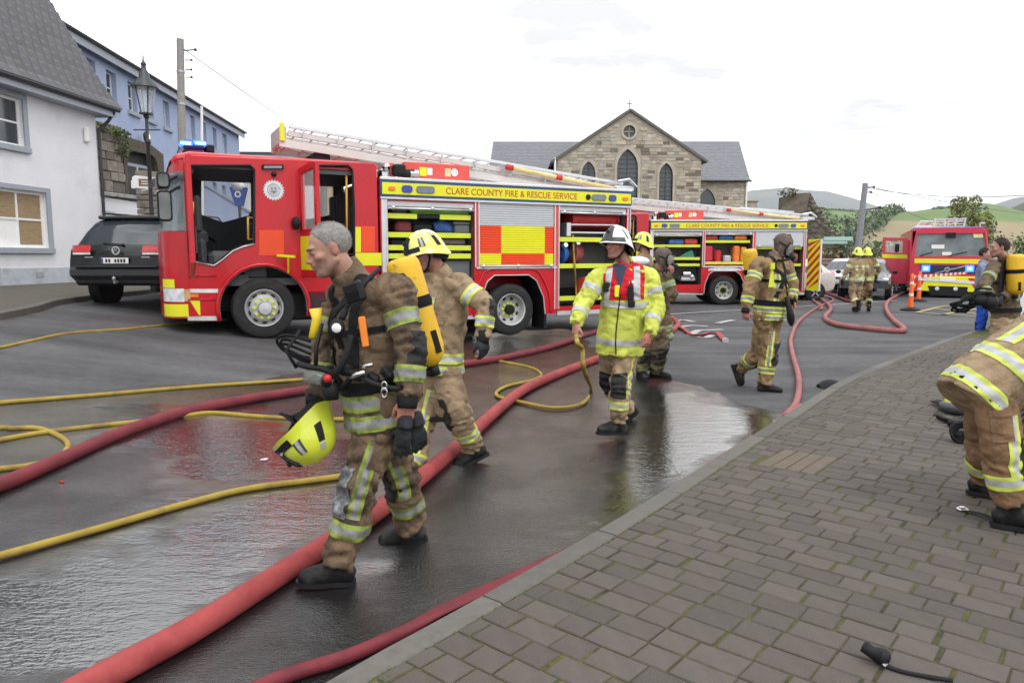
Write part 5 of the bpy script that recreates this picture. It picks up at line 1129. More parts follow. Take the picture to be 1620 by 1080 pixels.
locker_thing(engine, 'salvage_sheet', 'bright green folded sheet on the top shelf of the front locker', 'sheet', bx(650, 326, 744, 337.5, .1, .6, .045), M_tarp)
locker_thing(engine, 'equipment_case', 'dark grey case beside the green sheet on the top shelf', 'case', bx(620, 327, 646, 336.5), M_case)
def duffel(mb):
 a, c=TL(688, 369, .2), TL(719, 348, .2);mb.tube([(a[0], .3, (a[1]+c[1])/2-.02), (a[0]+.12, .3, (a[1]+c[1])/2), (c[0]-.1, .3, (a[1]+c[1])/2-.03), (c[0], .3, (a[1]+c[1])/2-.06)], .1, 12, rs=[.09, .15, .14, .08])
locker_thing(engine, 'duffel_bag', 'blue soft bag on the second shelf of the front locker', 'bag', duffel, M_bag)
locker_thing(engine, 'toolbox', 'grey plastic box with a lid on the second shelf', 'box', lambda mb:(bx(720, 356, 743, 369, .1, .55, .02)(mb), bx(718, 351, 744, 355.5, .08, .56, .02)(mb)), M_case)
locker_thing(engine, 'red_bag', 'dark red bag on the second shelf of the front locker', 'bag', bx(627, 350, 652, 369), mat('bag_dark_red', (.14, .02, .02), .8, var=.2))
locker_thing(engine, 'stacked_crate', 'brown case on the third shelf of the front locker', 'case', bx(690, 376, 738, 389), mat('crate_brown', (.14, .11, .085), .8))
locker_thing(engine, 'flat_case', 'flat brown case on the fourth shelf of the front locker', 'case', bx(636, 395, 735, 403), mat('crate_brown', (.14, .11, .085), .8))
for u0, v0, u1, v1, lab, m_ in((618, 378, 650, 390, 'black kit bag at the left of the third shelf', M_blk), (655, 379, 684, 390, 'grey kit box in the middle of the third shelf', M_case), (655, 354, 684, 369, 'black pouch in the middle of the second shelf', M_blk), (618, 410, 700, 432, 'large black case below the shelves of the front locker', M_blk), (705, 411, 744, 440, 'grey crate below the shelves of the front locker', M_case)):
 locker_thing(engine, 'kit_box', lab, 'box', bx(u0, v0, u1, v1, .12, .62, .03), m_)
shelf(engine, 5.82, 7.40, TL(930, 379)[1]);shelf(engine, 5.82, 7.40, TL(930, 420.5)[1]);shelf(engine, 5.82, 7.40, TL(930, 471)[1])
def reel(mb):
 a, c=TL(902, 338, .3), TL(972, 357, .3);z=(a[1]+c[1])/2;z=TL(930, 347, .3)[1];mb.tube([(a[0], .38, z), (c[0], .38, z)], .2, 20, rs=[.2, .2])
 for x in(a[0], c[0]):mb.tube([(x-.02, .38, z), (x+.02, .38, z)], .24, 20)
locker_thing(engine, 'hose_reel', 'red hose reel drum in the top of the rear locker', 'hose reel', reel, M_redm)
def reelbars(mb):
 for v in(355.5, 368):a, c=TL(903, v, .08), TL(976, v+1, .08);mb.tube([(a[0], .1, a[1]), (c[0], .1, c[1])], .022, 8)
 a, c=TL(896, 374, .1), TL(903, 352, .1);mb.box((a[0], .08, a[1]), (c[0], .4, c[1]), 0, .01)
locker_thing(engine, 'reel_guide', 'bright roller bars below the red hose reel', 'guide', reelbars, M_alu)
def coil(u0, u1, v0, v1, y, M=None):
 def f(mb):
  a, c=TL(u0, v1, y), TL(u1, v0, y);r=(c[1]-a[1])/2;cz=(a[1]+c[1])/2;cx=(a[0]+c[0])/2;w=c[0]-a[0]
  for i in range(9):
   rr_=r-i*.014
   if rr_>.05:mb.lathe([(rr_, 0), (rr_+.006, .01), (rr_+.006, w-.01), (rr_, w), (rr_-.01, w), (rr_-.01, 0)], 32, 0, Matrix.Translation((cx-w/2, y+.16, cz))@Matrix.Rotation(.5, 4, 'Z')@Matrix.Rotation(math.pi/2, 4, 'Y'))
  mb.tube([(cx-w*.2, y-.05, cz+r*.75), (cx-w*.2, y-.15, cz+r*.85)], .05, 12, rs=[.05, .05], mi=1)
 return f
M_hred=mat('hose_red_coil', (.34, .075, .065), .7, var=.15, vscale=10)
locker_thing(engine, 'hose_coil', 'red rolled hose with a metal coupling in the rear locker', 'hose', coil(903, 922, 381, 418, .2), [M_hred, M_alu], 'rolled hoses in the rear locker')
locker_thing(engine, 'hose_coil', 'blue rolled hose with a metal coupling in the rear locker', 'hose', coil(886, 897, 385, 418, .12), [mat('hose_blue_coil', (.03, .12, .45), .6), M_alu], 'rolled hoses in the rear locker')
def suction(mb):
 a, c=TL(912, 451, .3), TL(970, 445, .3);mb.tube([(a[0], .1, a[1]), (a[0]+.12, .12, a[1])], .17, 20);mb.tube([(a[0]+.2, .18, a[1]), (c[0], .6, c[1])], .12, 20, 1)
 for k in range(5):q=.3+k*.12;mb.tube([(a[0]+q, .22+k*.06, a[1]), (a[0]+q+.03, .235+k*.06, a[1])], .13, 16, 1)
locker_thing(engine, 'suction_hose', 'orange suction hose with a red end in the bottom of the rear locker', 'hose', suction, [mat('suction_red', (.6, .05, .03), .6), mat('suction_orange', (.8, .16, .03), .6)])
E2S=.93
engine2=fire_engine('fire_engine', (6.97-4.74*E2S, 23.9, -.01), 0, 'second red fire engine behind the first with its ladder over the open lockers', E2S, ('open', 'open', 'half'))
for o in engine2.children:
 if o.name.startswith('yellow_square')or o.name.startswith('orange_square'):pass
def T2(u, v, off=0.):q=P(u, v, 23.9+off*E2S);return((q.x-engine2.location.x)/E2S, (q.z+.01)/E2S)
b2=lambda u0, v0, u1, v1, y0=.08, y1=.5, b=.04:(lambda mb:(lambda a, c:mb.box((a[0], y0, a[1]), (c[0], y1, c[1]), 0, b))(T2(u0, v1, y0), T2(u1, v0, y0)))
for v in(372, 389, 409, 419):shelf(engine2, 2.22, 3.86, T2(1060, v)[1])
for v in(366, 382):shelf(engine2, 4.04, 5.6, T2(1150, v)[1])
shelf(engine2, 4.04, 5.66, T2(1150, 416)[1]);shelf(engine2, 5.84, 7.42, T2(1220, 392)[1]);shelf(engine2, 5.84, 7.42, T2(1220, 419)[1])
mb=MB();mb.box((4.15, -.012, T2(0, 428)[1]), (5.4, -.002, T2(0, 421)[1]));mb.build('white_strip', M_reflw, engine2)
M_obag=mat('bag_orange', (.75, .2, .03), .7, var=.2, vscale=8, bump=.01, bscale=20);M_rbag=mat('bag_red', (.5, .05, .05), .7, var=.2, vscale=8)
locker_thing(engine2, 'folded_sheet', 'blue folded sheet on the second shelf of the far engine', 'sheet', b2(1058, 379, 1082, 387), M_bag)
locker_thing(engine2, 'folded_sheet', 'pinkish red folded sheet beside the blue one in the far engine', 'sheet', b2(1083, 378, 1104, 387), M_rbag)
locker_thing(engine2, 'red_case', 'red case on the top shelf of the far engine', 'case', b2(1080, 366, 1104, 371), M_rbag)
def greenbag(mb):a, c=T2(1073, 408), T2(1101, 395);vs, fs=plate([a, (c[0], a[1]), (c[0]-.1, c[1]), (a[0]+.3, c[1]-.1)], [], .3, .03);mb.add([(x, y+.1, z)for x, y, z in vs], fs)
locker_thing(engine2, 'green_bag', 'dark green bag on the third shelf of the far engine', 'bag', greenbag, mat('bag_green', (.03, .20, .13), .7, var=.2))
def pump(mb):
 a, c=T2(1077, 446), T2(1103, 428);mb.box((a[0], .1, a[1]+.03), (c[0], .45, (a[1]+c[1])/2), 0, .04);mb.tube([(a[0]+.1, .1, c[1]-.12), (a[0]+.35, .1, c[1]-.12)], .08, 10);mb.tube([(a[0]-.05, .09, a[1]), (a[0]+.1, .09, c[1]), (c[0]-.1, .09, c[1]), (c[0], .09, a[1])], .02, 6, 1);mb.ball((c[0]-.15, .12, a[1]+.18), .09, 10, 6)
locker_thing(engine2, 'portable_pump', 'silver portable pump on the lowest tray of the far engine', 'pump', pump, [M_alu, M_blk])
for i, (u0, u1, m, w)in enumerate(((1116, 1136, M_rbag, 'dull red'), (1138, 1160, M_bag, 'navy'), (1162, 1182, M_obag, 'orange'))):locker_thing(engine2, 'folded_sheet', w+' folded sheet on the upper shelf of the middle locker', 'sheet', b2(u0, 373, u1, 380), m)
locker_thing(engine2, 'red_holdall', 'red and white holdall at the left of the middle locker', 'bag', b2(1113, 389, 1128, 414), mat('bag_scarlet', (.55, .02, .05), .6))
locker_thing(engine2, 'extinguisher', 'red fire extinguisher in the middle locker', 'extinguisher', lambda mb:(lambda a, c:(mb.tube([(a[0], .2, a[1]), (a[0], .2, c[1]-.06), (a[0], .2, c[1])], .1, 14, rs=[.13, .13, .05]), mb.box((a[0]-.04, .12, c[1]), (a[0]+.12, .22, c[1]+.05), 1)))(T2(1137, 415), T2(1137, 395)), [M_redm, M_blk])
locker_thing(engine2, 'white_case', 'pale case beside the extinguisher in the middle locker', 'case', b2(1145, 404, 1157, 415), mat('case_white', (.45, .45, .46), .6))
locker_thing(engine2, 'orange_bag', 'tall orange bag at the right of the middle locker', 'bag', b2(1160, 389, 1171, 415), M_obag)
locker_thing(engine2, 'orange_bag', 'slim amber bag beside the tall orange one in the middle locker', 'bag', b2(1172, 391, 1182, 415), mat('bag_amber', (.7, .33, .03), .7))
locker_thing(engine2, 'yellow_box', 'yellow box low in the rear locker of the far engine', 'box', b2(1250, 440, 1263, 455), mat('box_yellow', (.75, .45, .03), .6))
locker_thing(engine2, 'brown_drum', 'brown drum in the rear locker of the far engine', 'drum', lambda mb:(lambda a:mb.tube([(a[0]-.15, .3, a[1]), (a[0]+.2, .3, a[1])], .2, 16))(T2(1255, 408)), mat('drum_brown', (.28, .09, .06), .6))
dr=empty('door', (7.6, .0, 0));dr.parent=engine2;dr.rotation_euler=(0, 0, math.radians(-62))
mb=MB();mb.box((.02, 0, .52), (.55, .05, 2.3), 0, .01);mb.build('door_shell', M_yel, dr)
mb=MB()
for k in range(8):
 z=.35+k*.28;pts=[(.035, z), (.535, z+.5), (.535, z+.64), (.035, z+.14)];pts=[(x, min(max(zz, .54), 2.28))for x, zz in pts]
 if len(set(pts))>2:mb.add([(x, -.003, zz)for x, zz in pts], [(0, 1, 2, 3)])
mb.build('chevron', M_redm, dr);mb=MB();mb.box((.551, -.004, .52), (.575, .054, 2.3));mb.build('door_edge', M_reflw, dr)
#  far engine, facing the camera
D3=28.0;X3=P(1499, 407, D3).x
e3=empty('fire_engine', (X3, D3, 0), math.radians(-25), 'distant red fire engine facing the camera with its side door open and blue lamps lit', 'fire engine', scale=1.05)
def F3(u, v, d=0.):q=P(u, v, D3+d);return(q.x-X3, q.z)
def pf(nm, px, m, y=0., th=.02, par=None, bev=0, holes=()):
 vs, fs=plate([F3(*p)for p in px], [[F3(*p)for p in h]for h in holes], th, bev);mb=MB();mb.add([(x, y+yy, z)for x, yy, z in vs], fs);return mb.build(nm, m, par or e3, smooth=30)
M_red3=mat('far_engine_red', (.50, .012, .045), .35, var=.06, coat=.4)
ws=[(1459, 375), (1546, 375), (1549, 408), (1456, 408)]
pf('cab_front', [(1465, 365), (1544, 365), (1549, 372), (1552, 412), (1552, 440), (1447, 440), (1449, 410), (1458, 370)], M_red3, 0, .12, None, .02, [ws[::-1]])
pf('windscreen', ws, mat('far_screen', (.16, .19, .20), .08, var=.3, vscale=2), .05, .02)
for p in([(1478, 391), (1495, 391), (1495, 397), (1478, 397)], [(1492, 402), (1504, 402), (1504, 407), (1492, 407)]):pf('dash_paper', p, M_whitep, .03, .005)
pf('screen_sticker', [(1532, 375), (1544, 375), (1545, 381), (1533, 381)], mat('sticker', (.7, .66, .35), .5), .03, .005)
pf('sun_strip', [(1497, 373), (1510, 373), (1510, 381), (1497, 381)], M_blk, -.03, .05)
pf('yellow_band', [(1455, 419), (1455, 412), (1548, 413), (1548, 420)], M_yel, -.012, .01)
pf('grille', [(1462, 421), (1542, 422), (1541, 435), (1464, 434)], mat('grille_navy', (.02, .035, .12), .4), -.02, .02)
mb=MB()
for k in range(4):a, b=F3(1466, 424+k*3), F3(1538, 424.6+k*3);mb.bar((a[0], -.028, a[1]), (b[0], -.028, b[1]), .01, .018)
mb.build('grille_bars', M_blk, e3)
mb=MB();a, b=F3(1482, 434), F3(1522, 423);mb.bar((a[0], -.045, a[1]), (b[0], -.045, b[1]), .02, .035);c=F3(1498, 428.5);mb.lathe([(.05, 0), (.09, 0), (.09, .02), (.05, .02)], 16, 0, Matrix.Translation((c[0], -.035, c[1]))@Matrix.Rotation(math.pi/2, 4, 'X'));mb.build('badge_bar', M_chr, e3)
for u in(1470, 1527):
 a, b=F3(u-6, 432), F3(u+6, 422);mb=MB();mb.box((a[0], -.05, a[1]), (b[0], -.021, b[1]), 0, .02);q=mb.build('blue_lamp', M_bemit, e3)
 a, b=F3(u-3, 429), F3(u+3, 425);mb=MB();mb.box((a[0], -.062, a[1]), (b[0], -.051, b[1]), 0, .01);mb.build('bulb', M_bwhite, q)
pf('bumper', [(1450, 438), (1550, 439), (1550, 462), (1452, 461)], M_yel, -.12, .3, None, .03)
for k, (u0, w)in enumerate(((1462, 8), (1478, -1), (1524, -8), (1540, -8))):
 s_=-10 if u0<1500 else 10
 if w<0 and u0<1500:continue
 pf('chevron', [(u0-s_*-.0, 441), (u0+8, 441), (u0+8+s_, 460), (u0+s_, 460)], M_redm, -.127, .006)
pf('red_patch', [(1450, 439), (1462, 439), (1459, 450), (1451, 450)], M_redm, -.127, .006)
pf('white_strip', [(1460, 441), (1540, 446), (1540, 450), (1460, 445)], M_reflw, -.14, .01)
pf('number_plate', [(1488, 440), (1508, 440), (1508, 446), (1488, 446)], M_whitep, -.15, .01)
pf('lower_valance', [(1472, 453), (1524, 454), (1522, 468), (1476, 467)], M_blk, -.135, .2)
for u in(1484, 1508):c=F3(u, 457);mb=MB();mb.lathe([(0, 0), (.07, 0), (.07, .03), (0, .04)], 14, 0, Matrix.Translation((c[0], -.14, c[1]))@Matrix.Rotation(math.pi/2, 4, 'X'));mb.build('fog_lamp', M_lens, e3)
for u0, u1 in((1462, 1480), (1500, 1524)):
 a, b=F3(u0, 408), F3(u1, 402);mb=MB();mb.tube([(a[0], -.02, a[1]), (b[0], -.02, b[1])], .018, 6);mb.build('wiper', M_blk, e3)
hw=1.22
mb=MB();a=F3(1458, 366);mb.box((-hw, .12, .45), (-hw+.06, 6.8, 2.48));mb.box((hw-.06, .12, .45), (hw, 6.8, 2.48));mb.box((-hw+.06, .13, 2.44), (hw-.06, 6.8, 2.5));mb.box((-hw+.06, 6.74, .45), (hw-.06, 6.8, 2.44));mb.box((-hw+.06, .14, .5), (hw-.06, .3, 1.4));mb.build('body', M_red3, e3)
mb=MB();mb.box((-hw+.1, .15, 2.5), (-.5, 1.6, 2.64), 0, .05);mb.build('roof_light', mat('lilac_lamp', (.5, .42, .62), .4), e3)
mb=MB();mb.box((-.3, .2, 2.5), (hw-.1, .5, 2.58), 0, .02);mb.build('roof_beacon', M_bluel, e3)
mb=MB();ladder_section(mb, (.4, 2.55), (.4, 2.95), -.45, -.0, .05, 2)if 0 else None
za, zb=F3(1482, 366)[1], F3(1482, 350)[1]
for xx in(-.42, -.1, .22, .5):mb.bar((xx, .6, za), (xx+(.06 if xx>0 else 0), .6, zb), .05, .05);mb.bar((xx, .6, zb-.03), (xx, 6, zb-.1), .05, .06)
for k in range(4):mb.bar((-.42, .6, za+(zb-za)*(.2+.24*k)), (.52, .6, za+(zb-za)*(.2+.24*k)), .035, .035)
mb.build('ladder', M_alu, e3)
mb=MB();mb.tube([(-1.0, .5, 2.62), (-.9, .5, 2.8), (-.5, .5, 2.8), (-.45, .5, 2.6)], .03, 6);mb.tube([(1.0, .5, 2.5), (1.0, .5, 2.7), (1.15, .5, 2.7)], .03, 6);mb.build('roof_rail', M_alu, e3)
d=pf('door', [(1413, 378), (1445, 379), (1450, 384), (1449, 452), (1411, 451)], M_red3, .6, .07, None, .015, [[(1417, 384), (1417, 402), (1440, 403), (1441, 384)]])
pf('door_glass', [(1417, 384), (1441, 384), (1440, 403), (1417, 402)], M_clear, .63, .01, d)
pf('yellow_band', [(1412, 411), (1412, 405), (1447, 406), (1447, 412)], M_yel, .592, .006, d)
a, b=F3(1429, 402), F3(1436, 389);mb=MB();mb.box((a[0], .4, a[1]), (b[0], .5, b[1]), 0, .03);mb.build('door_mirror', M_blk, d)
for x in(-.98, .98):wheel(e3, x, 1.0, .46, .46, 0).rotation_euler=(0, 0, math.radians(90 if x>0 else-90))
#  cars
def car_wheel(par, x, y, z, r, side):
 w=empty('wheel', (x, y, z), 0);w.parent=par;R=Matrix.Rotation(math.pi/2*side, 4, 'Y')
 mb=MB();mb.lathe([(r*.62, -.2), (r*.63, 0), (r*.9, .0), (r, -.03), (r, -.18), (r*.9, -.21)], 28, 0, R);mb.build('tyre', M_tyre, w, smooth=30)
 mb=MB();mb.lathe([(0, -.03), (r*.2, -.02), (r*.55, -.05), (r*.63, -.005)], 20, 0, R);mb.build('rim', M_alud, w, smooth=30)
 mb=MB()
 for k in range(5):
  a=2*math.pi*k/5;mb.bar(R@Vector((r*.12*math.cos(a), r*.12*math.sin(a), .0)), R@Vector((r*.6*math.cos(a), r*.6*math.sin(a), -.012)), .06, .03)
 mb.build('spokes', M_alu, w)
def car(loc, rz, st, paint, label, wheels, wr, width, group='parked cars', tail=True, glass=None):
 """st: stations along the length (y, z_sill, z_belt, z_top, half width at sill, belt, roof); the rear is at y = 0"""
 t=empty('parked_car', loc, rz, label, 'car', group);mb=MB();rows=[]
 yy=[s_[0]for s_ in st];dense=sorted(set(list(np.linspace(yy[0], yy[-1], 34))+yy))
 def row(y):
  v=[float(np.interp(y, yy, [s_[k]for s_ in st]))for k in range(1, 7)];zs, zb, zt, ws, wb, wt=v
  half=[(ws*.9, zs), (ws, zs+.05), (wb*1.0, (zs+zb)/2), (wb*.99, zb-.08), (wb*.975, zb), (wt, max(zb+.001, zt-.05)), (wt*.86, max(zb+.003, zt-.008)), (0, max(zb+.004, zt+.012))]
  return[(x, y, z)for x, z in half]+[(-x, y, z)for x, z in half[-2::-1]]
 rows=[row(y)for y in dense];mb.grid(rows);n=len(rows[0])
 mb.add(rows[0], [tuple(range(n))[::-1]]);mb.add(rows[-1], [tuple(range(n))])
 gl=glass or[]
 k=0
 for i in range(len(dense)-1):
  ym=(dense[i]+dense[i+1])/2
  for j in range(n-1):
   for(kind, a, b)in gl:
    if a<ym<b and((kind=='side' and j in(4, 9))or(kind=='top' and j in(6, 7))or(kind=='topw' and j in(5, 6, 7, 8))):mb.m[k]=1
   k+=1
 mb.build('body', [paint, M_glass], t, smooth=32)
 for y, in[(w, )for w in wheels]:
  for sgn in(1, -1):car_wheel(t, sgn*(width/2+.028), y, wr, wr, sgn)
  for sgn in(1, -1):m2=MB();m2.tube([(sgn*(width/2-.2), y, wr), (sgn*(width/2+.012), y, wr)], wr*1.16, 26);m2.build('wheel_well', M_blk, t)
 return t
suv=[(0, .48, .92, .93, .88, .94, .9), (.05, .42, 1.04, 1.05, .9, .955, .90), (.14, .40, 1.10, 1.14, .91, .96, .88), (.34, .38, 1.13, 1.42, .92, .965, .80), (.56, .36, 1.13, 1.62, .92, .965, .74), (.9, .36, 1.12, 1.69, .92, .965, .73), (2.5, .36, 1.08, 1.71, .92, .965, .73), (3.0, .36, 1.06, 1.58, .92, .96, .72), (3.55, .38, 1.04, 1.10, .92, .95, .78), (4.3, .42, .94, .97, .9, .93, .8), (4.7, .5, .78, .80, .8, .85, .74)]
M_cblk=mat('car_black', (.008, .009, .011), .22, coat=.35, spec=.3, var=.05)
q=P(186, 407, 13.6);gzz=P(186, 484, 13.6).z
suvc=car((q.x, 13.6, gzz), math.radians(-4), suv, M_cblk, 'black estate car parked by the white house behind the red cab', (.95, 3.75), .36, 1.93, None, glass=[('side', .5, 3.1), ('topw', .12, .54), ('top', 2.95, 3.5)])
M_tail=mat('tail_red', (.55, .012, .02), .12, coat=.5);M_plate=mat('plate_white', (.72, .72, .70), .4)
for sgn in(1, -1):
 mb=MB();rows=[]
 for z in(.99, 1.05, 1.10, 1.13):rows.append([(sgn*x, y-(0.0 if z<1.08 else-.03), z)for x, y in((.50, -.035), (.7, -.03), (.86, .0), (.955, .1), (.975, .28))])
 mb.grid(rows);lp=mb.build('tail_lamp', M_tail, suvc, smooth='all')
 mb=MB();mb.grid([[(sgn*x, y-.003, z)for x, y in((.50, -.035), (.7, -.03), (.86, .0), (.955, .1), (.975, .26))]for z in(.955, .99)]);mb.build('reverse_lens', M_lens, lp, smooth='all')
mb=MB();mb.box((-.95, -.08, .50), (.95, .12, .74), 0, .07);mb.box((-.8, -.1, .72), (.8, .0, .745), 0, .01);mb.build('bumper', mat('bumper_grey', (.022, .023, .026), .45), suvc, smooth=30)
mb=MB();mb.box((-.85, -.04, .38), (.85, .2, .52), 0, .05);mb.build('valance', M_blk, suvc)
mb=MB();mb.box((-.3, -.045, .79), (.23, -.03, .895), 0, .005);pl=mb.build('number_plate', M_plate, suvc)
mb=MB()
for k in range(7):
 if k!=2:mb.box((-.21+k*.058, -.05, .81), (-.175+k*.058, -.046, .875))
mb.build('plate_characters', M_blk, pl);mb=MB();mb.box((-.3, -.0495, .795), (-.255, -.0455, .89));mb.build('plate_band', M_navy, pl)
mb=MB();M=Matrix.Translation((0, -.035, 1.03));mb.lathe([(.062, 0), (.078, 0), (.078, .012), (.062, .012)], 24, 0, M@Matrix.Rotation(math.pi/2, 4, 'X'))
for pts in([(-.035, .06), (0, .005), (.035, .06)], [(-.06, .02), (-.03, -.055), (0, -.005), (.03, -.055), (.06, .02)]):mb.tube([(x, -.042, 1.03+z)for x, z in pts], .008, 6)
mb.build('badge', M_chr, suvc, smooth=30)
for sgn in(1, -1):
 mb=MB();mb.tube([(sgn*.70, .72, 1.68), (sgn*.70, .78, 1.755), (sgn*.70, 2.6, 1.77), (sgn*.70, 2.75, 1.69)], .02, 8);mb.build('roof_rail', M_blk, suvc, smooth='all')
 mb=MB();mb.box((sgn*.55-.08, -.02, .90), (sgn*.55+.08, .06, .915));mb.build('bright_trim', M_chr, suvc)
mb=MB();mb.box((-.66, .48, 1.63), (.66, .8, 1.70), 0, .025);mb.build('roof_spoiler', M_cblk, suvc, smooth=30)
mb=MB();mb.tube([(.05, .09, 1.14), (-.35, .13, 1.17)], .012, 6);mb.ball((.06, .09, 1.135), .03, 8, 5);mb.build('rear_wiper', M_blk, suvc)
mb=MB();mb.tube([(0, -.05, .45), (0, -.14, .44), (0, -.15, .5)], .022, 8);mb.ball((0, -.15, .52), .035, 8, 6);mb.build('tow_bar', M_galv, suvc)
hatch=[(0, .45, .86, .87, .78, .84, .8), (.06, .35, .98, 1.0, .82, .865, .8), (.2, .3, 1.0, 1.12, .83, .875, .72), (.55, .28, 1.0, 1.42, .83, .88, .64), (.9, .28, .99, 1.48, .83, .88, .62), (2.1, .28, .96, 1.49, .83, .88, .62), (2.6, .28, .95, 1.36, .83, .88, .62), (3.15, .3, .93, .99, .83, .87, .7), (3.7, .34, .84, .88, .82, .86, .72), (4.0, .42, .7, .72, .74, .79, .68)]
hg=[('side', .5, 2.75), ('topw', .16, .56), ('topw', 2.55, 3.12)]
def hatch_at(u, d, rz, m, label, v=None):
 q=P(u, 407, d);t=car((q.x, d, 0), rz, hatch, m, label, (.72, 3.2), .31, 1.74, 'cars parked behind the far hoses', glass=hg)
 mb=MB();mb.box((-.24, 4.0, .5), (.24, 4.012, .6));mb.build('number_plate', M_plate, t);mb=MB();mb.box((-.5, 3.98, .62), (.5, 4.0, .72), 0, .01);mb.build('grille', M_blk, t)
 for sgn in(1, -1):
  mb=MB();mb.ball((sgn*.68, 3.84, .74), .13, 10, 6, 0, (1, .9, .6));mb.build('headlight', M_lens, t, smooth='all')
  mb=MB();mb.ball((sgn*.74, .1, .92), .12, 10, 6, 0, (.9, .9, .9));mb.build('tail_lamp', M_tail, t, smooth='all')
  mb=MB();mb.ball((sgn*.97, 2.6, 1.0), .1, 10, 6, 0, (1, .7, .7));mb.build('door_mirror', M_blk, t, smooth='all')
 return t
hatch_at(1309, 27.2, math.radians(88), mat('car_cream', (.52, .49, .44), .3, coat=.6, var=.04), 'cream hatchback half hidden by the chevron door')
hatch_at(1376, 30.0, math.radians(152), mat('car_dark', (.035, .042, .052), .25, coat=.8, var=.05), 'dark grey car parked behind the two walking firefighters')
hatch_at(1362, 34.5, math.radians(140), mat('car_silver', (.48, .50, .53), .3, metal=.3, coat=.6, var=.03), 'silver car parked behind the dark grey one')
hatch_at(1420, 32.5, math.radians(205), mat('car_pale', (.42, .45, .47), .3, metal=.3, coat=.5, var=.03), 'pale grey car beside the open red engine door')
hatch_at(1694, 12.8, math.radians(-37), mat('car_white', (.75, .76, .78), .3, coat=.6, var=.02), 'white car at the right edge of the picture')
#  people
def crease(m, sc=13, dist=.010):
 n=m.node_tree;L=n.links;b=n.nodes['Principled BSDF'];t=n.nodes.new('ShaderNodeTexCoord');z=n.nodes.new('ShaderNodeTexNoise');z.inputs['Scale'].default_value=sc;z.inputs['Detail'].default_value=3;z.inputs['Distortion'].default_value=.8;L.new(t.outputs['Object'], z.inputs['Vector'])
 q=None
 for op, v in(('SUBTRACT', .5), ('ABSOLUTE', 0), ('POWER', .6)):
  k=n.nodes.new('ShaderNodeMath');k.operation=op;k.inputs[1].default_value=v;L.new(q.outputs[0]if q else z.outputs[0], k.inputs[0]);q=k
 old=b.inputs['Normal'].links[0].from_node;bp=n.nodes.new('ShaderNodeBump');bp.inputs['Distance'].default_value=dist;L.new(q.outputs[0], bp.inputs['Height']);L.new(bp.outputs[0], old.inputs['Normal']);return m
def cloth_mat(name, col, dirt, dlo=.5, dhi=.72, rough=.85, weave=.0012):
 return crease(mat(name, col, rough, var=.16, vscale=7, bump=weave, bscale=420, col2=dirt, c2scale=6.5, c2lo=dlo, c2hi=dhi, coords='Object', spec=.25))
M_tan=cloth_mat('turnout_tan', (.305, .222, .138), (.12, .084, .052), .49, .76)
M_tan1=cloth_mat('turnout_sooty', (.18, .122, .075), (.040, .031, .023), .42, .64)  # soot blotches, spread wider so they also stand in for shaded folds
M_tan3=cloth_mat('turnout_dull', (.13, .095, .06), (.05, .038, .028), .48, .7)
M_tan4=cloth_mat('turnout_gold', (.255, .172, .09), (.11, .068, .036), .50, .72)
M_hv=cloth_mat('hi_vis_yellow', (.52, .57, .10), (.45, .45, .05), .6, .85)
M_hvred=cloth_mat('vest_red', (.52, .015, .025), (.35, .01, .02), .6, .85)
M_silver=mat('silver_tape', (.43, .44, .44), .45, var=.1, vscale=20, metal=.15, col2=(.32, .32, .3), c2scale=12)
M_silverd=mat('silver_tape_dirty', (.23, .235, .23), .5, var=.15, vscale=20, col2=(.12, .115, .1), c2scale=14, c2lo=.5)
M_limed=mat('lime_tape_dirty', (.24, .31, .05), .6, var=.2, vscale=15, col2=(.10, .12, .03), c2scale=14, c2lo=.46, c2hi=.65)
M_limet=mat('lime_tape', (.52, .61, .085), .6, var=.1, vscale=15, col2=(.4, .46, .08), c2scale=10)
M_bootm=mat('boot_leather', (.010, .010, .011), .5, spec=.2, var=.3, vscale=14, bump=.003, bscale=60, col2=(.05, .048, .045), c2scale=9, c2lo=.5, c2hi=.7)
M_pad=mat('knee_pad', (.02, .02, .021), .6, spec=.25, var=.3, vscale=16, bump=.004, bscale=50)
M_padw=mat('knee_pad_silver', (.10, .105, .11), .28, var=.5, vscale=16, bump=.006, bscale=45, col2=(.28, .29, .30), c2scale=16, c2lo=.5, c2hi=.62)  # silver grey pad with paler blotches in its colour
M_skin=mat('skin', (.39, .215, .16), .52, var=.10, vscale=30, bump=.0005, bscale=300, spec=.4, tone=True, col2=(.27, .145, .11), c2scale=11, c2lo=.50, c2hi=.72)
M_skin2=mat('skin_ruddy', (.42, .205, .155), .5, var=.12, vscale=30, tone=True, spec=.4, col2=(.38, .15, .12), c2scale=12, c2lo=.5, c2hi=.72)
M_lip=mat('lip', (.36, .12, .10), .5, var=.1)
M_eye=mat('eye', (.06, .045, .04), .2, var=.2)
M_brow=mat('brow_hair', (.10, .075, .06), .8)
M_hgrey=mat('hair_grey', (.30, .285, .27), .7, var=.3, vscale=60, tone=True)
M_hbrown=mat('hair_brown', (.045, .028, .02), .6, var=.35, vscale=50, tone=True)
M_hoodc=mat('flash_hood', (.11, .085, .07), .85, var=.3, vscale=14, bump=.003, bscale=60, col2=(.04, .035, .03), c2scale=8)
M_glove=mat('glove_black', (.02, .021, .024), .65, spec=.2, var=.35, vscale=20, bump=.003, bscale=60, col2=(.06, .065, .075), c2scale=10)
M_strap=mat('webbing', (.013, .013, .014), .75, spec=.12, var=.2, vscale=20)
M_hlime=mat('helmet_lime', (.60, .67, .045), .28, var=.04, coat=.5, col2=(.62, .66, .12), c2scale=4, c2lo=.55, c2hi=.8)
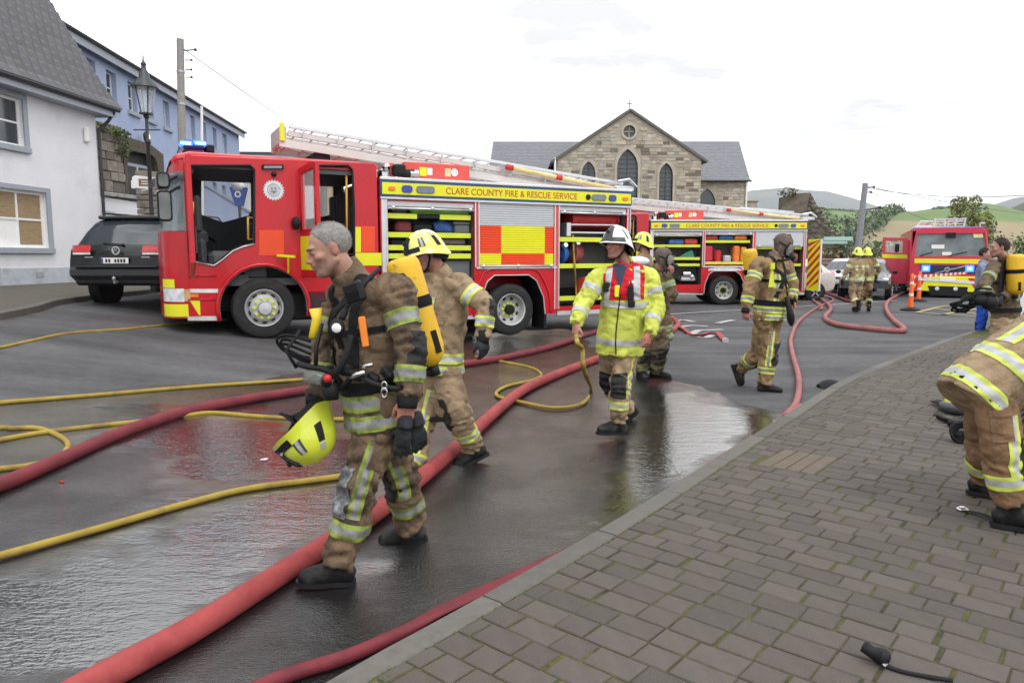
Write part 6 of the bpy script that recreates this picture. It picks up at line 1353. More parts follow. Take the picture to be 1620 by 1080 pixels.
M_hcream=mat('helmet_pale', (.68, .68, .34), .3, var=.05, coat=.5, col2=(.72, .78, .12), c2scale=3.5, c2lo=.42, c2hi=.6)
M_hwhite=mat('helmet_white', (.72, .73, .74), .28, var=.04, coat=.5)
M_cyl=mat('cylinder_yellow', (.66, .39, .012), .55, var=.1, vscale=8, bump=.002, bscale=90, col2=(.30, .17, .03), c2scale=15, c2lo=.58, c2hi=.72)
M_visor=mat('mask_visor', (.25, .27, .27), .06, alpha=.55, rvar=0, var=.1)
def smin(a, b, k):h=np.clip(.5+.5*(b-a)/k, 0, 1);return b*(1-h)+a*h-k*h*(1-h)
def ell(p, c, r):q=(p-np.array(c))/np.array(r);k0=np.linalg.norm(q, axis=1);k1=np.linalg.norm(q/np.array(r), axis=1)+1e-9;return k0*(k0-1)/k1
def caps(p, a, b, r):a, b=np.array(a), np.array(b);ba=b-a;h=np.clip(((p-a)@ba)/(ba@ba), 0, 1);return np.linalg.norm(p-a-h[:, None]*ba, axis=1)-r
def head_sdf(p, age=1.):
 d=ell(p, (0, -.014, .034), (.0765, .097, .086));d=smin(d, ell(p, (0, .026, -.042), (.059, .068, .080)), .035)
 d=smin(d, ell(p, (0, .068, -.098), (.030, .028, .022)), .02)
 for s_ in(1, -1):
  d=smin(d, caps(p, (s_*.056, -.005, -.055), (s_*.030, .058, -.098), .018), .022)
  d=smin(d, ell(p, (s_*.044, .060, -.022), (.022, .022, .017)), .018)
 d=smin(d, ell(p, (0, .080, .024), (.050, .017, .011)), .014)
 for s_ in(1, -1):d=-smin(-d, ell(p, (s_*.032, .103, .004), (.020, .022, .014)), .010)
 for s_ in(1, -1):d=smin(d, ell(p, (s_*.031, .080, .003), (.016, .013, .0115)), .004)
 d=smin(d, caps(p, (0, .090, .012), (0, .113, -.026), .0085), .010);d=smin(d, ell(p, (0, .113, -.030), (.012, .011, .010)), .007)
 for s_ in(1, -1):d=smin(d, ell(p, (s_*.0135, .103, -.033), (.0075, .010, .0075)), .005)
 d=smin(d, ell(p, (0, .092, -.052), (.024, .014, .011)), .012)
 d=smin(d, ell(p, (0, .0965, -.0585), (.023, .0095, .0052)), .004);d=smin(d, ell(p, (0, .0945, -.0725), (.021, .0098, .0062)), .004)
 d=-smin(-d, ell(p, (0, .110, -.0655), (.022, .014, .0022)), .003)
 for s_ in(1, -1):
  d=smin(d, ell(p, (s_*.078, -.012, -.008), (.0078, .018, .030)), .006)
  d=-smin(-d, ell(p, (s_*.090, -.006, -.004), (.008, .010, .018)), .005)
 return d
def star_r(dirs, f, hi=.17):
 t=np.full(len(dirs), hi)
 for _ in range(60):t-=np.clip(f(dirs*t[:, None]), -.02, .02)*.7
 return t
_hd={}
def head_mesh(nu=84, nv=60):
 if(nu, nv)in _hd:return _hd[nu, nv]
 th=np.linspace(0, math.pi, nv+1);ph=np.linspace(0, 2*math.pi, nu+1)[:-1]
 D=np.array([(math.sin(t)*math.sin(a), math.sin(t)*math.cos(a), math.cos(t))for t in th for a in ph])
 V=D*star_r(D, head_sdf)[:, None];F=[(i*nu+k, (i+1)*nu+k, (i+1)*nu+(k+1)%nu, i*nu+(k+1)%nu)for i in range(nv)for k in range(nu)]
 _hd[nu, nv]=(V, F);return _hd[nu, nv]
def frame(o, fwd, up):
 f=Vector(fwd).normalized();u=Vector(up);u=(u-f*u.dot(f)).normalized();r=f.cross(u)
 return Matrix((r, f, u)).transposed().to_4x4()if o is None else Matrix.Translation(o)@Matrix((r, f, u)).transposed().to_4x4()
def remesh(mb, voxel, name, smooth=2, fac=.5, fn=None):
 me=bpy.data.meshes.new(name);me.from_pydata(mb.v, [], mb.f)
 bm=bmesh.new();bm.from_mesh(me);bmesh.ops.recalc_face_normals(bm, faces=bm.faces);bm.to_mesh(me);bm.free()
 o=bpy.data.objects.new(name, me);COL.objects.link(o)
 m=o.modifiers.new('r', 'REMESH');m.mode='VOXEL';m.voxel_size=voxel
 if smooth:s_=o.modifiers.new('s', 'SMOOTH');s_.iterations=smooth;s_.factor=fac
 me2=bpy.data.meshes.new_from_object(o.evaluated_get(bpy.context.evaluated_depsgraph_get()));bpy.data.objects.remove(o);bpy.data.meshes.remove(me)
 n=len(me2.vertices);co=np.empty(n*3, 'f');me2.vertices.foreach_get('co', co);co=co.reshape(-1, 3).astype(float)
 if fn is not None:
  no=np.empty(n*3, 'f');me2.vertices.foreach_get('normal', no);co=co+no.reshape(-1, 3)*fn(co)[:, None];me2.vertices.foreach_set('co', co.astype('f').ravel())
 me2.polygons.foreach_set('use_smooth', [True]*len(me2.polygons));me2.update();me2.name=name
 return me2
def loft(mb, pts, rads, side, n=20, per=6):
 """closed tube through pts; rads (wide, deep) with the wide axis kept along `side`"""
 P3=spline([tuple(p)for p in pts], per);R=[];K=len(pts)
 for i in range(len(P3)):
  f=min(i/per, K-1);a=int(min(f, K-2));t=f-a;t=t*t*(3-2*t)
  ra, rb=rads[a], rads[a+1];ra=ra if isinstance(ra, tuple)else(ra, ra);rb=rb if isinstance(rb, tuple)else(rb, rb)
  R.append((ra[0]*(1-t)+rb[0]*t, ra[1]*(1-t)+rb[1]*t))
 N=len(P3);vs=[];fs=[];sides=side if isinstance(side, list)else[side]*K
 for i in range(N):
  T=(P3[min(i+1, N-1)]-P3[max(i-1, 0)]).normalized();f=min(i/per, K-1);a=int(min(f, K-2));t=f-a
  s_=Vector(sides[a])*(1-t)+Vector(sides[a+1])*t;s_=(s_-T*s_.dot(T)).normalized();d=T.cross(s_)
  for k in range(n):
   an=2*math.pi*k/n;c, sn=math.cos(an), math.sin(an)
   vs.append(P3[i]+s_*(R[i][0]*c)+d*(R[i][1]*sn))
 for i in range(N-1):
  for k in range(n):fs.append((i*n+k, i*n+(k+1)%n, (i+1)*n+(k+1)%n, (i+1)*n+k))
 fs.append(tuple(range(n))[::-1]);fs.append(tuple((N-1)*n+k for k in range(n)));mb.add(vs, fs)
def wrinkle(bones, amp, seed, k=24., dens=None, soft=()):
 """folds running round each limb, deeper near the joints; bones: list of polylines"""
 B=[np.array([tuple(q)for q in b])for b in bones]
 def f(co):
  best=np.full(len(co), 1e9);L=np.zeros(len(co));th=np.zeros(len(co));jn=np.ones(len(co));bid=np.zeros(len(co))
  for bi, b in enumerate(B):
   acc=0.
   for a, c in zip(b, b[1:]):
    d=c-a;ln=np.linalg.norm(d);d=d/ln;t=np.clip((co-a)@d, 0, ln);q=co-a-t[:, None]*d;dist=np.linalg.norm(q, axis=1)
    e1=np.cross(d, (0.3, .9, .1));e1/=np.linalg.norm(e1);e2=np.cross(d, e1);m=dist<best
    best[m]=dist[m];L[m]=(acc+t)[m];th[m]=np.arctan2(q@e2, q@e1)[m];jn[m]=np.minimum(t, ln-t)[m]/ln;bid[m]=bi;acc+=ln
  p=np.stack([L*k+bid*9.1, np.cos(th)*1.25, np.sin(th)*1.25], 1)
  w=vnoise(p, seed);w=w-.55*np.abs(w);w2=vnoise(p*np.array([2.1, 1.6, 1.6]), seed+1);big=vnoise(co*7., seed+2)
  sf=np.where(np.isin(bid, soft), .28, 1.)
  diag=vnoise(co*np.array([9., 9., 13.])+3*np.sin(co[:, [2, 0, 1]]*5), seed+4);diag=diag-.6*np.abs(diag)
  amp2=amp*1.12
  return amp2*sf*(1.35-1.1*np.clip(jn*2, 0, 1))*(w+.35*w2)+amp2*(.8*big+(1.25-sf)*.8*diag)
 return f
def bvh_of(me):return BVHTree.FromPolygons([v.co.copy()for v in me.vertices], [tuple(p.vertices)for p in me.polygons])
def ring_band(mb, bv, a, b, t, widths, rmax, mis, off=.0045, n=56, tilt=None):
 """tape round a limb or trunk: rays go out from the axis to the cloth"""
 a, b=Vector(a), Vector(b);ax=(b-a).normalized();q0=a.lerp(b, t);e1=ax.orthogonal().normalized();e2=ax.cross(e1);acc=-sum(widths)/2
 edges=[acc]
 for w in widths:edges.append(edges[-1]+w)
 def row(z):
  o=[]
  for k in range(n):
   an=2*math.pi*k/n;d=e1*math.cos(an)+e2*math.sin(an);q=q0+ax*z
   if tilt:q=q+ax*(tilt.dot(d)if 1 else 0)
   h=bv.ray_cast(q, d, rmax);r_=h[3]if h[0]is not None else None;o.append([q, d, r_])
  ok=[x[2]for x in o if x[2]is not None];md=sorted(ok)[len(ok)//2]if ok else rmax*.5
  rr_=[x[2]if x[2]is not None else md for x in o];rr_=[min(x, md*1.5)for x in rr_];o2=[]
  for k in range(n):r_=rr_[k];o2.append(o[k][0]+o[k][1]*(r_+off))
  return o2
 for i, m in enumerate(mis):mb.grid([row(edges[i]+(edges[i+1]-edges[i])*j/4)for j in range(5)], m, wrap=True)
def path_band(mb, bv, pts, out, widths, mis, off=.004, far=.3, per=14, lift=0.):
 """tape laid along a path on the cloth; `out` points from inside towards the face it lies on"""
 pts=spline([tuple(p)for p in pts], per);outs=out if isinstance(out, list)else[out];n=len(pts);rows=[]
 e=[-sum(widths)/2]
 for w in widths:e.append(e[-1]+w)
 ed=[]
 for i in range(len(widths)):
  for j in(0, .34, .67, 1):ed.append((e[i]+(e[i+1]-e[i])*j, i))
 pr_={}
 for i, p in enumerate(pts):
  f=i/(n-1)*(len(outs)-1);a=int(min(f, max(0, len(outs)-2)));t=f-a;d=Vector(outs[a])if len(outs)==1 else Vector(outs[a]).lerp(Vector(outs[a+1]), t)
  d.normalize();T=(pts[min(i+1, n-1)]-pts[max(i-1, 0)]).normalized();ac=T.cross(d).normalized()
  for z, k in ed:
   o=p+ac*z+d*far;h=bv.ray_cast(o, -d, far*1.6);pt=(h[0]+d*off)if h[0]is not None else pr_.get((z, k), p+ac*z+d*.05)
   if h[0]is not None:pr_[z, k]=None or pt
   rows.append(pt)
 m=len(ed);R=[rows[i*m:(i+1)*m]for i in range(n)]
 for k in range(len(widths)):mb.grid([r_[4*k:4*k+4]for r_ in R], mis[k])
def limb_pts(a, b, n=3):return[Vector(a).lerp(Vector(b), i/n)for i in range(n+1)]
def hand(mb, wr, fwd, back, side, curl=(20, 25, 20), spread=.0, s=1., thumb=(35, 15), fat=1.):
 """palm, four fingers of unequal length and a thumb; `back` looks out of the back of the hand; side=+1: thumb towards fwd x back"""
 X=Vector(fwd).normalized();Z=Vector(back);Z=(Z-X*Z.dot(X)).normalized();Y=Z.cross(X)*side;W_=Vector(wr)
 Q=lambda x, y, z:W_+X*x*s+Y*y*s+Z*z*s
 loft(mb, [Q(-.05, 0, 0), Q(0, 0, 0), Q(.04, .002, 0), Q(.088, 0, 0)], [(.029*s*fat, .022*s*fat), (.027*s*fat, .019*s*fat), (.040*s*fat, .017*s*fat), (.041*s*fat, .013*s*fat)], Y, 12, 3)
 for i, (y, L_, r_)in enumerate(((.031, .072, .0088), (.0105, .081, .0092), (-.010, .075, .0088), (-.029, .058, .0078))):
  p=Q(.080, y, 0);ang=0;pts=[Q(.06, y*.8, 0), p];cc=curl if not isinstance(curl[0], (tuple, list))else curl[i]
  for k, fr in enumerate((.45, .30, .25)):
   ang+=math.radians(cc[k]+(i-1.5)*3);d=X*math.cos(ang)-Z*math.sin(ang)+Y*(spread*(1.5-i)*.1);p=p+d.normalized()*L_*fr*s;pts.append(p)
  mb.tube(pts, .01, 10, rs=[r_*s*fat, r_*s*fat*1.08, r_*s*fat, r_*s*fat*.95, r_*s*fat*.72], up=tuple(Z))
 p=Q(.022, .028, -.006);a1, a2=map(math.radians, thumb);pts=[Q(.0, .012, -.004), p];d=(X*math.cos(a1)+Y*math.sin(a1)-Z*.35).normalized();p=p+d*.042*s;pts.append(p);d2=(X*math.cos(a2)+Y*math.sin(a2)*.6-Z*.55).normalized();p=p+d2*.032*s;pts.append(p);pts.append(p+d2*.016*s)
 mb.tube(pts, .01, 10, rs=[.013*s*fat, .0135*s*fat, .0105*s*fat, .0098*s*fat, .006*s*fat], up=tuple(Z))
def boot(par, ank, toe, up, s=1., label=None, m=None, vox=.008):
 """shaft, instep, heel and a thick sole; toe = direction the foot points, up = away from the sole"""
 f=Vector(toe).normalized();u=Vector(up);u=(u-f*u.dot(f)).normalized();r=f.cross(u);A=Vector(ank)
 Q=lambda x, y, z:A+f*x*s+r*y*s+u*z*s
 mb=MB();loft(mb, [Q(-.012, 0, .19), Q(-.01, 0, .08), Q(-.005, 0, 0), Q(.0, 0, -.05)], [(.062*s, .070*s), (.056*s, .064*s), (.052*s, .062*s), (.048*s, .06*s)], r, 16, 4)
 loft(mb, [Q(-.082, 0, -.058), Q(-.05, 0, -.05), Q(.03, 0, -.038), Q(.10, 0, -.052), Q(.16, 0, -.062), Q(.195, 0, -.070)], [(.032*s, .034*s), (.045*s, .050*s), (.047*s, .064*s), (.054*s, .052*s), (.052*s, .045*s), (.030*s, .026*s)], r, 16, 4)
 o=link(bpy.data.objects.new('boot', remesh(mb, vox, 'boot', 3)), par);o.data.materials.append(m or M_bootm)
 sm_=MB();prof=[(-.092, .0), (-.085, .032), (-.04, .042), (.03, .040), (.10, .053), (.165, .047), (.203, .024), (.208, 0)];top=[(x, y)for x, y in prof]+[(x, -y)for x, y in prof[-2:0:-1]]
 n=len(top);vs=[Q(x, y, -.078)for x, y in top]+[Q(x*1.01, y*1.04, -.102)for x, y in top]
 sm_.add(vs, [tuple(range(n)), tuple(range(n, 2*n))[::-1]]+[(k, n+k, n+(k+1)%n, (k+1)%n)for k in range(n)]);sm_.build('sole', M_blk, o)
 return o
def helmet(par, H, shell, s=1., white=False, plate_col=None, stripe=True):
 """open-face fire helmet in the head's frame: deep shell with flared brim, front module, tape, ear vents, chin strap"""
 def pt(ph, t, off=0.):
  c, sn=math.cos(ph), math.sin(ph);side=abs(sn)
  zb=np.interp(math.degrees(abs((ph+math.pi)%(2*math.pi)-math.pi)), [0, 35, 70, 100, 135, 180], [.018, .014, .004, -.030, -.072, -.080])
  top=.150;fl=.016*max(0, (t-.8)/.2)**2*(1.5 if c>.3 else 1.0)
  el=t*1.0;ang=el*math.pi/2*1.0
  rx, ry=.121+off+fl, (.146 if c>0 else.142)+off+fl
  zc=.02;k=math.sin(min(ang, math.pi/2))**.92
  z=zc+(top-zc+off)*math.cos(ang)if t<.999 else zc
  z=z+(zb-zc)*t**3
  ridge=.010*math.exp(-((sn*rx*k)/.028)**2)*(1-t)**.3*(1 if c>-.2 else.6)
  return Vector((sn*rx*k, c*ry*k-.008, z+ridge))*s
 N=40;T=list(np.linspace(0.02, 1, 16));mb=MB();rows=[[H@pt(2*math.pi*k/N, t)for k in range(N)]for t in T]
 rows+=[[H@pt(2*math.pi*k/N, 1, -.007)for k in range(N)]];mb.grid(rows, 0, wrap=True);mb.add(rows[0], [tuple(range(N))[::-1]])
 inner=[[H@pt(2*math.pi*k/N, t, -.010)for k in range(N)]for t in T[::-1]];mb.grid(inner, 1, wrap=True)
 sh=mb.build('helmet', [shell, M_blk], par, smooth=50)
 def patch(nm, p0, p1, t0, t1, m, off=.006, n=8, sl=0.):
  mb=MB();g=[[H@pt(math.radians(p0+(p1-p0)*i/n+sl*j/5), t0+(t1-t0)*j/5, off)for i in range(n+1)]for j in range(6)];mb.grid(g)
  g2=[[H@pt(math.radians(p0+(p1-p0)*i/n+sl*j/5), t0+(t1-t0)*j/5, -.002)for i in range(n+1)]for j in range(6)]
  ring1=g[0]+[r_[-1]for r_ in g[1:]]+g[-1][-2::-1]+[r_[0]for r_ in g[-2:0:-1]];ring2=g2[0]+[r_[-1]for r_ in g2[1:]]+g2[-1][-2::-1]+[r_[0]for r_ in g2[-2:0:-1]];mb.grid([ring1, ring2], 0, wrap=True)
  return mb.build(nm, m, sh, smooth=50)
 pc=plate_col or M_blk
 if white:pg=mat('plate_grey', (.035, .036, .04), .45);patch('front_plate', -22, 22, .28, .93, pg, .006);patch('brow_band', -70, 70, .80, .95, pg, .005);
 else:patch('front_plate', -24, 24, .40, .93, pc, .012);patch('brow_band', -64, 64, .78, .92, pc, .005)
 mb=MB();c=H@pt(0, .62, .016);d=(H.to_3x3()@Vector((0, 1, .5))).normalized();mb.tube([c-d*.006, c+d*.006], .013*s, 12);mb.build('lamp_mount', M_blk, sh)
 if stripe:
  for sg in(1, -1):
   if white:patch('shell_mark', sg*66, sg*70, .42, .80, M_blk, .004, 2, sg*18);patch('shell_mark', sg*112, sg*135, .55, .88, M_blk, .004, 4, sg*10)
   else:
    patch('reflective_tape', sg*66, sg*84, .50, .80, mat('tape_border', (.05, .055, .06), .5), .003, 4);patch('reflective_tape', sg*71, sg*79, .50, .80, M_silver, .005, 3)
    patch('ear_vent', sg*118, sg*134, .55, .82, M_blk, .003, 4);patch('reflective_tape', sg*119, sg*136, .38, .52, M_silver, .004, 4)
 mb=MB();L=lambda x, y, z:H@(Vector((x, y, z))*s)
 for sg in(1, -1):mb.tube([L(sg*.088, .0, .0), L(sg*.086, .012, -.05), L(sg*.060, .045, -.105), L(0, .070, -.128)], .008*s, 6);mb.box((0, 0, 0), (0, 0, 0))if 0 else None
 mb.build('chin_strap', M_strap, sh, smooth='all')
 mb=MB();mb.grid([[H@(pt(math.radians(a), .98, -.008))for a in range(95, 266, 10)], [H@(pt(math.radians(a), .98, -.022)+Vector((0, .01, -.035))*s)for a in range(95, 266, 10)]]);mb.build('neck_guard', M_strap, sh)
 return sh
def hair(par, H, m, s=1., line=None, thick=.007, seed=1, rough_=.003, nst=5200):
 nu, nv=72, 40;rows=[];D=[]
 for i in range(nv+1):
  for k in range(nu):
   t=math.pi*.62*i/nv;a=2*math.pi*k/nu;D.append((math.sin(t)*math.sin(a), math.sin(t)*math.cos(a), math.cos(t)))
 D=np.array(D);R=star_r(D, lambda p:ell(p, (0, -.014, .034), (.0765, .097, .086)));V=D*R[:, None]
 hl=np.interp(np.degrees(np.abs(np.arctan2(D[:, 0], D[:, 1]))), [0, 30, 48, 62, 75, 95, 120, 180], line or[.076, .071, .052, .036, .0, .030, -.040, -.058])
 k=np.clip((V[:, 2]-hl)/.016, 0, 1);V=D*(R+k*thick*.45+k*rough_*vnoise(V*60, seed)-(1-k)*.010)[:, None]
 F=[(i*nu+q, (i+1)*nu+q, (i+1)*nu+(q+1)%nu, i*nu+(q+1)%nu)for i in range(nv)for q in range(nu)]
 keep=[f for f in F if max(k[j]for j in f)>.02]
 mb=MB();mb.ct=.8;mb.add([H@(Vector(v)*s)for v in V], keep);r=random.Random(seed);cand=[i for i in range(len(V))if k[i]>.25]
 for _ in range(nst):
  i=r.choice(cand);d=D[i];p=V[i]+np.array([r.uniform(-.003, .003)for _ in range(3)]);flow=np.array((0, -.55, -.25))+np.array((d[0]*.9, d[1]*.5, d[2]*.75))+np.array([r.uniform(-.3, .3)for _ in range(3)]);flow/=np.linalg.norm(flow);w_=np.cross(flow, d);w_=w_/(np.linalg.norm(w_)+1e-6)*.0011;L_=thick*r.uniform(.7, 1.5);g=r.uniform(.7, 1.35);mb.ct=g
  mb.add([H@(Vector(x)*s)for x in(p-w_, p+w_, p+flow*L_+d*.0015)], [(0, 1, 2)])
 return mb.build('hair', m, par, smooth='all')
def face_bits(par, H, s=1., brow=True, lip=True, body=None):
 for sg in(1, -1):
  mb=MB();mb.ball((0, 0, 0), .0098*s, 10, 6, 0, (1.25, .5, .42), H@Matrix.Translation(Vector((sg*.031, .0905, .003))*s));mb.build('eye', M_eye, par, smooth='all')
  if brow:mb=MB();mb.tube([H@(Vector(q)*s)for q in((sg*.014, .0985, .020), (sg*.030, .097, .0255), (sg*.048, .083, .020))], .003*s, 6, rs=[.0028*s, .0034*s, .002*s]);mb.build('eyebrow', M_brow, par, smooth='all')
def ear_dir():pass
def person(label, J, S):
 """J: joints (world). S: style. Returns the Empty and the cloth BVHs"""
 g0=Vector((J['pel'].x, J['pel'].y, S.get('gz', 0)));root=empty('person', g0, 0, label, 'person', S.get('group'));k=S.get('s', 1.);vox=S.get('vox', .013)
 inv=Matrix.Translation(-g0)
 class Sub:pass
 H=frame(J['head'], J['face'], J.get('hup', (0, 0, 1)))
 V, F=head_mesh(*S.get('hres', (84, 60)));mb=MB();mb.add([H@(Vector(v)*k)for v in V], F)
 loft(mb, [J['neck']+(J['chest']-J['neck'])*.5, J['neck'], H@(Vector((0, -.018, -.07))*k), H@(Vector((0, -.012, -.02))*k)], [(.07*k, .06*k), (.062*k, .062*k), (.056*k, .060*k), (.05*k, .055*k)], J['shL']-J['shR'], 16, 4)
 loft(mb, [J['pel'], J['pel'].lerp(J['chest'], .5), J['chest'], J['neck']], [(.12*k, .09*k), (.11*k, .08*k), (.10*k, .07*k), (.055*k, .05*k)], J['shL']-J['shR'], 14, 4)
 for sd in 'LR':
  loft(mb, [J['chest'].lerp(J['sh'+sd], .55), J['sh'+sd]-(J['neck']-J['chest']).normalized()*.03, J['el'+sd], J['wr'+sd]], [.035*k, .04*k, .036*k, .027*k], Vector((0, 0, 1))+Vector((.3, .2, 0)), 10, 4)
  loft(mb, [J['pel'].lerp(J['hip'+sd], .5), J['hip'+sd], J['kn'+sd], J['an'+sd]], [.07*k, .07*k, .05*k, .042*k], Vector((1, .2, 0)), 10, 4)
  hs=S.get('hand'+sd)
  if hs and not hs.get('glove'):hand(mb, J['wr'+sd], hs['fwd'], hs['back'], hs.get('side', 1), hs.get('curl', (25, 30, 25)), hs.get('spread', .3), k, hs.get('thumb', (35, 15)))
 me=remesh(mb, S.get('bvox', .007), 'body', 1, .35)
 me.materials.append(S.get('skin', M_skin));me.materials.append(M_lip)
 if S.get('lips', True):
  Hi=H.inverted();n=len(me.polygons);ce=np.empty(n*3, 'f');me.polygons.foreach_get('center', ce);ce=ce.reshape(-1, 3);Hm=np.array(Hi);lc=(ce@Hm[:3, :3].T+Hm[:3, 3])/k
  me.polygons.foreach_set('material_index', ((np.abs(lc[:, 0])<.0235)&(lc[:, 1]>.088)&(np.abs(lc[:, 2]+.0655)<.0105*(1-(lc[:, 0]/.03)**2))).astype('i'))
 n=len(me.vertices);co=np.empty(n*3, 'f');me.vertices.foreach_get('co', co);Hm=np.array(H.inverted());lv=(co.reshape(-1, 3)@Hm[:3, :3].T+Hm[:3, 3])/k
 st=sm(-.022, -.062, lv[:, 2])*sm(-.02, .02, lv[:, 1])*sm(-.15, -.115, lv[:, 2]);rd=np.exp(-((np.abs(lv[:, 0])-.04)/.022)**2-((lv[:, 2]+.022)/.025)**2)*sm(.02, .06, lv[:, 1])+np.exp(-(lv[:, 0]/.018)**2-((lv[:, 2]+.03)/.02)**2)*sm(.09, .105, lv[:, 1])+sm(.076, .084, np.abs(lv[:, 0]));so_=np.exp(-((np.abs(lv[:, 0])-.032)/.022)**2-((lv[:, 2]-.003)/.012)**2)*sm(.06, .08, lv[:, 1])
 tn=np.ones((n, 4), 'f');ns_=.5+.5*vnoise(lv*40, 5);q_=S.get('stubble', .35)*st*(.7+.3*ns_)
 for c_, (a_, b_, d_)in enumerate(((1, .0, .25), (.95, .28, .35), (.92, .30, .35))):tn[:, c_]=(1-q_*a_)*(1-b_*np.clip(rd, 0, 1))*(1-d_*so_)
 at=me.color_attributes.new('tone', 'FLOAT_COLOR', 'POINT');at.data.foreach_set('color', tn.ravel())
 def put(o):o.parent=root;o.matrix_parent_inverse=inv;return o
 bo=link(bpy.data.objects.new('body', me));put(bo)
 class PR:
  pass
 def build(mb, nm, m, par=None, smooth='all'):o=mb.build(nm, m, None, smooth);(put(o)if par is None else setattr(o, 'parent', par));return o
 pr_root=root
 if S.get('facebits', True):
  tmp=empty('tmp', (0, 0, 0));face_bits(tmp, H, k)
  for c in list(tmp.children):put(c)
  bpy.data.objects.remove(tmp)
  # - trousers
 if S.get('trousers')is not None:
  mb=MB();sd_=J['hipL']-J['hipR'];w=S.get('legw', 1.)*k
  loft(mb, [J['pel'].lerp(J['chest'], .45), J['pel'], (J['hipL']+J['hipR'])/2-(J['chest']-J['pel']).normalized()*.06*k], [(.165*k, .13*k), (.185*k, .15*k), (.15*k, .12*k)], sd_, 20, 4)
  bones=[]
  for sd in 'LR':
   h, kn, an=J['hip'+sd], J['kn'+sd], J['an'+sd];ax=(an-kn).normalized()
   loft(mb, [h+(h-kn).normalized()*.07*k, h, h.lerp(kn, .5), kn, kn.lerp(an, .45), an-ax*.04, an+ax*S.get('hem', .0)], [.11*w, .118*w, .106*w, .094*w, .092*w, .086*w, .088*w], Vector((1, .3, 0)), 20, 5);bones.append([h, kn, an])
  tm=remesh(mb, vox, 'trousers', 4, .5, wrinkle(bones+[[J['pel'], J['chest']]], S.get('wamp', .009)*1.15, S.get('seed', 1)+5))
  tm.materials.append(S['trousers']);tr=link(bpy.data.objects.new('trousers', tm));put(tr);tb=bvh_of(tm)
  tl, ts=S.get('tape', (M_limet, M_silver))
  for sd in 'LR':
   kn, an, h=J['kn'+sd], J['an'+sd], J['hip'+sd]
   if S.get('shin', True):mb=MB();ring_band(mb, tb, kn, an, S.get('shint', .52), [.022*k, .034*k, .022*k], .16*k, [0, 1, 0]);build(mb, 'reflective_band', [tl, ts], tr)
   fw=S.get('legout'+sd)
   if fw is not None:mb=MB();path_band(mb, tb, [h.lerp(kn, .35), kn, kn.lerp(an, .36)], Vector(fw), [.02*k, .028*k, .02*k], [0, 1, 0]);build(mb, 'reflective_band', [tl, ts], tr)
   if fw is not None:
    o_=Vector(fw);o2=(o_+(J['toe'+sd]*-.5)).normalized();mb=MB();path_band(mb, tb, [h.lerp(kn, .30), h.lerp(kn, .5), h.lerp(kn, .74)], o2, [.05*k, .05*k], [0, 0], .010, .3, 6);path_band(mb, tb, [h.lerp(kn, .27), h.lerp(kn, .37)], o2, [.054*k, .054*k], [0, 0], .016, .3, 6);build(mb, 'pocket', S['trousers'], tr)
   kp=S.get('knee'+sd)
   if kp is not None:mb=MB();path_band(mb, tb, [h.lerp(kn, .72), kn, kn.lerp(an, .36)], Vector(kp), [.035*k, .06*k, .035*k], [0, 0, 0], .008);build(mb, 'knee_pad', S.get('kneem'+sd, M_pad), tr)
  bt=S.get('boots', True)
  for sd in 'LR':
   if bt:
    tmp=empty('tmp', (0, 0, 0));o=boot(tmp, J['an'+sd], J['toe'+sd], J.get('tup'+sd, (0, 0, 1)), k*S.get('boots', 1.)if not isinstance(S.get('boots', 1.), bool)else k, vox=max(.008, vox*.7));put(o);bpy.data.objects.remove(tmp)
    # - jacket
 if S.get('jacket')is not None:
  mb=MB();sd_=(J['shL']-J['shR']).normalized();hd=(J['hipL']-J['hipR']).normalized();w=S.get('jw', 1.)*k;sp=J['chest']-J['pel'];hem=S.get('hemd', .16);dirp=sp.normalized();hp=J.get('hem', J['pel']-dirp*hem*k)
  shm=(J['shL']+J['shR'])/2
  loft(mb, [hp, J['pel'].lerp(hp, .2), J['pel'].lerp(J['chest'], .5), J['chest'], J['chest'].lerp(shm, .65), shm+(J['neck']-shm)*.55, J['neck'], J['neck']+(J['head']-J['neck'])*S.get('collar', .30)], [(.225*w, .185*w), (.222*w, .178*w), (.210*w, .165*w), (.215*w, .165*w), (.195*w, .14*w), (.125*w, .105*w), (.082*k, .086*k), (.082*k, .088*k)], [hd, hd, (hd+sd_), sd_, sd_, sd_, sd_, sd_], 28, 5)
  bones=[[hp, J['chest'], J['neck']]]
  for sd in 'LR':
   a, b, c=J['sh'+sd], J['el'+sd], J['wr'+sd];ax=(c-b).normalized();sw=S.get('sleeve', 1.)*k
   loft(mb, [J['neck'].lerp(a, .12)-(J['neck']-J['chest']).normalized()*.035, J['neck'].lerp(a, .55)-(J['neck']-J['chest']).normalized()*.03, a-(J['neck']-J['chest']).normalized()*.01], [(.07*k, .085*k), (.074*k, .088*k), (.07*k, .08*k)], Vector((.2, .1, 1)), 18, 4)
   loft(mb, [a.lerp(shm, .45)-(J['neck']-J['chest']).normalized()*.02, a, a.lerp(b, .5), b, b.lerp(c, .5), c-ax*.03, c+ax*.015], [.085*sw, .086*sw, .081*sw, .074*sw, .068*sw, .060*sw, .060*sw], Vector((.2, .1, 1)), 18, 5);bones.append([a, b, c])
  jm=remesh(mb, vox, 'jacket', 4, .5, wrinkle(bones, S.get('wamp', .009), S.get('seed', 1), soft=(0, )))
  jm.materials.append(S['jacket']);jk=link(bpy.data.objects.new('jacket', jm));put(jk);jb=bvh_of(jm)
  tl, ts=S.get('tape', (M_limet, M_silver));tw=[x*k for x in S.get('tapew', (.02, .034, .02))]
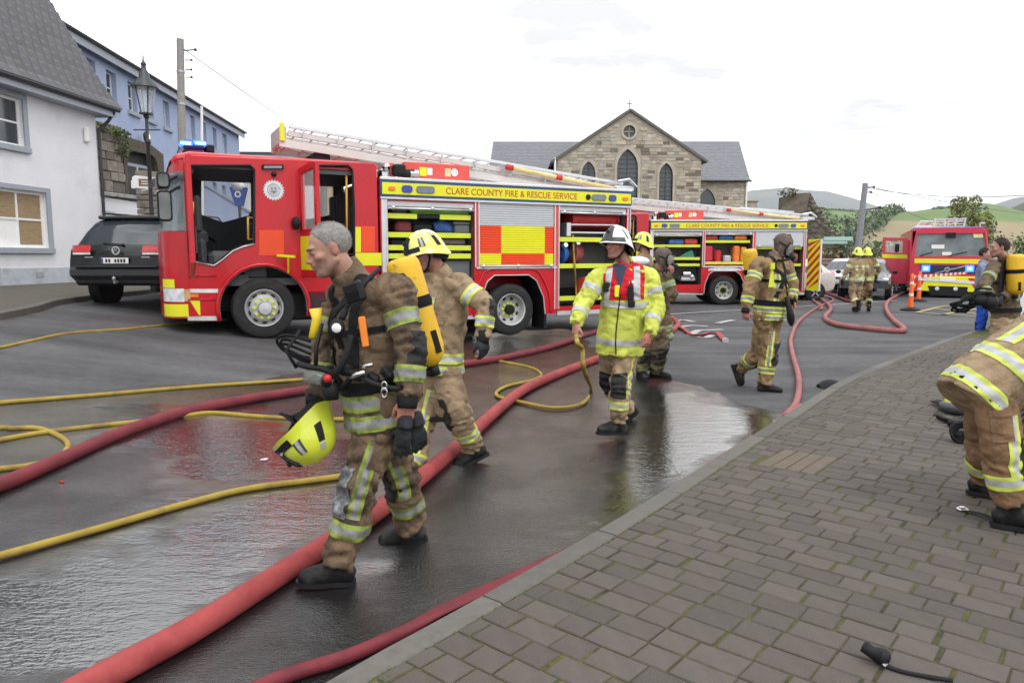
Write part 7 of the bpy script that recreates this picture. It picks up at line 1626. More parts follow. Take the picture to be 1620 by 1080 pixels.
  for sd in 'LR':
   a, b, c=J['sh'+sd], J['el'+sd], J['wr'+sd]
   for(p, q, t)in((a, b, .52), (b, c, .55)):mb=MB();ring_band(mb, jb, p, q, t, tw, .14*k, [0, 1, 0]);build(mb, 'reflective_band', [tl, ts], jk)
   if S.get('cuffs', True):ax=(c-b).normalized();mb=MB();mb.tube([c-ax*.01, c+ax*.03, c+ax*.045], .04, 14, rs=[.05*k, .045*k, .042*k]);build(mb, 'cuff', M_strap, jk)
   ep=S.get('elbow'+sd)
   if ep is not None:mb=MB();path_band(mb, jb, [a.lerp(b, .72), b, b.lerp(c, .34)], Vector(ep), [.035*k, .05*k, .035*k], [0, 0, 0], .006, .2);build(mb, 'elbow_patch', M_pad, jk)
  for t in S.get('hems', (.12, .36)):
   mb=MB();ring_band(mb, jb, hp, J['pel'].lerp(J['chest'], .5), t+.06, tw, .34*k, [0, 1, 0], n=110);build(mb, 'reflective_band', [tl, ts], jk)
  for off in S.get('chest_strips', ()):
   o_=Vector(S['front']);mid=sd_*off*k;mb=MB();path_band(mb, jb, [J['pel'].lerp(J['chest'], .12)+mid, J['pel'].lerp(J['chest'], .6)+mid, J['chest'].lerp(J['neck'], S.get('strip_top', .3))+mid], o_, tw, [0, 1, 0], .004, .4);build(mb, 'reflective_band', [tl, ts], jk)
  if S.get('front')is not None and S['jacket']is not M_hv:
   for sg in(-.1, .1):
    b0=J['pel'].lerp(J['chest'], .42)+sd_*sg*k;b1=J['pel'].lerp(J['chest'], .72)+sd_*sg*k;mb=MB();path_band(mb, jb, [b0, (b0+b1)/2, b1], Vector(S['front']), [.055*k, .055*k], [0, 0], .010, .4, 6);path_band(mb, jb, [b0.lerp(b1, .8), b0.lerp(b1, 1.08)], Vector(S['front']), [.06*k, .06*k], [0, 0], .017, .4, 6);build(mb, 'pocket', S['jacket'], jk)
  S['_jb']=jb;S['_jk']=jk
 for sd in 'LR':
  hs=S.get('hand'+sd)
  if hs and hs.get('glove'):
   mb=MB();hand(mb, J['wr'+sd], hs['fwd'], hs['back'], hs.get('side', 1), hs.get('curl', (25, 30, 25)), hs.get('spread', .3), k*1.12, hs.get('thumb', (35, 15)), 1.25);d=Vector(hs['fwd']).normalized();mb.tube([J['wr'+sd]-d*.05, J['wr'+sd]+d*.02], .04, 12, rs=[.048*k, .042*k])
   gm=remesh(mb, .007 if vox<.016 else.012, 'glove', 1, .4);gm.materials.append(M_glove);o=link(bpy.data.objects.new('glove', gm));put(o)
 if S.get('helmet')is not None:
  tmp=empty('tmp', (0, 0, 0));h=helmet(tmp, H, S['helmet'], k, S.get('white', False));put(h);bpy.data.objects.remove(tmp)
 if S.get('hair')is not None:
  tmp=empty('tmp', (0, 0, 0));h=hair(tmp, H, S['hair'], k, S.get('hline'), S.get('hthick', .006), S.get('seed', 1), S.get('hrough', .002));put(h);bpy.data.objects.remove(tmp)
 if S.get('hood')is not None:
  mb=MB();nu, nv=40, 26;rows=[]
  D=np.array([(math.sin(math.pi*.80*i/nv+.001)*math.sin(2*math.pi*q/nu), math.sin(math.pi*.80*i/nv+.001)*math.cos(2*math.pi*q/nu), math.cos(math.pi*.80*i/nv+.001))for i in range(nv+1)for q in range(nu)])
  R=star_r(D, lambda p:smin(ell(p, (0, -.014, .034), (.0765, .097, .086)), ell(p, (0, .01, -.05), (.062, .075, .085)), .04));fo=(D[:, 1]>.62)&(D[:, 2]<.42);Vv=D*(R+.012+.003*vnoise(D*6, 3))[:, None]
  Fk=[f for f in[(i*nu+q, (i+1)*nu+q, (i+1)*nu+(q+1)%nu, i*nu+(q+1)%nu)for i in range(nv)for q in range(nu)]if not all(fo[j]for j in f)]
  mb.add([H@(Vector(v)*k)for v in Vv], Fk);loft(mb, [J['neck']-(J['neck']-J['chest']).normalized()*-.03, J['neck']+(J['head']-J['neck'])*.45], [(.10*k, .095*k), (.072*k, .08*k)], sd_ if S.get('jacket')else(1, 0, 0), 18, 3);build(mb, 'hood', S['hood'])
 S['H']=H;S['put']=put;S['build']=build
 return root
def T(lst, **k):return{n:P(*v)for n, v in lst.items()}
def px_r(m, d):return m*FPX/d
dirs=lambda x, y, z=0:Vector((x, y, z))
#  firefighter walking in front -
J1=T(dict(head=(521, 394, 3.42), neck=(562, 452, 3.50), chest=(577, 520, 3.46), pel=(597, 636, 3.46), shL=(628, 462, 3.33), shR=(536, 470, 3.66), elL=(650, 546, 3.26), elR=(514, 556, 3.62), wrL=(645, 630, 3.20), wrR=(500, 628, 3.44), hipL=(606, 650, 3.39), hipR=(590, 650, 3.57), knL=(569, 766, 3.33), knR=(634, 752, 3.72), anL=(536, 893, 3.30), anR=(650, 832, 3.86)))
J1['face']=dirs(-.90, -.38, -.30);J1['hup']=dirs(-.25, -.06, 1);J1['toeL']=dirs(-1, -.22, .08);J1['tupL']=dirs(.08, 0, 1);J1['toeR']=dirs(-1, -.1, -.10);J1['tupR']=dirs(-.1, 0, 1)
S1=dict(vox=.0115, bvox=.0052, hres=(110, 80), jacket=M_tan1, trousers=M_tan1, tape=(M_limed, M_silverd), hair=M_hgrey, wamp=.010, seed=3, skin=M_skin, stubble=.42, boots=.93, hthick=.0045, hrough=.0008, hemd=.11, jw=.92, sleeve=1.0, kneeL=dirs(-.85, -.5, .1), kneeR=dirs(-.85, -.5), kneemL=M_padw, legoutL=dirs(.25, -1, 0), legoutR=dirs(.2, -1), elbowL=dirs(.9, -.45), collar=.52, handL=dict(fwd=dirs(-.12, -.05, -1), back=dirs(.25, -.95, 0), side=-1, curl=(38, 62, 40), thumb=(30, 10)), handR=dict(fwd=dirs(-.25, -.1, -1), back=dirs(-.3, -.9, .1), side=1, curl=(55, 60, 40), thumb=(25, 5)), front=dirs(-1, -.5, 0), hems=(.10, .42))
ff1=person('grey haired firefighter walking bare headed in sooty tan turnout gear, looking down', J1, S1)
#  firefighter with the pale helmet behind -
J2=T(dict(head=(674, 398, 5.25), neck=(697, 440, 5.32), chest=(702, 480, 5.28), pel=(694, 562, 5.3), shL=(727, 452, 5.14), shR=(668, 450, 5.45), elL=(768, 483, 5.05), elR=(655, 505, 5.5), wrL=(764, 532, 5.0), wrR=(648, 548, 5.3), hipL=(703, 578, 5.22), hipR=(690, 578, 5.38), knL=(722, 650, 5.2), knR=(668, 678, 5.32), anL=(749, 708, 5.42), anR=(640, 770, 5.15)))
J2['face']=dirs(-.88, -.30, -.40);J2['hup']=dirs(-.35, -.1, 1);J2['toeL']=dirs(-.9, -.1, -.42);J2['tupL']=dirs(-.42, 0, .9);J2['toeR']=dirs(-1, -.1, .15)
S2=dict(vox=.014, bvox=.007, jacket=M_tan, trousers=M_tan, tape=(M_limet, M_silver), helmet=M_hcream, skin=M_skin2, wamp=.010, seed=11, hemd=.12, jw=1.0, collar=.42, kneeL=dirs(-1, -.3), kneeR=dirs(-1, -.3), legoutR=dirs(.1, -1), elbowL=dirs(1, -.25), handL=dict(fwd=dirs(.12, -.1, -1), back=dirs(.75, -.6, 0), side=-1, curl=(22, 30, 25), glove=True), front=dirs(-.75, -.75, 0), chest_strips=(.06, ), hems=(.1, .38))
ff2=person('firefighter in pale lime helmet walking with head bent and black glove', J2, S2)
#  officer in the hi-vis jacket -
J3=T(dict(head=(976, 386, 6.25), neck=(987, 415, 6.32), chest=(988, 462, 6.28), pel=(982, 535, 6.3), shL=(1025, 438, 6.35), shR=(946, 440, 6.25), elL=(1039, 484, 6.3), elR=(925, 476, 6.15), wrL=(1027, 527, 6.05), wrR=(911, 512, 5.95), hipL=(992, 545, 6.35), hipR=(968, 545, 6.3), knL=(982, 604, 6.1), knR=(963, 603, 6.45), anL=(978, 668, 6.15), anR=(993, 646, 6.9)))
J3['face']=dirs(-.70, -.72, -.04);J3['toeL']=dirs(-.95, -.45, .10);J3['toeR']=dirs(-.75, -.4, -.5);J3['tupR']=dirs(-.4, -.3, .8)
S3=dict(vox=.0145, bvox=.007, jacket=M_hv, trousers=M_tan, tape=(M_hv, M_silver), tapew=(.002, .05, .002), helmet=M_hwhite, white=True, skin=M_skin2, wamp=.009, seed=21, hemd=.14, jw=.98, collar=.02, cuffs=False, kneeL=dirs(-.4, -1), kneeR=dirs(-.5, -1), legoutL=dirs(.9, -.6), hems=(.3, ), handR=dict(fwd=dirs(-.1, -.1, -1), back=dirs(-.8, -.5, 0), side=1, curl=(45, 60, 40)), handL=dict(fwd=dirs(-.15, -.1, -1), back=dirs(.6, -.7, 0), side=-1, curl=(30, 40, 30)), front=dirs(-.35, -1, 0), legw=.95)
officer=person('officer in white helmet and yellow hi-vis jacket with a red yoke, holding a yellow hose', J3, S3)
jb=S3['_jb'];jk=S3['_jk'];sdv=(J3['shL']-J3['shR']).normalized();F_=Vector((-.25, -1, 0)).normalized()
def yoke(nm, offs, z0, z1, w, m, off=.006, out=None):
 mb=MB();c0=J3['chest'];pts=[c0+sdv*offs[0]+Vector((0, 0, z0)), c0+sdv*(offs[0]+offs[1])/2+Vector((0, 0, (z0+z1)/2)), c0+sdv*offs[1]+Vector((0, 0, z1))]
 path_band(mb, jb, pts, out or F_, [w/2, w/2], [0, 0], off, .35);return S3['build'](mb, nm, m, jk)
for o_ in(-.125, -.075, -.025, .025, .075, .125, .16, -.155):
 yoke('vest_panel', (o_, o_), -.06, .205-abs(o_)*.25, .054, M_hvred, .0055)
for o_ in(-.14, -.09, -.04, .01, .06, .11, .15):
 yoke('vest_panel', (o_, o_*.9), .10, .24-abs(o_)*.2, .054, M_hvred, .006, Vector((-.12, -.6, .8)).normalized())
yoke('reflective_band', (-.155, -.13), -.06, .22, .05, M_silver, .010);yoke('reflective_band', (.135, .115), -.06, .22, .05, M_silver, .010)
mb=MB();ring_band(mb, jb, J3['pel'], J3['chest'], .76, [.05], .3, [0], .008, 48);S3['build'](mb, 'reflective_band', M_silver, jk)
mb=MB();path_band(mb, jb, [J3['pel']+Vector((0, 0, -.12)), J3['pel']+Vector((0, 0, .1)), J3['chest']+Vector((0, 0, .0))], F_+sdv*-.12, [.010], [0], .011, .35);S3['build'](mb, 'zip', M_strap, jk)
mb=MB();c=J3['chest'];rows=[]
for i in range(9):
 t=i/8;z=.02+.21*t;w=.012+.062*t;row=[]
 for q in(-1, -.5, 0, .5, 1):
  o=c+sdv*(-.035+w*q)+Vector((0, 0, z));dv=Vector((-.22, -1, .15+.5*t)).normalized();h=jb.ray_cast(o+dv*.35, -dv, .6);row.append((h[0]if h[0]is not None else o)+dv*.0105)
 rows.append(row)
mb.grid(rows);S3['build'](mb, 'shirt', mat('shirt_navy', (.025, .035, .075), .85, var=.15), jk)
def chest_box(nm, dx, z, w, h, dp, m, lean=0.):
 o=c+sdv*dx+Vector((0, 0, z));hit=jb.ray_cast(o+F_*.35, -F_, .6);q=(hit[0]if hit[0]is not None else o)+F_*.004
 mb=MB();M=Matrix.Translation(q)@Matrix((sdv, -F_, Vector((0, 0, 1)))).transposed().to_4x4();mb.box((-w/2, -dp, -h/2), (w/2, .01, h/2), 0, .008, M);return mb, q
mb, q=chest_box('radio', .075, .0, .05, .12, .045, M_blk);mb.tube([q+F_*.03+Vector((0, 0, .05)), q+F_*.03+Vector((0, 0, .10))], .008, 6);mb.box((q.x-.03, q.y-.05, q.z-.12), (q.x+.03, q.y-.02, q.z-.06), 0, .01)
o=mb.build('radio', M_blk, None, 30);tag(o, 'black radio clipped to the red yoke of the officer', 'radio')
mb, q=chest_box('mic', -.155, .05, .055, .075, .04, M_blk);o=mb.build('speaker_mic', M_blk, None, 30);tag(o, 'black speaker microphone on the officer right chest', 'microphone')
mb, q=chest_box('tag', -.05, .015, .045, .10, .012, M_yel);o=mb.build('tally', M_yel, None, 30);tag(o, 'yellow tally hanging at the middle of the officer chest', 'tally')
mb, q=chest_box('label', .08, .085, .05, .028, .008, M_whitep);S3['build'](mb, 'name_badge', M_whitep, jk)
#  firefighter with hood and mask, hands raised 
J4=T(dict(head=(1050, 408, 8.9), neck=(1038, 434, 9.0), chest=(1038, 462, 9.0), pel=(1042, 520, 9.05), shL=(1020, 438, 9.2), shR=(1046, 442, 8.8), elL=(1035, 475, 9.2), elR=(1064, 470, 8.65), wrL=(1050, 436, 9.0), wrR=(1055, 432, 8.7), hipL=(1032, 528, 9.15), hipR=(1046, 528, 8.95), knL=(1019, 566, 9.1), knR=(1045, 560, 8.95), anL=(1014, 589, 9.2), anR=(1038, 584, 9.2)))
J4['anL'].z=.11;J4['anR'].z=.11;J4['face']=dirs(.85, -.45, -.1);J4['toeL']=dirs(.3, -1, 0);J4['toeR']=dirs(1, -.5, 0)
S4=dict(vox=.017, bvox=.010, hres=(60, 44), jacket=M_tan3, trousers=M_tan3, tape=(M_limed, M_silverd), hood=M_hoodc, wamp=.009, seed=31, hemd=.12, jw=.9, kneeR=dirs(.4, -1), kneeL=dirs(.1, -1), hems=(.1, .38), handL=dict(fwd=dirs(.7, -.2, .6), back=dirs(-.3, -.8, .4), side=1, curl=(50, 60, 40)), handR=dict(fwd=dirs(.6, 0, .7), back=dirs(.2, -.9, .1), side=-1, curl=(50, 60, 40)), lips=False, facebits=False)
ff4=person('firefighter in dark hood and face mask raising both hands behind the officer', J4, S4)
#  firefighter with the lime helmet, behind them 
def stand(u, v_head, d, face, **kw):
 hd=P(u, v_head, d);rt=Vector((face[1], -face[0], 0)).normalized();x, y=hd.x, hd.y;hz_=hd.z;k=kw.pop('s', 1.);g=kw.pop('g', 0.)
 fv=Vector(face).normalized();V=lambda r_, f, z:Vector((x, y, 0))+rt*r_*k+fv*f*k+Vector((0, 0, g+(hz_-g)*z/1.64))
 J=dict(head=hd, neck=V(0, -.02, 1.46), chest=V(0, -.01, 1.25), pel=V(0, 0, .95), shR=V(.185, -.02, 1.41), shL=V(-.185, -.02, 1.41), elR=V(.25, -.04, 1.12), elL=V(-.25, -.04, 1.12), wrR=V(.24, .06, .88), wrL=V(-.24, .06, .88), hipR=V(.09, 0, .9), hipL=V(-.09, 0, .9), knR=V(.11, .03, .5), knL=V(-.11, .03, .5), anR=V(.12, 0, .1), anL=V(-.12, 0, .1), face=fv, toeL=fv-rt*.2, toeR=fv+rt*.2)
 J.update({n:V(*q)for n, q in kw.items()});return J
J5=stand(1017, 384, 10.6, (-.8, .3, 0))
ff5=person('firefighter in bright lime helmet standing between the officer and the hooded one', J5, dict(vox=.02, bvox=.012, hres=(50, 36), jacket=M_tan4, trousers=M_tan4, helmet=M_hlime, seed=41, hemd=.12, hems=(.1, .38), lips=False, facebits=False, handL=dict(fwd=dirs(0, 0, -1), back=dirs(0, -1, 0), glove=True), handR=dict(fwd=dirs(0, 0, -1), back=dirs(0, 1, 0), glove=True)))
mb=MB();h=P(1008, 408, 10.3);mb.ball(tuple(h-Vector((0, 0, .05))), .15, 12, 8, 0, (1.2, .8, .5));o=mb.build('white_cloth', mat('cloth_white', (.62, .63, .66), .8, var=.15, vscale=12, bump=.01, bscale=18), smooth='all');tag(o, 'white cloth over the shoulder of the lime helmeted firefighter', 'cloth')
#  masked firefighter walking to the right -
J6=T(dict(head=(1239, 388, 8.35), neck=(1226, 412, 8.4), chest=(1222, 444, 8.4), pel=(1217, 492, 8.4), shR=(1200, 417, 8.2), shL=(1243, 420, 8.62), elR=(1186, 456, 8.1), elL=(1254, 456, 8.6), wrR=(1180, 489, 8.05), wrL=(1254, 474, 8.5), hipR=(1209, 502, 8.32), hipL=(1222, 502, 8.48), knL=(1216, 560, 8.35), knR=(1200, 556, 8.45), anL=(1210, 608, 8.35), anR=(1173, 583, 8.75)))
J6['face']=dirs(.80, -.45, -.38);J6['hup']=dirs(.3, -.1, 1);J6['toeL']=dirs(.95, -.35, 0);J6['toeR']=dirs(.35, -.1, -.95);J6['tupR']=dirs(.9, 0, .35)
S6=dict(vox=.0155, bvox=.009, hres=(60, 44), jacket=M_tan4, trousers=M_tan4, tape=(M_limet, M_silverd), hood=M_hoodc, wamp=.010, seed=51, hemd=.11, jw=.98, front=dirs(.55, -.85, 0), chest_strips=(-.10, .07), kneeL=dirs(.85, -.6), kneeR=dirs(.9, -.4), legoutL=dirs(-.25, -1), hems=(.1, .40), handR=dict(fwd=dirs(-.05, -.05, -1), back=dirs(-.6, -.8, 0), side=1, curl=(30, 40, 30)), handL=dict(fwd=dirs(.3, -.1, -1), back=dirs(.8, .2, .2), side=-1, curl=(40, 45, 30)), lips=False, facebits=False)
ff6=person('firefighter wearing a breathing mask walking past the far engine', J6, S6)
#  two firefighters walking away -
J7=stand(1357, 400, 20.3, (-.15, 1, 0), anR=(.13, .12, .12), knR=(.12, .1, .5), anL=(-.1, -.28, .2), knL=(-.1, .0, .5), elL=(-.32, -.02, 1.15), elR=(.3, -.06, 1.14), wrL=(-.36, .08, .9), wrR=(.30, .1, .9))
S7=dict(vox=.024, bvox=.016, hres=(40, 30), jacket=M_tan, trousers=M_tan, helmet=M_hlime, seed=61, hemd=.1, hems=(.1, .36), lips=False, facebits=False, chest_strips=(-.09, .09), front=dirs(.1, -1, 0), wamp=.012, handL=dict(fwd=dirs(0, 0, -1), back=dirs(0, -1, 0), glove=True), handR=dict(fwd=dirs(0, 0, -1), back=dirs(0, -1, 0), glove=True))
person('distant firefighter in lime helmet walking away, left of a pair, back to us', J7, S7)
J8=stand(1372, 400, 20.9, (.15, 1, 0), anR=(.1, -.1, .12), anL=(-.1, .2, .12), elR=(.33, -.02, 1.2), wrR=(.30, .1, 1.0))
S8=dict(S7);S8.update(seed=67, jacket=M_tan4, trousers=M_tan4, kneeR=dirs(.2, -1), chest_strips=())
person('distant firefighter in lime helmet partly hidden, right of a pair walking away', J8, S8)
#  man in the blue boiler suit -
M_bsuit=cloth_mat('boiler_suit_blue', (.02, .075, .42), (.015, .05, .26));M_gshirt=cloth_mat('grey_blue_top', (.20, .235, .33), (.14, .17, .25))
J9=stand(1559, 402, 14.6, (.55, -.5, 0), elR=(.26, .05, 1.1), wrR=(.2, .18, .95), elL=(-.24, .12, 1.14), wrL=(-.1, .28, 1.2), g=-.02)
S9=dict(vox=.02, bvox=.011, hres=(50, 36), jacket=M_gshirt, trousers=M_bsuit, tape=(M_gshirt, M_gshirt), hair=M_hbrown, hthick=.012, seed=71, hemd=.02, hems=(), shin=False, jw=.84, legw=.9, cuffs=False, lips=False, sleeve=.82, handL=dict(fwd=dirs(.6, -.4, .3), back=dirs(0, -.5, .9)), handR=dict(fwd=dirs(.2, -.2, -1), back=dirs(-.6, -.6, 0)))
man=person('dark haired man in bright blue trousers and grey blue top facing a firefighter', J9, S9)
mb=MB();sd9=(J9['shL']-J9['shR']).normalized()
for o_ in(-.08, -.03, .02, .07):path_band(mb, S9['_jb'], [J9['pel']+sd9*o_-Vector((0, 0, .04)), J9['pel'].lerp(J9['chest'], .5)+sd9*o_, J9['chest']+sd9*o_*.8+Vector((0, 0, .0))], Vector((.4, -.9, 0)), [.03, .03], [0, 0], .008, .35)
S9['build'](mb, 'suit_front', M_bsuit, S9['_jk'])
#  firefighter with the yellow cylinder 
J10=T(dict(head=(1581, 392, 9.6), neck=(1590, 414, 9.7), chest=(1592, 446, 9.7), pel=(1590, 506, 9.7), shL=(1572, 424, 9.55), shR=(1612, 424, 9.85), elL=(1556, 452, 9.3), elR=(1610, 462, 9.9), wrL=(1568, 470, 9.1), wrR=(1585, 470, 9.4), hipL=(1584, 514, 9.6), hipR=(1596, 514, 9.8), knL=(1580, 560, 9.5), knR=(1594, 560, 9.8), anL=(1580, 586, 9.7), anR=(1596, 584, 9.9)))
J10['anL'].z=.17;J10['anR'].z=.17;J10['face']=dirs(-.9, .25, 0);J10['toeL']=J10['toeR']=dirs(-1, .1, 0)
S10=dict(vox=.017, bvox=.009, hres=(60, 44), jacket=M_tan3, trousers=M_tan, tape=(M_limed, M_silverd), hair=M_hbrown, hthick=.014, hrough=.005, seed=81, hemd=.1, hems=(.2, ), jw=.95, legw=1.15, lips=False, handL=dict(fwd=dirs(.2, -.4, -.5), back=dirs(-.7, -.6, 0), glove=True), handR=dict(fwd=dirs(-.4, -.5, -.3), back=dirs(.5, -.6, 0), glove=True))
ff10=person('dark haired firefighter with a yellow cylinder on his back seen from behind', J10, S10)
#  bending firefighter at the right edge -
J11=T(dict(head=(1822, 600, 3.85), neck=(1772, 540, 3.9), chest=(1698, 512, 3.92), pel=(1576, 596, 3.95), shR=(1735, 575, 3.74), shL=(1742, 548, 4.12), elR=(1730, 700, 3.7), elL=(1740, 690, 4.2), wrR=(1750, 780, 3.7), wrL=(1760, 770, 4.2), hipR=(1572, 612, 3.84), hipL=(1562, 612, 4.04), knR=(1586, 720, 3.76), knL=(1556, 708, 4.15), anR=(1598, 826, 3.76), anL=(1556, 778, 4.30), hem=(1534, 640, 3.95)))
J11['anR'].z=.212;J11['anL'].z=.212;J11['face']=dirs(.6, 0, -.8);J11['hup']=dirs(.8, 0, .5);J11['toeR']=dirs(.85, -.55, 0);J11['toeL']=dirs(.8, -.5, 0)
S11=dict(gz=PZ, hem=-.075, shint=.42, vox=.0125, bvox=.011, jacket=M_tan, trousers=cloth_mat('turnout_brown', (.22, .13, .07), (.12, .075, .042), .5, .75), tape=(M_limet, M_silver), hair=M_hbrown, seed=91, jw=1.12, hems=(.06, .50), tapew=(.022, .038, .022), kneeR=dirs(.9, -.4), legoutR=dirs(.1, -1), wamp=.0065, legw=1.0, handR=dict(fwd=dirs(0, 0, -1), back=dirs(0, -1, 0)), handL=dict(fwd=dirs(0, 0, -1), back=dirs(0, 1, 0)), facebits=False, lips=False, collar=.1)
ff11=person('firefighter bending forward over gear at the right edge of the pavement', J11, S11)
mb=MB();path_band(mb, S11['_jb'], [P(1580, 552, 3.9), P(1620, 528, 3.9), P(1700, 492, 3.95)], dirs(-.1, -.75, .65), [.024, .04, .024], [0, 1, 0], .005, .4);S11['build'](mb, 'reflective_band', [M_limet, M_silver], S11['_jk'])
#  hoses
def hose_mat(nm, c, c2):return mat(nm, c, .68, var=.14, vscale=5, col2=c2, c2scale=5, c2lo=.46, c2hi=.72, bump=.002, bscale=160, spec=.3)
M_h1=hose_mat('hose_red', (.32, .056, .055), (.21, .026, .03));M_h2=hose_mat('hose_dark_red', (.17, .025, .034), (.10, .017, .024));M_h3=hose_mat('hose_pink', (.31, .115, .11), (.22, .065, .063));M_hy=hose_mat('hose_yellow', (.33, .235, .04), (.17, .115, .04))
def hose(pts, r, m, label, group=None, rib=False, per=10, n=None, name='hose', flat=None):
 """pts: pixels on the ground, (u, v), or world points"""
 w=[(lambda q:Vector((q.x, q.y, q.z+r*.96)))(G(*p))if not isinstance(p, Vector)else p for p in pts];n=n or(52 if rib else 14)
 P3=spline([tuple(p)for p in w], per);mb=MB();k0=len(mb.v);N_=len(P3);mb.tube(P3, r, n, up=(0, 0, 1), rs=[(r*(1+.5*fl), r*(1-.8*fl))for fl in(np.interp(np.arange(N_)/per, flat[0], flat[1]))]if flat else None)
 if rib:
  N=len(P3)
  for i in range(N):
   for k in range(1, n, 2):c=P3[i];v=Vector(mb.v[i*n+k]);mb.v[i*n+k]=tuple(c+(v-c)*.972)
 o=mb.build(name, m, smooth='all');return tag(o, label, 'hose', group)
hose([(20, 1175), (172, 1088), (300, 1017), (400, 953), (500, 887), (600, 820), (700, 737), (800, 645), (850, 612), (950, 571), (1040, 540), (1072, 518), (1062, 505)], .055, M_h1, 'thick bright red hose running across the wet road in front', rib=True)
hose([(-700, 1060), (-120, 815), (0, 778), (100, 735), (200, 690), (300, 657), (400, 637), (490, 622), (620, 598), (740, 580), (800, 570), (870, 553), (940, 529), (1010, 512), (1062, 508)], .05, M_h2, 'dark red hose behind the front firefighter', rib=True)
kr=lambda b, d=-.075, z=.034:(lambda p:Vector((p.x, p.y, z)))(PV(kerb_a(b)+d, b))
b0_=G(500, 1050).dot(KD);hose([G(330, 1135)+Vector((0, 0, .03)), G(455, 1080)+Vector((0, 0, .03)), G(548, 1050)+Vector((0, 0, .03)), G(636, 1010)+Vector((0, 0, .028)), G(725, 957)+Vector((0, 0, .016)), kr(b0_+1.7, -.05, .012), kr(3.6, -.05, .011), kr(4.4, -.05, .011), kr(5.0, -.05, .011)], .028, M_h2, 'dark red hose along the foot of the kerb in the foreground', flat=((0, 2.7, 4.2, 9), (0, 0, 1, 1)))
hose([kr(5.0, -.05, .011), kr(5.8, -.05, .011), kr(6.7, -.05, .012), kr(7.5, -.05, .03), (1242, 664), (1260, 640), (1263, 600), (1253, 560), (1252, 535), (1266, 508), (1295, 487), (1318, 476), (1300, 468), (1284, 462)], .036, M_h3, 'pinkish hose lying along the kerb and back to the far engine', flat=((0, 2, 3, 20), (1, 1, 0, 0)))
hose([(1281, 463), (1300, 476), (1314, 490), (1305, 505), (1322, 516), (1360, 522), (1415, 527), (1430, 524), (1412, 508), (1402, 492), (1404, 480), (1418, 470), (1440, 462), (1458, 466)], .055, M_h3, 'pink hose looping from the far engine towards the distant one', 'hoses from the rear of the second engine')
hose([(1281, 459), (1310, 466), (1340, 478), (1362, 482)], .055, M_h2, 'dull red hose running behind the walking pair, nearer of two', 'hoses from the rear of the second engine')
hose([(1283, 456), (1320, 461), (1350, 470), (1375, 474)], .055, M_h2, 'dull red hose running behind the walking pair, farther of two', 'hoses from the rear of the second engine')
hose([(1280, 466), (1288, 478), (1300, 488), (1296, 492)], .04, M_h3, 'short pink hose at the foot of the chevron door', 'hoses from the rear of the second engine')
fh=[(1062, 515), (1080, 523), (1093, 531), (1108, 534), (1120, 529), (1134, 531), (1147, 541)];w=spline([tuple(G(*p)+Vector((0, 0, .03+.03*(k%2))))for k, p in enumerate(fh)], 8);mb=MB();r_=random.Random(1)
mb.tube(w, .05, 12, rs=[(.055, .012+.012*math.sin(i*.35)**2)for i in range(len(w))], up=(.2, 0, 1));o=mb.build('flat_hose', M_h1, smooth='all');tag(o, 'flat empty red hose with a metal end on the dry road', 'hose')
mb=MB();d=(w[-1]-w[-3]).normalized();mb.tube([w[-1]-d*.05, w[-1]+d*.09], .05, 14);mb.tube([w[-1]+d*.05, w[-1]+d*.07], .062, 14);mb.build('coupling', M_alu, o, 30);
hose([(-500, 622), (-60, 560), (0, 552), (50, 541), (110, 529), (200, 522), (300, 512), (360, 507), (450, 503)], .02, M_hy, 'yellow hose running under the front of the nearest engine', 'yellow hose reel lines')
hose([(-600, 700), (-60, 647), (0, 640), (150, 628), (300, 615), (400, 608), (500, 601), (600, 592)], .021, M_hy, 'straight yellow hose crossing behind the front firefighter', 'yellow hose reel lines')
hose([(-600, 712), (-40, 682), (20, 681), (60, 681), (93, 693), (108, 708), (92, 728), (50, 740), (0, 746), (-50, 752), (-600, 800)], .021, M_hy, 'yellow hose loop at the left edge of the wet road', 'yellow hose reel lines')
hose([(-600, 790), (-50, 712), (0, 700), (60, 689), (130, 680), (220, 670), (290, 661), (335, 656), (400, 661), (450, 664), (545, 666), (620, 660)], .021, M_hy, 'yellow hose crossing over the dark red hose', 'yellow hose reel lines')
hose([(-500, 1010), (-60, 902), (0, 885), (150, 843), (300, 800), (400, 776), (540, 757), (640, 735)], .021, M_hy, 'nearest yellow hose leading to the feet of the front firefighter', 'yellow hose reel lines')
hq=J3['wrR']+Vector((-.0, -.05, -.10));a_=TL(905, 372, .15);top=TA+TD*a_[0]+TN*.12+Vector((0, 0, a_[1]));a2=TL(912, 470, -.1);mid=TA+TD*a2[0]-TN*.1+Vector((0, 0, a2[1]))
hose([top, top.lerp(mid, .5), mid, mid.lerp(hq, .5)+Vector((0, 0, .05)), hq, P(921, 552, 5.95), P(924, 585, 5.75)]+[(935, 618), (922, 640), (880, 648), (830, 640), (786, 628), (800, 614), (845, 603), (856, 594), (838, 583), (800, 575), (752, 566)], .02, M_hy, 'yellow hose from the reel through the officer hand, coiling on the wet road', 'yellow hose reel lines')
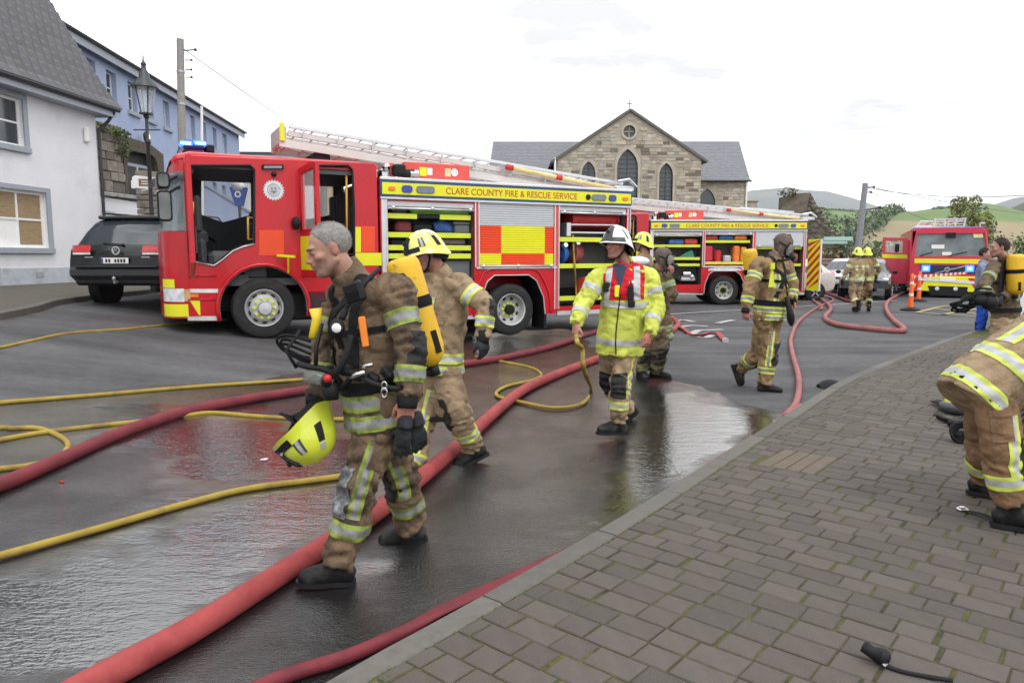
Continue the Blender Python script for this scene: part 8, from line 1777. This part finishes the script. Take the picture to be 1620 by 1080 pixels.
#  breathing sets, masks and kit
class Kit:
 """a thing whose parts are laid out in world coordinates"""
 def __init__(s, name, label, cat, loc, group=None):s.e=empty(name, loc, 0, label, cat, group);s.i=Matrix.Translation(-Vector(loc))
 def add(s, mb, nm, m, smooth='all', par=None):
  o=mb.build(nm, m, None, smooth)
  if par is None:o.parent=s.e;o.matrix_parent_inverse=s.i
  else:o.parent=par
  return o
 def put(s, o):o.parent=s.e;o.matrix_parent_inverse=s.i;return o
def cyl_along(mb, a, b, r, n=24, mi=0):
 a, b=Vector(a), Vector(b);d=b-a;L=d.length;f=[(0, .0), (.004, .62), (.02, .84), (.05, .95), (.10, 1), (.5, 1.0), (.84, 1), (.92, .88), (.97, .6), (1, .35)]
 mb.tube([a+d*t for t, _ in f], r, n, mi, rs=[max(.004, r*k)for _, k in f])
def ba(J, S, label, a, b, r, out, gauge=None):
 K=Kit('breathing_apparatus', label, 'breathing apparatus', J['pel']);jb=S['_jb'];a, b=Vector(a), Vector(b);d=(b-a).normalized();o_=Vector(out).normalized()
 mb=MB();cyl_along(mb, a, b, r);c=K.add(mb, 'cylinder', M_cyl)
 mb=MB();mb.tube([a.lerp(b, .37), a.lerp(b, .47)], r*1.03, 24);mb.tube([a.lerp(b, .40), a.lerp(b, .44)], r*1.07, 24);K.add(mb, 'cylinder_strap', M_strap, 40)
 mb=MB();q=a.lerp(b, .78);s_=d.cross(o_).normalized();n_=s_ if s_.y<0 else-s_;n_=(n_*.9+o_*.45).normalized();w=d.cross(n_).normalized()
 M=Matrix.Translation(q+n_*r*.99)@Matrix((w, n_, d)).transposed().to_4x4();mb.box((-.016, -.004, -.055), (.016, .006, .055), 0, .002, M);K.add(mb, 'cylinder_label', M_strap, False)
 mb=MB();sd=(J['shL']-J['shR']).normalized();q=a.lerp(b, .5)-o_*(r+.015);M=Matrix.Translation(q)@Matrix((sd, o_, sd.cross(o_))).transposed().to_4x4();mb.box((-.10, -.015, -.28), (.10, .015, .22), 0, .012, M);K.add(mb, 'back_plate', M_blk, 30)
 for sg in(.105, -.105):
  mb=MB();F=Vector(S['front']).normalized()if 'front' in S else-o_;U=Vector((0, 0, 1));sh_=(J['shL']+J['shR'])/2+sd*sg
  path_band(mb, jb, [sh_-F*.12-U*.12, sh_-F*.06, sh_, sh_+F*.06-U*.08, J['chest'].lerp(sh_, .2)+F*.05, J['pel'].lerp(J['chest'], .45)+sd*sg*1.05+F*.04], [-F+U*.3, -F*.6+U, U, F*.7+U*.7, F, F], [.026, .026], [0, 0], .012, .4);K.add(mb, 'shoulder_strap', M_strap)
 mb=MB();ring_band(mb, jb, J['pel'], J['chest'], .28, [.03, .03], .34, [0, 0], .012, 48);K.add(mb, 'waist_belt', M_strap)
 mb=MB();ring_band(mb, jb, J['pel'], J['chest'], 1.0, [.03], .3, [0], .012, 48);K.add(mb, 'chest_strap', M_strap)
 mb=MB();mb.tube([b, b+d*.05], r*.35, 10);mb.tube([b+d*.03-o_*.02, b+d*.03-o_*.10], .02, 8);K.add(mb, 'valve', M_blk)
 return K, a, b
def mask_parts(add, H, s=1., nm='face_mask'):
 mb=MB();L=lambda x, y, z:H@(Vector((x, y, z))*s);rim=[]
 for k in range(24):
  a=2*math.pi*k/24;x=.074*math.cos(a);z=-.022+.092*math.sin(a);y=.092-6.5*x*x-1.6*max(0, z)**2*4;rim.append(L(x, y, z))
 mb.tube(rim, .013*s, 8, closed=True);c=L(0, .150, -.088);d_=(H.to_3x3()@Vector((0, 1, -.35))).normalized();mb.tube([c-d_*.05*s, c, c+d_*.03*s], .036*s, 14, rs=[.044*s, .036*s, .032*s]);mb.tube([c, L(.05, .12, -.13), L(.09, .03, -.18)], .014*s, 8);mb.tube([L(-.074, .055, 0), L(-.092, -.03, .02), L(0, -.125, .02), L(.092, -.03, .02), L(.074, .055, 0)], .008*s, 6);mb.tube([L(0, .08, .075), L(0, .02, .135), L(0, -.08, .10)], .008*s, 6)
 o=add(mb, nm, M_blk);mb=MB();rows=[]
 for i in range(7):
  t=i/6;rows.append([L(.068*(1-.12*abs(2*t-1))*math.sin(q), .060+.070*math.cos(q), -.085+.125*t)for q in np.linspace(-1.45, 1.45, 13)])
 mb.grid(rows);v=mb.build('visor', M_visor, None, 'all');v.parent=o;return o
for S_ in(S4, S6):mask_parts(lambda mb, nm, m, S_=S_:S_['build'](mb, nm, m), S_['H'])
K1, a1, b1=ba(J1, S1, 'black harness and large yellow cylinder worn by the front firefighter', P(634, 408, 3.50), P(684, 578, 3.50), .083, dirs(.9, .3, .1))
mb=MB();up=lambda u, v, d:P(u, v, d)
mb.tube(spline([tuple(q)for q in(up(668, 575, 3.4), up(640, 612, 3.2), up(596, 608, 3.18), up(560, 590, 3.2), up(530, 585, 3.22))], 6), .014, 8);K1.add(mb, 'air_hose', M_blk)
mb=MB();mb.tube(spline([tuple(q)for q in(up(600, 425, 3.34), up(575, 450, 3.25), up(552, 480, 3.22), up(540, 505, 3.2))], 6), .012, 8, rs=[.011]*15+[.016]*4);K1.add(mb, 'gauge_line', M_blk)
g_=up(534, 518, 3.17);mb=MB();mb.ball(tuple(g_), .033, 16, 10, 0, (1, .68, 1.25));gg=K1.add(mb, 'gauge', M_blk);mb=MB();mb.lathe([(0, 0), (.019, 0), (.021, -.003)], 20, 0, Matrix.Translation(g_+Vector((0, -.0235, 0)))@Matrix.Rotation(math.pi/2, 4, 'X'));K1.add(mb, 'gauge_face', M_whitep, 'all', gg)
mb=MB();M=Matrix.Translation(up(561, 463, 3.2))@Euler((.1, -.28, -.35)).to_matrix().to_4x4();mb.box((-.046, -.025, -.045), (.046, .025, .05), 0, .012, M)
for k in range(5):mb.box((-.04, -.034, -.045+k*.012), (.04, -.028, -.039+k*.012), 0, 0, M)
K1.add(mb, 'distress_unit', M_blk, 30)
mb=MB();path_band(mb, S1['_jb'], [P(640, 432, 3.45), P(612, 416, 3.42), P(588, 426, 3.38), P(570, 466, 3.34), P(562, 520, 3.32), P(567, 580, 3.32)], [dirs(.3, -.3, 1), dirs(0, -.35, 1), dirs(-.3, -.8, .7), dirs(-.3, -1, .1), dirs(-.3, -1, 0)], [.025, .025], [0, 0], .014, .35);K1.add(mb, 'padded_strap', M_strap)
mb=MB();M=Matrix.Translation(up(575, 522, 3.2))@Euler((0, -.12, 0)).to_matrix().to_4x4();mb.box((-.015, -.012, -.075), (.015, .012, .06), 0, .005, M);K1.add(mb, 'orange_tally', mat('tally_orange', (.8, .22, .02), .5), 30)
mb=MB();q=up(608, 610, 3.16);mb.tube([q+Vector((.011*math.cos(a), 0, .018*math.sin(a)))for a in np.linspace(0, 6.28, 17)[:-1]], .0045, 6, closed=True);q=up(608, 621, 3.16);mb.tube([q+Vector((.012*math.cos(a), 0, .021*math.sin(a)))for a in np.linspace(0, 6.28, 17)[:-1]], .0055, 6, closed=True);K1.add(mb, 'carabiner', M_chr)
mb=MB();mb.tube([up(553, 596, 3.18), up(578, 588, 3.17)], .013, 8);mb.tube([up(572, 580, 3.17), up(590, 576, 3.17)], .01, 8);K1.add(mb, 'clip', M_chr)
mb=MB()
for k, (u, v)in enumerate(((548, 585), (566, 594), (590, 598), (612, 590), (630, 582))):M=Matrix.Translation(up(u, v, 3.22))@Euler((.2*k, .3*k, .1)).to_matrix().to_4x4();mb.box((-.03, -.02, -.025), (.03, .02, .025), 0, .012, M)
o=K1.add(mb, 'belt_pouches', M_blk, 30);o['kind']='stuff'
mb=MB();M=Matrix.Translation(up(497, 505, 3.36));mb.tube([up(499, 488, 3.36), up(501, 505, 3.36), up(494, 535, 3.33)], .02, 12, rs=[.03, .022, .018]);o=mb.build('torch', mat('torch_yellow', (.75, .55, .03), .45), None, 'all');tag(o, 'yellow angle torch on the chest of the front firefighter', 'torch')
Hm=frame(up(505, 560, 3.24), dirs(-.25, -.2, -1), dirs(-1, -.2, .35));Km=Kit('hanging_mask', 'black face mask with clear visor hanging at the chest of the front firefighter', 'face mask', up(505, 560, 3.24));mask_parts(lambda mb, nm, m:Km.add(mb, nm, m), Hm, 1.05, 'mask_seal')
for k in range(4):
 mb=MB();s0=up(478-k*4, 545+k*9, 3.24);mb.tube(spline([tuple(q)for q in(up(492, 540+k*10, 3.24), up(455-2*k, 530+k*7, 3.22+.02*k), up(438+k*6, 538+k*7, 3.25), up(452+k*9, 556+k*5, 3.26), up(490, 566+k*4, 3.25))], 6), .0065, 6);Km.add(mb, 'head_strap', M_strap)
mb=MB();mb.tube(spline([tuple(q)for q in(up(520, 600, 3.2), up(535, 585, 3.18), up(548, 560, 3.18), up(556, 530, 3.2))], 6), .016, 10);mb.ball(tuple(up(517, 602, 3.2)), .03, 10, 6);Km.add(mb, 'demand_valve', M_blk);mb=MB();mb.ball(tuple(up(518, 598, 3.165)), .02, 10, 6);Km.add(mb, 'red_button', M_redm)
Hh=frame(up(482, 682, 3.34), dirs(-.86, -.12, -.42), dirs(.40, -.30, -.86));Kh=Kit('carried_helmet', 'lime helmet hanging upside down from the hand of the front firefighter', 'helmet', up(482, 682, 3.34));tmp=empty('tmp', (0, 0, 0));Kh.put(helmet(tmp, Hh, M_hlime, 1.0));bpy.data.objects.remove(tmp)
mb=MB();mb.tube(spline([tuple(q)for q in(up(455, 690, 3.4), up(475, 655, 3.42), up(500, 648, 3.42), up(518, 665, 3.36))], 5), .012, 6);mb.tube(spline([tuple(q)for q in(up(460, 662, 3.36), up(490, 652, 3.38), up(516, 655, 3.36))], 5), .016, 6);Kh.add(mb, 'harness', M_strap)
mb=MB();mb.grid([[up(449, 690, 3.3), up(434, 715, 3.3)], [up(456, 696, 3.24), up(446, 722, 3.24)]]);Kh.add(mb, 'face_shield', mat('clear_shield', (.5, .52, .5), .1, alpha=.5, rvar=0))
for k, (u, v, f, bk, cu)in enumerate(((640, 676, dirs(-.12, 0, -1), dirs(-.3, -.9, 0), (10, 20, 15)), (660, 672, dirs(.12, .1, -1), dirs(.5, -.8, 0), (18, 25, 10)))):
 mb=MB();hand(mb, up(u, v, 3.2+.05*k), f, bk, -1, cu, 1.2, .98, (60, 35), 1.12);d=Vector(f).normalized();mb.tube([up(u, v, 3.2+.05*k)-d*.06, up(u, v, 3.2+.05*k)], .035, 10, rs=[.03, .04]);me_=remesh(mb, .007, 'glove', 1, .4);me_.materials.append(M_glove);o=link(bpy.data.objects.new('carried_glove', me_));tag(o, ('black glove nearer to the helmet, held by the front firefighter', 'black glove behind the other, held by the front firefighter')[k], 'glove', 'gloves carried by the front firefighter')
K6, _, _=ba(J6, S6, 'harness and yellow cylinder worn by the masked firefighter', P(1186, 394, 8.62), P(1192, 478, 8.66), .085, dirs(-.9, .45, 0))
mb=MB();q=P(1221, 440, 8.14);mb.add([tuple(q+Vector(t))for t in((-.012, 0, .1), (.012, 0, .1), (.035, 0, -.1), (-.035, 0, -.1))], [(0, 1, 2, 3)]);mb.tube([q+Vector((0, 0, .1)), q+Vector((0, 0, .17))], .03, 8);K6.add(mb, 'lime_tag', M_lime, False)
mb=MB();mb.tube(spline([tuple(x)for x in(P(1244, 470, 8.25), P(1250, 495, 8.2), P(1252, 515, 8.25))], 5), .05, 8, rs=[.02, .03, .03, .035, .035, .04, .045, .045, .04, .03, .015]);K6.add(mb, 'hanging_kit', M_blk)
K10, a_, b_=ba(J10, S10, 'harness and yellow cylinder on the back of the dark haired firefighter', P(1607, 402, 9.5), P(1606, 466, 9.5), .105, dirs(.8, -.55, 0))
Kc=Kit('carried_mask', 'black mask and tangled straps held out by the dark haired firefighter', 'face mask', P(1545, 470, 9.0))
for k in range(6):
 r=random.Random(k);mb=MB();mb.tube(spline([tuple(P(u+r.uniform(-6, 6), v+r.uniform(-6, 6), 9.0+r.uniform(-.1, .1)))for u, v in((1572, 462), (1550, 462), (1532, 468), (1515, 478), (1508, 487), (1522, 488), (1540, 480))], 5), .013, 6);Kc.add(mb, 'strap', M_strap)
mb=MB();mb.ball(tuple(P(1548, 474, 9.0)), .10, 12, 8, 0, (1.2, .8, .8));mb.ball(tuple(P(1565, 478, 9.0)), .10, 12, 8);Kc.add(mb, 'mask_body', M_blk)
mb=MB();ring_band(mb, S11['_jb'], J11['hem'], J11['chest'], .045, [.02], .4, [0], .004, 48);S11['build'](mb, 'hem', M_strap, S11['_jk'])
#  things on the ground
def gthing(name, label, cat, mb, m, smooth='all', group=None):
 c=Vector((sum(v[0]for v in mb.v)/len(mb.v), sum(v[1]for v in mb.v)/len(mb.v), min(v[2]for v in mb.v)));mb.v=[tuple(Vector(v)-c)for v in mb.v];o=mb.build(name, m, None, smooth);o.location=c;return tag(o, label, cat, group)
q=G(1316, 611);mb=MB();rows=[]
for i in range(9):
 t=i/8;w=.12*math.sin(math.pi*min(1, .12+.88*t))**.6+.01;h=.105*math.sin(math.pi*(.06+.9*t))**.8*(1.2-.7*t);rows.append([q+Vector((-.2+.42*t, -.10+.1*t+w*c_, .004+max(0, h*s_)+.008*math.sin(7*t+3*c_)))for c_, s_ in[(math.cos(a), math.sin(a))for a in np.linspace(-.1, math.pi+.1, 11)]])
mb.grid(rows);o=gthing('black_bag', 'crumpled black bag lying on the road by the kerb', 'bag', mb, mat('bag_black', (.010, .010, .012), .5, spec=.2, var=.3, bump=.008, bscale=26));mb=MB();mb.tube([(-.12, -.12, .02), (-.15, -.16, .03), (-.1, -.15, .01)], .012, 6);mb.build('handle', M_strap, o)
q=G(418, 729);mb=MB();mb.add([tuple(q+Vector(t))for t in((-.03, -.015, .014), (.02, -.02, .016), (.03, .012, .022), (-.02, .015, .015))], [(0, 1, 2, 3)]);gthing('paper_scrap', 'small white scrap of paper on the wet road', 'litter', mb, M_whitep, False)
q=G(98, 764);mb=MB();mb.ball(tuple(q+Vector((0, 0, .010))), .012, 6, 4, 0, (1.6, .6, .6));gthing('red_scrap', 'small red scrap beside the dark red hose', 'litter', mb, M_redm)
q=G(964, 572);mb=MB();mb.ball(tuple(q+Vector((0, 0, .035))), .045, 10, 6, 0, (.8, .8, .8));gthing('white_cup', 'small white object beside the thick hose under the officer', 'litter', mb, M_whitep)
q=G(1390, 1052, PZ);mb=MB();mb.ball(tuple(q+Vector((.012, .01, .030))), .030, 16, 10, 0, (1.1, 1, 1));mb.tube([q+Vector((0, 0, .034)), q+Vector((-.03, .015, .05)), q+Vector((-.045, .025, .06))], .02, 14, rs=[.024, .021, .022]);mb.tube([q+Vector((-.045, .025, .06)), q+Vector((-.046, .0255, .0605))], .017, 14);o=gthing('demand_valve', 'black mask valve with a hose lying on the nearest paving blocks', 'valve', mb, M_blk)
mb=MB();pp=[o.location*0+Vector(t)for t in((.01, -.01, .016), (.02, -.035, .010))];mb.tube(pp, .009, 8);mb.build('metal_collar', M_chr, o);mb=MB();mb.tube(spline([(.02, -.035, .010), (.05, -.06, .009), (.10, -.085, .009), (.2, -.12, .009)], 5), .008, 8);mb.build('air_hose', M_blk, o)
a=G(1523, 808, PZ);b=G(1580, 826, PZ);mb=MB();w_=(b-a).normalized();n_=Vector((-w_.y, w_.x, 0))*.02;mb.grid([[a.lerp(b, t)+n_+Vector((0, 0, .006+.012*math.sin(3*t))), a.lerp(b, t)-n_+Vector((0, 0, .006+.012*math.sin(3*t)))]for t in np.linspace(.1, 1.6, 9)]);o=gthing('loose_strap', 'black strap with a silver buckle by the boot of the bending firefighter', 'strap', mb, M_strap)
mb=MB();c=a-o.location;mb.box((c.x-.03, c.y-.022, c.z), (c.x+.03, c.y+.022, c.z+.018), 0, .006);mb.box((c.x-.02, c.y-.012, c.z+.018), (c.x+.012, c.y+.012, c.z+.026), 0, .003);mb.build('buckle', M_chr, o, 30)
Kg=Kit('helmet_on_pavement', 'lime helmet lying on the pavement behind the bending firefighter', 'helmet', G(1512, 636, PZ));tmp=empty('tmp', (0, 0, 0));Kg.put(helmet(tmp, frame(G(1512, 640, PZ)+Vector((0, 0, .10)), dirs(-1, -.3, .25), dirs(.3, .2, .9)), M_hlime, .95));bpy.data.objects.remove(tmp)
def heap(label, px, seed, n, m2=None):
 c=G(px[0][0], px[0][1], PZ);K=Kit('breathing_set', label, 'breathing apparatus', c, 'breathing sets laid on the pavement');r=random.Random(seed);pts=[G(u, v, PZ)for u, v in px]
 for k in range(n):
  mb=MB();pp=[tuple(p+Vector((r.uniform(-.05, .05), r.uniform(-.05, .05), r.uniform(.012, .05))))for p in pts];mb.tube(spline(pp, 5), r.choice((.008, .011, .016)), 7);K.add(mb, 'air_hose' if k%2 else 'strap', M_blk)
 return K, pts
K_, pts=heap('black breathing set with a grey cylinder laid on the pavement', ((1482, 640), (1500, 650), (1520, 655), (1545, 660)), 5, 5);mb=MB();cyl_along(mb, G(1486, 652, PZ)+Vector((0, 0, .06)), G(1545, 662, PZ)+Vector((0, 0, .06)), .05);K_.add(mb, 'cylinder', mat('cylinder_black', (.05, .055, .06), .3));mb=MB();mb.ball(tuple(G(1500, 641, PZ)+Vector((0, 0, .04))), .04, 8, 6);K_.add(mb, 'lime_cap', M_lime);mb=MB();mb.box(tuple(G(1512, 676, PZ)-Vector((.06, .04, 0))), tuple(G(1512, 676, PZ)+Vector((.1, .05, .07))), 0, .02);K_.add(mb, 'pouch', M_blk, 30)
c=G(1520, 700, PZ);K_=Kit('mask_on_pavement', 'black mask with coiled straps on the pavement beside the brown trousers', 'face mask', c, 'breathing sets laid on the pavement')
for k in range(5):mb=MB();mb.tube([c+Vector((.085*math.cos(a)*(1-.1*k), .05*math.sin(a), .075+.07*math.sin(a+.4*k)+.006*k))for a in np.linspace(0, 6.28, 21)[:-1]], .010, 7, closed=True);K_.add(mb, 'strap', M_strap)
mb=MB();mb.ball(tuple(c+Vector((.03, .05, .05))), .05, 10, 6, 0, (1.4, 1, .8));K_.add(mb, 'mask_body', M_blk)
heap('coiled black straps and hoses nearest the left edge of the laid out kit', ((1488, 664), (1506, 672), (1530, 668), (1552, 680), (1540, 700)), 13, 6)
heap('tangled black breathing set on the pavement beyond the near trouser leg', ((1600, 640), (1625, 655), (1610, 680), (1650, 690)), 9, 6)
def post(u, v, d, s, lab):
 g=P(u, v, d);t=empty('traffic_post', (g.x, g.y, 0), .2, lab, 'traffic post', 'orange traffic posts by the far engine', s);mb=MB();mb.lathe([(0, .0), (.26, 0), (.26, .04), (.12, .10), (0, .1)], 8);mb.build('base', M_blk, t);mb=MB();mb.lathe([(.075, .1), (.06, .5), (.05, .95), (.05, 1.0), (.02, 1.06), (0, 1.06)], 14);mb.build('post', mat('post_orange', (.82, .13, .02), .5), t, 30)
 for z in(.42, .75):mb=MB();mb.lathe([(.072-z*.02, z), (.070-z*.02, z+.08)], 14);mb.build('white_band', M_reflw, t, 30)
 return t
g1=G(1440, 491);post(1440, 491, g1.y, 1.02, 'orange traffic post with white bands, nearer of two');g2=G(1453, 477);post(1453, 477, g2.y, 1.0, 'orange traffic post with white bands, farther of two')
mb=MB();A=Vector((g1.x, g1.y, .98));B=Vector((g2.x+1.9, g2.y+.4, 1.0));n=22
for k in range(n):
 p, q=A.lerp(B, k/n), A.lerp(B, (k+1)/n);mb.add([p+Vector((0, 0, .04)), q+Vector((0, 0, .04)), q-Vector((0, 0, .04)), p-Vector((0, 0, .04))], [(0, 1, 2, 3)], k%2)
gthing('barrier_tape', 'red and white barrier tape from the orange post across the far engine', 'tape', mb, [M_reflw, M_redm], False)
#  air between here and the mountains
mb=MB();mb.box((-6600, -160, -60), (6600, 9400, 420));hzm=bpy.data.materials.new('haze');hzm.use_nodes=True;n_=hzm.node_tree;n_.nodes.clear()
vo=n_.nodes.new('ShaderNodeVolumePrincipled');vo.inputs['Color'].default_value=(.93, .96, 1, 1);vo.inputs['Density'].default_value=.00009;vo.inputs['Anisotropy'].default_value=.2
ou=n_.nodes.new('ShaderNodeOutputMaterial');n_.links.new(vo.outputs[0], ou.inputs['Volume']);o=mb.build('haze', hzm);tag(o, kind='stuff')
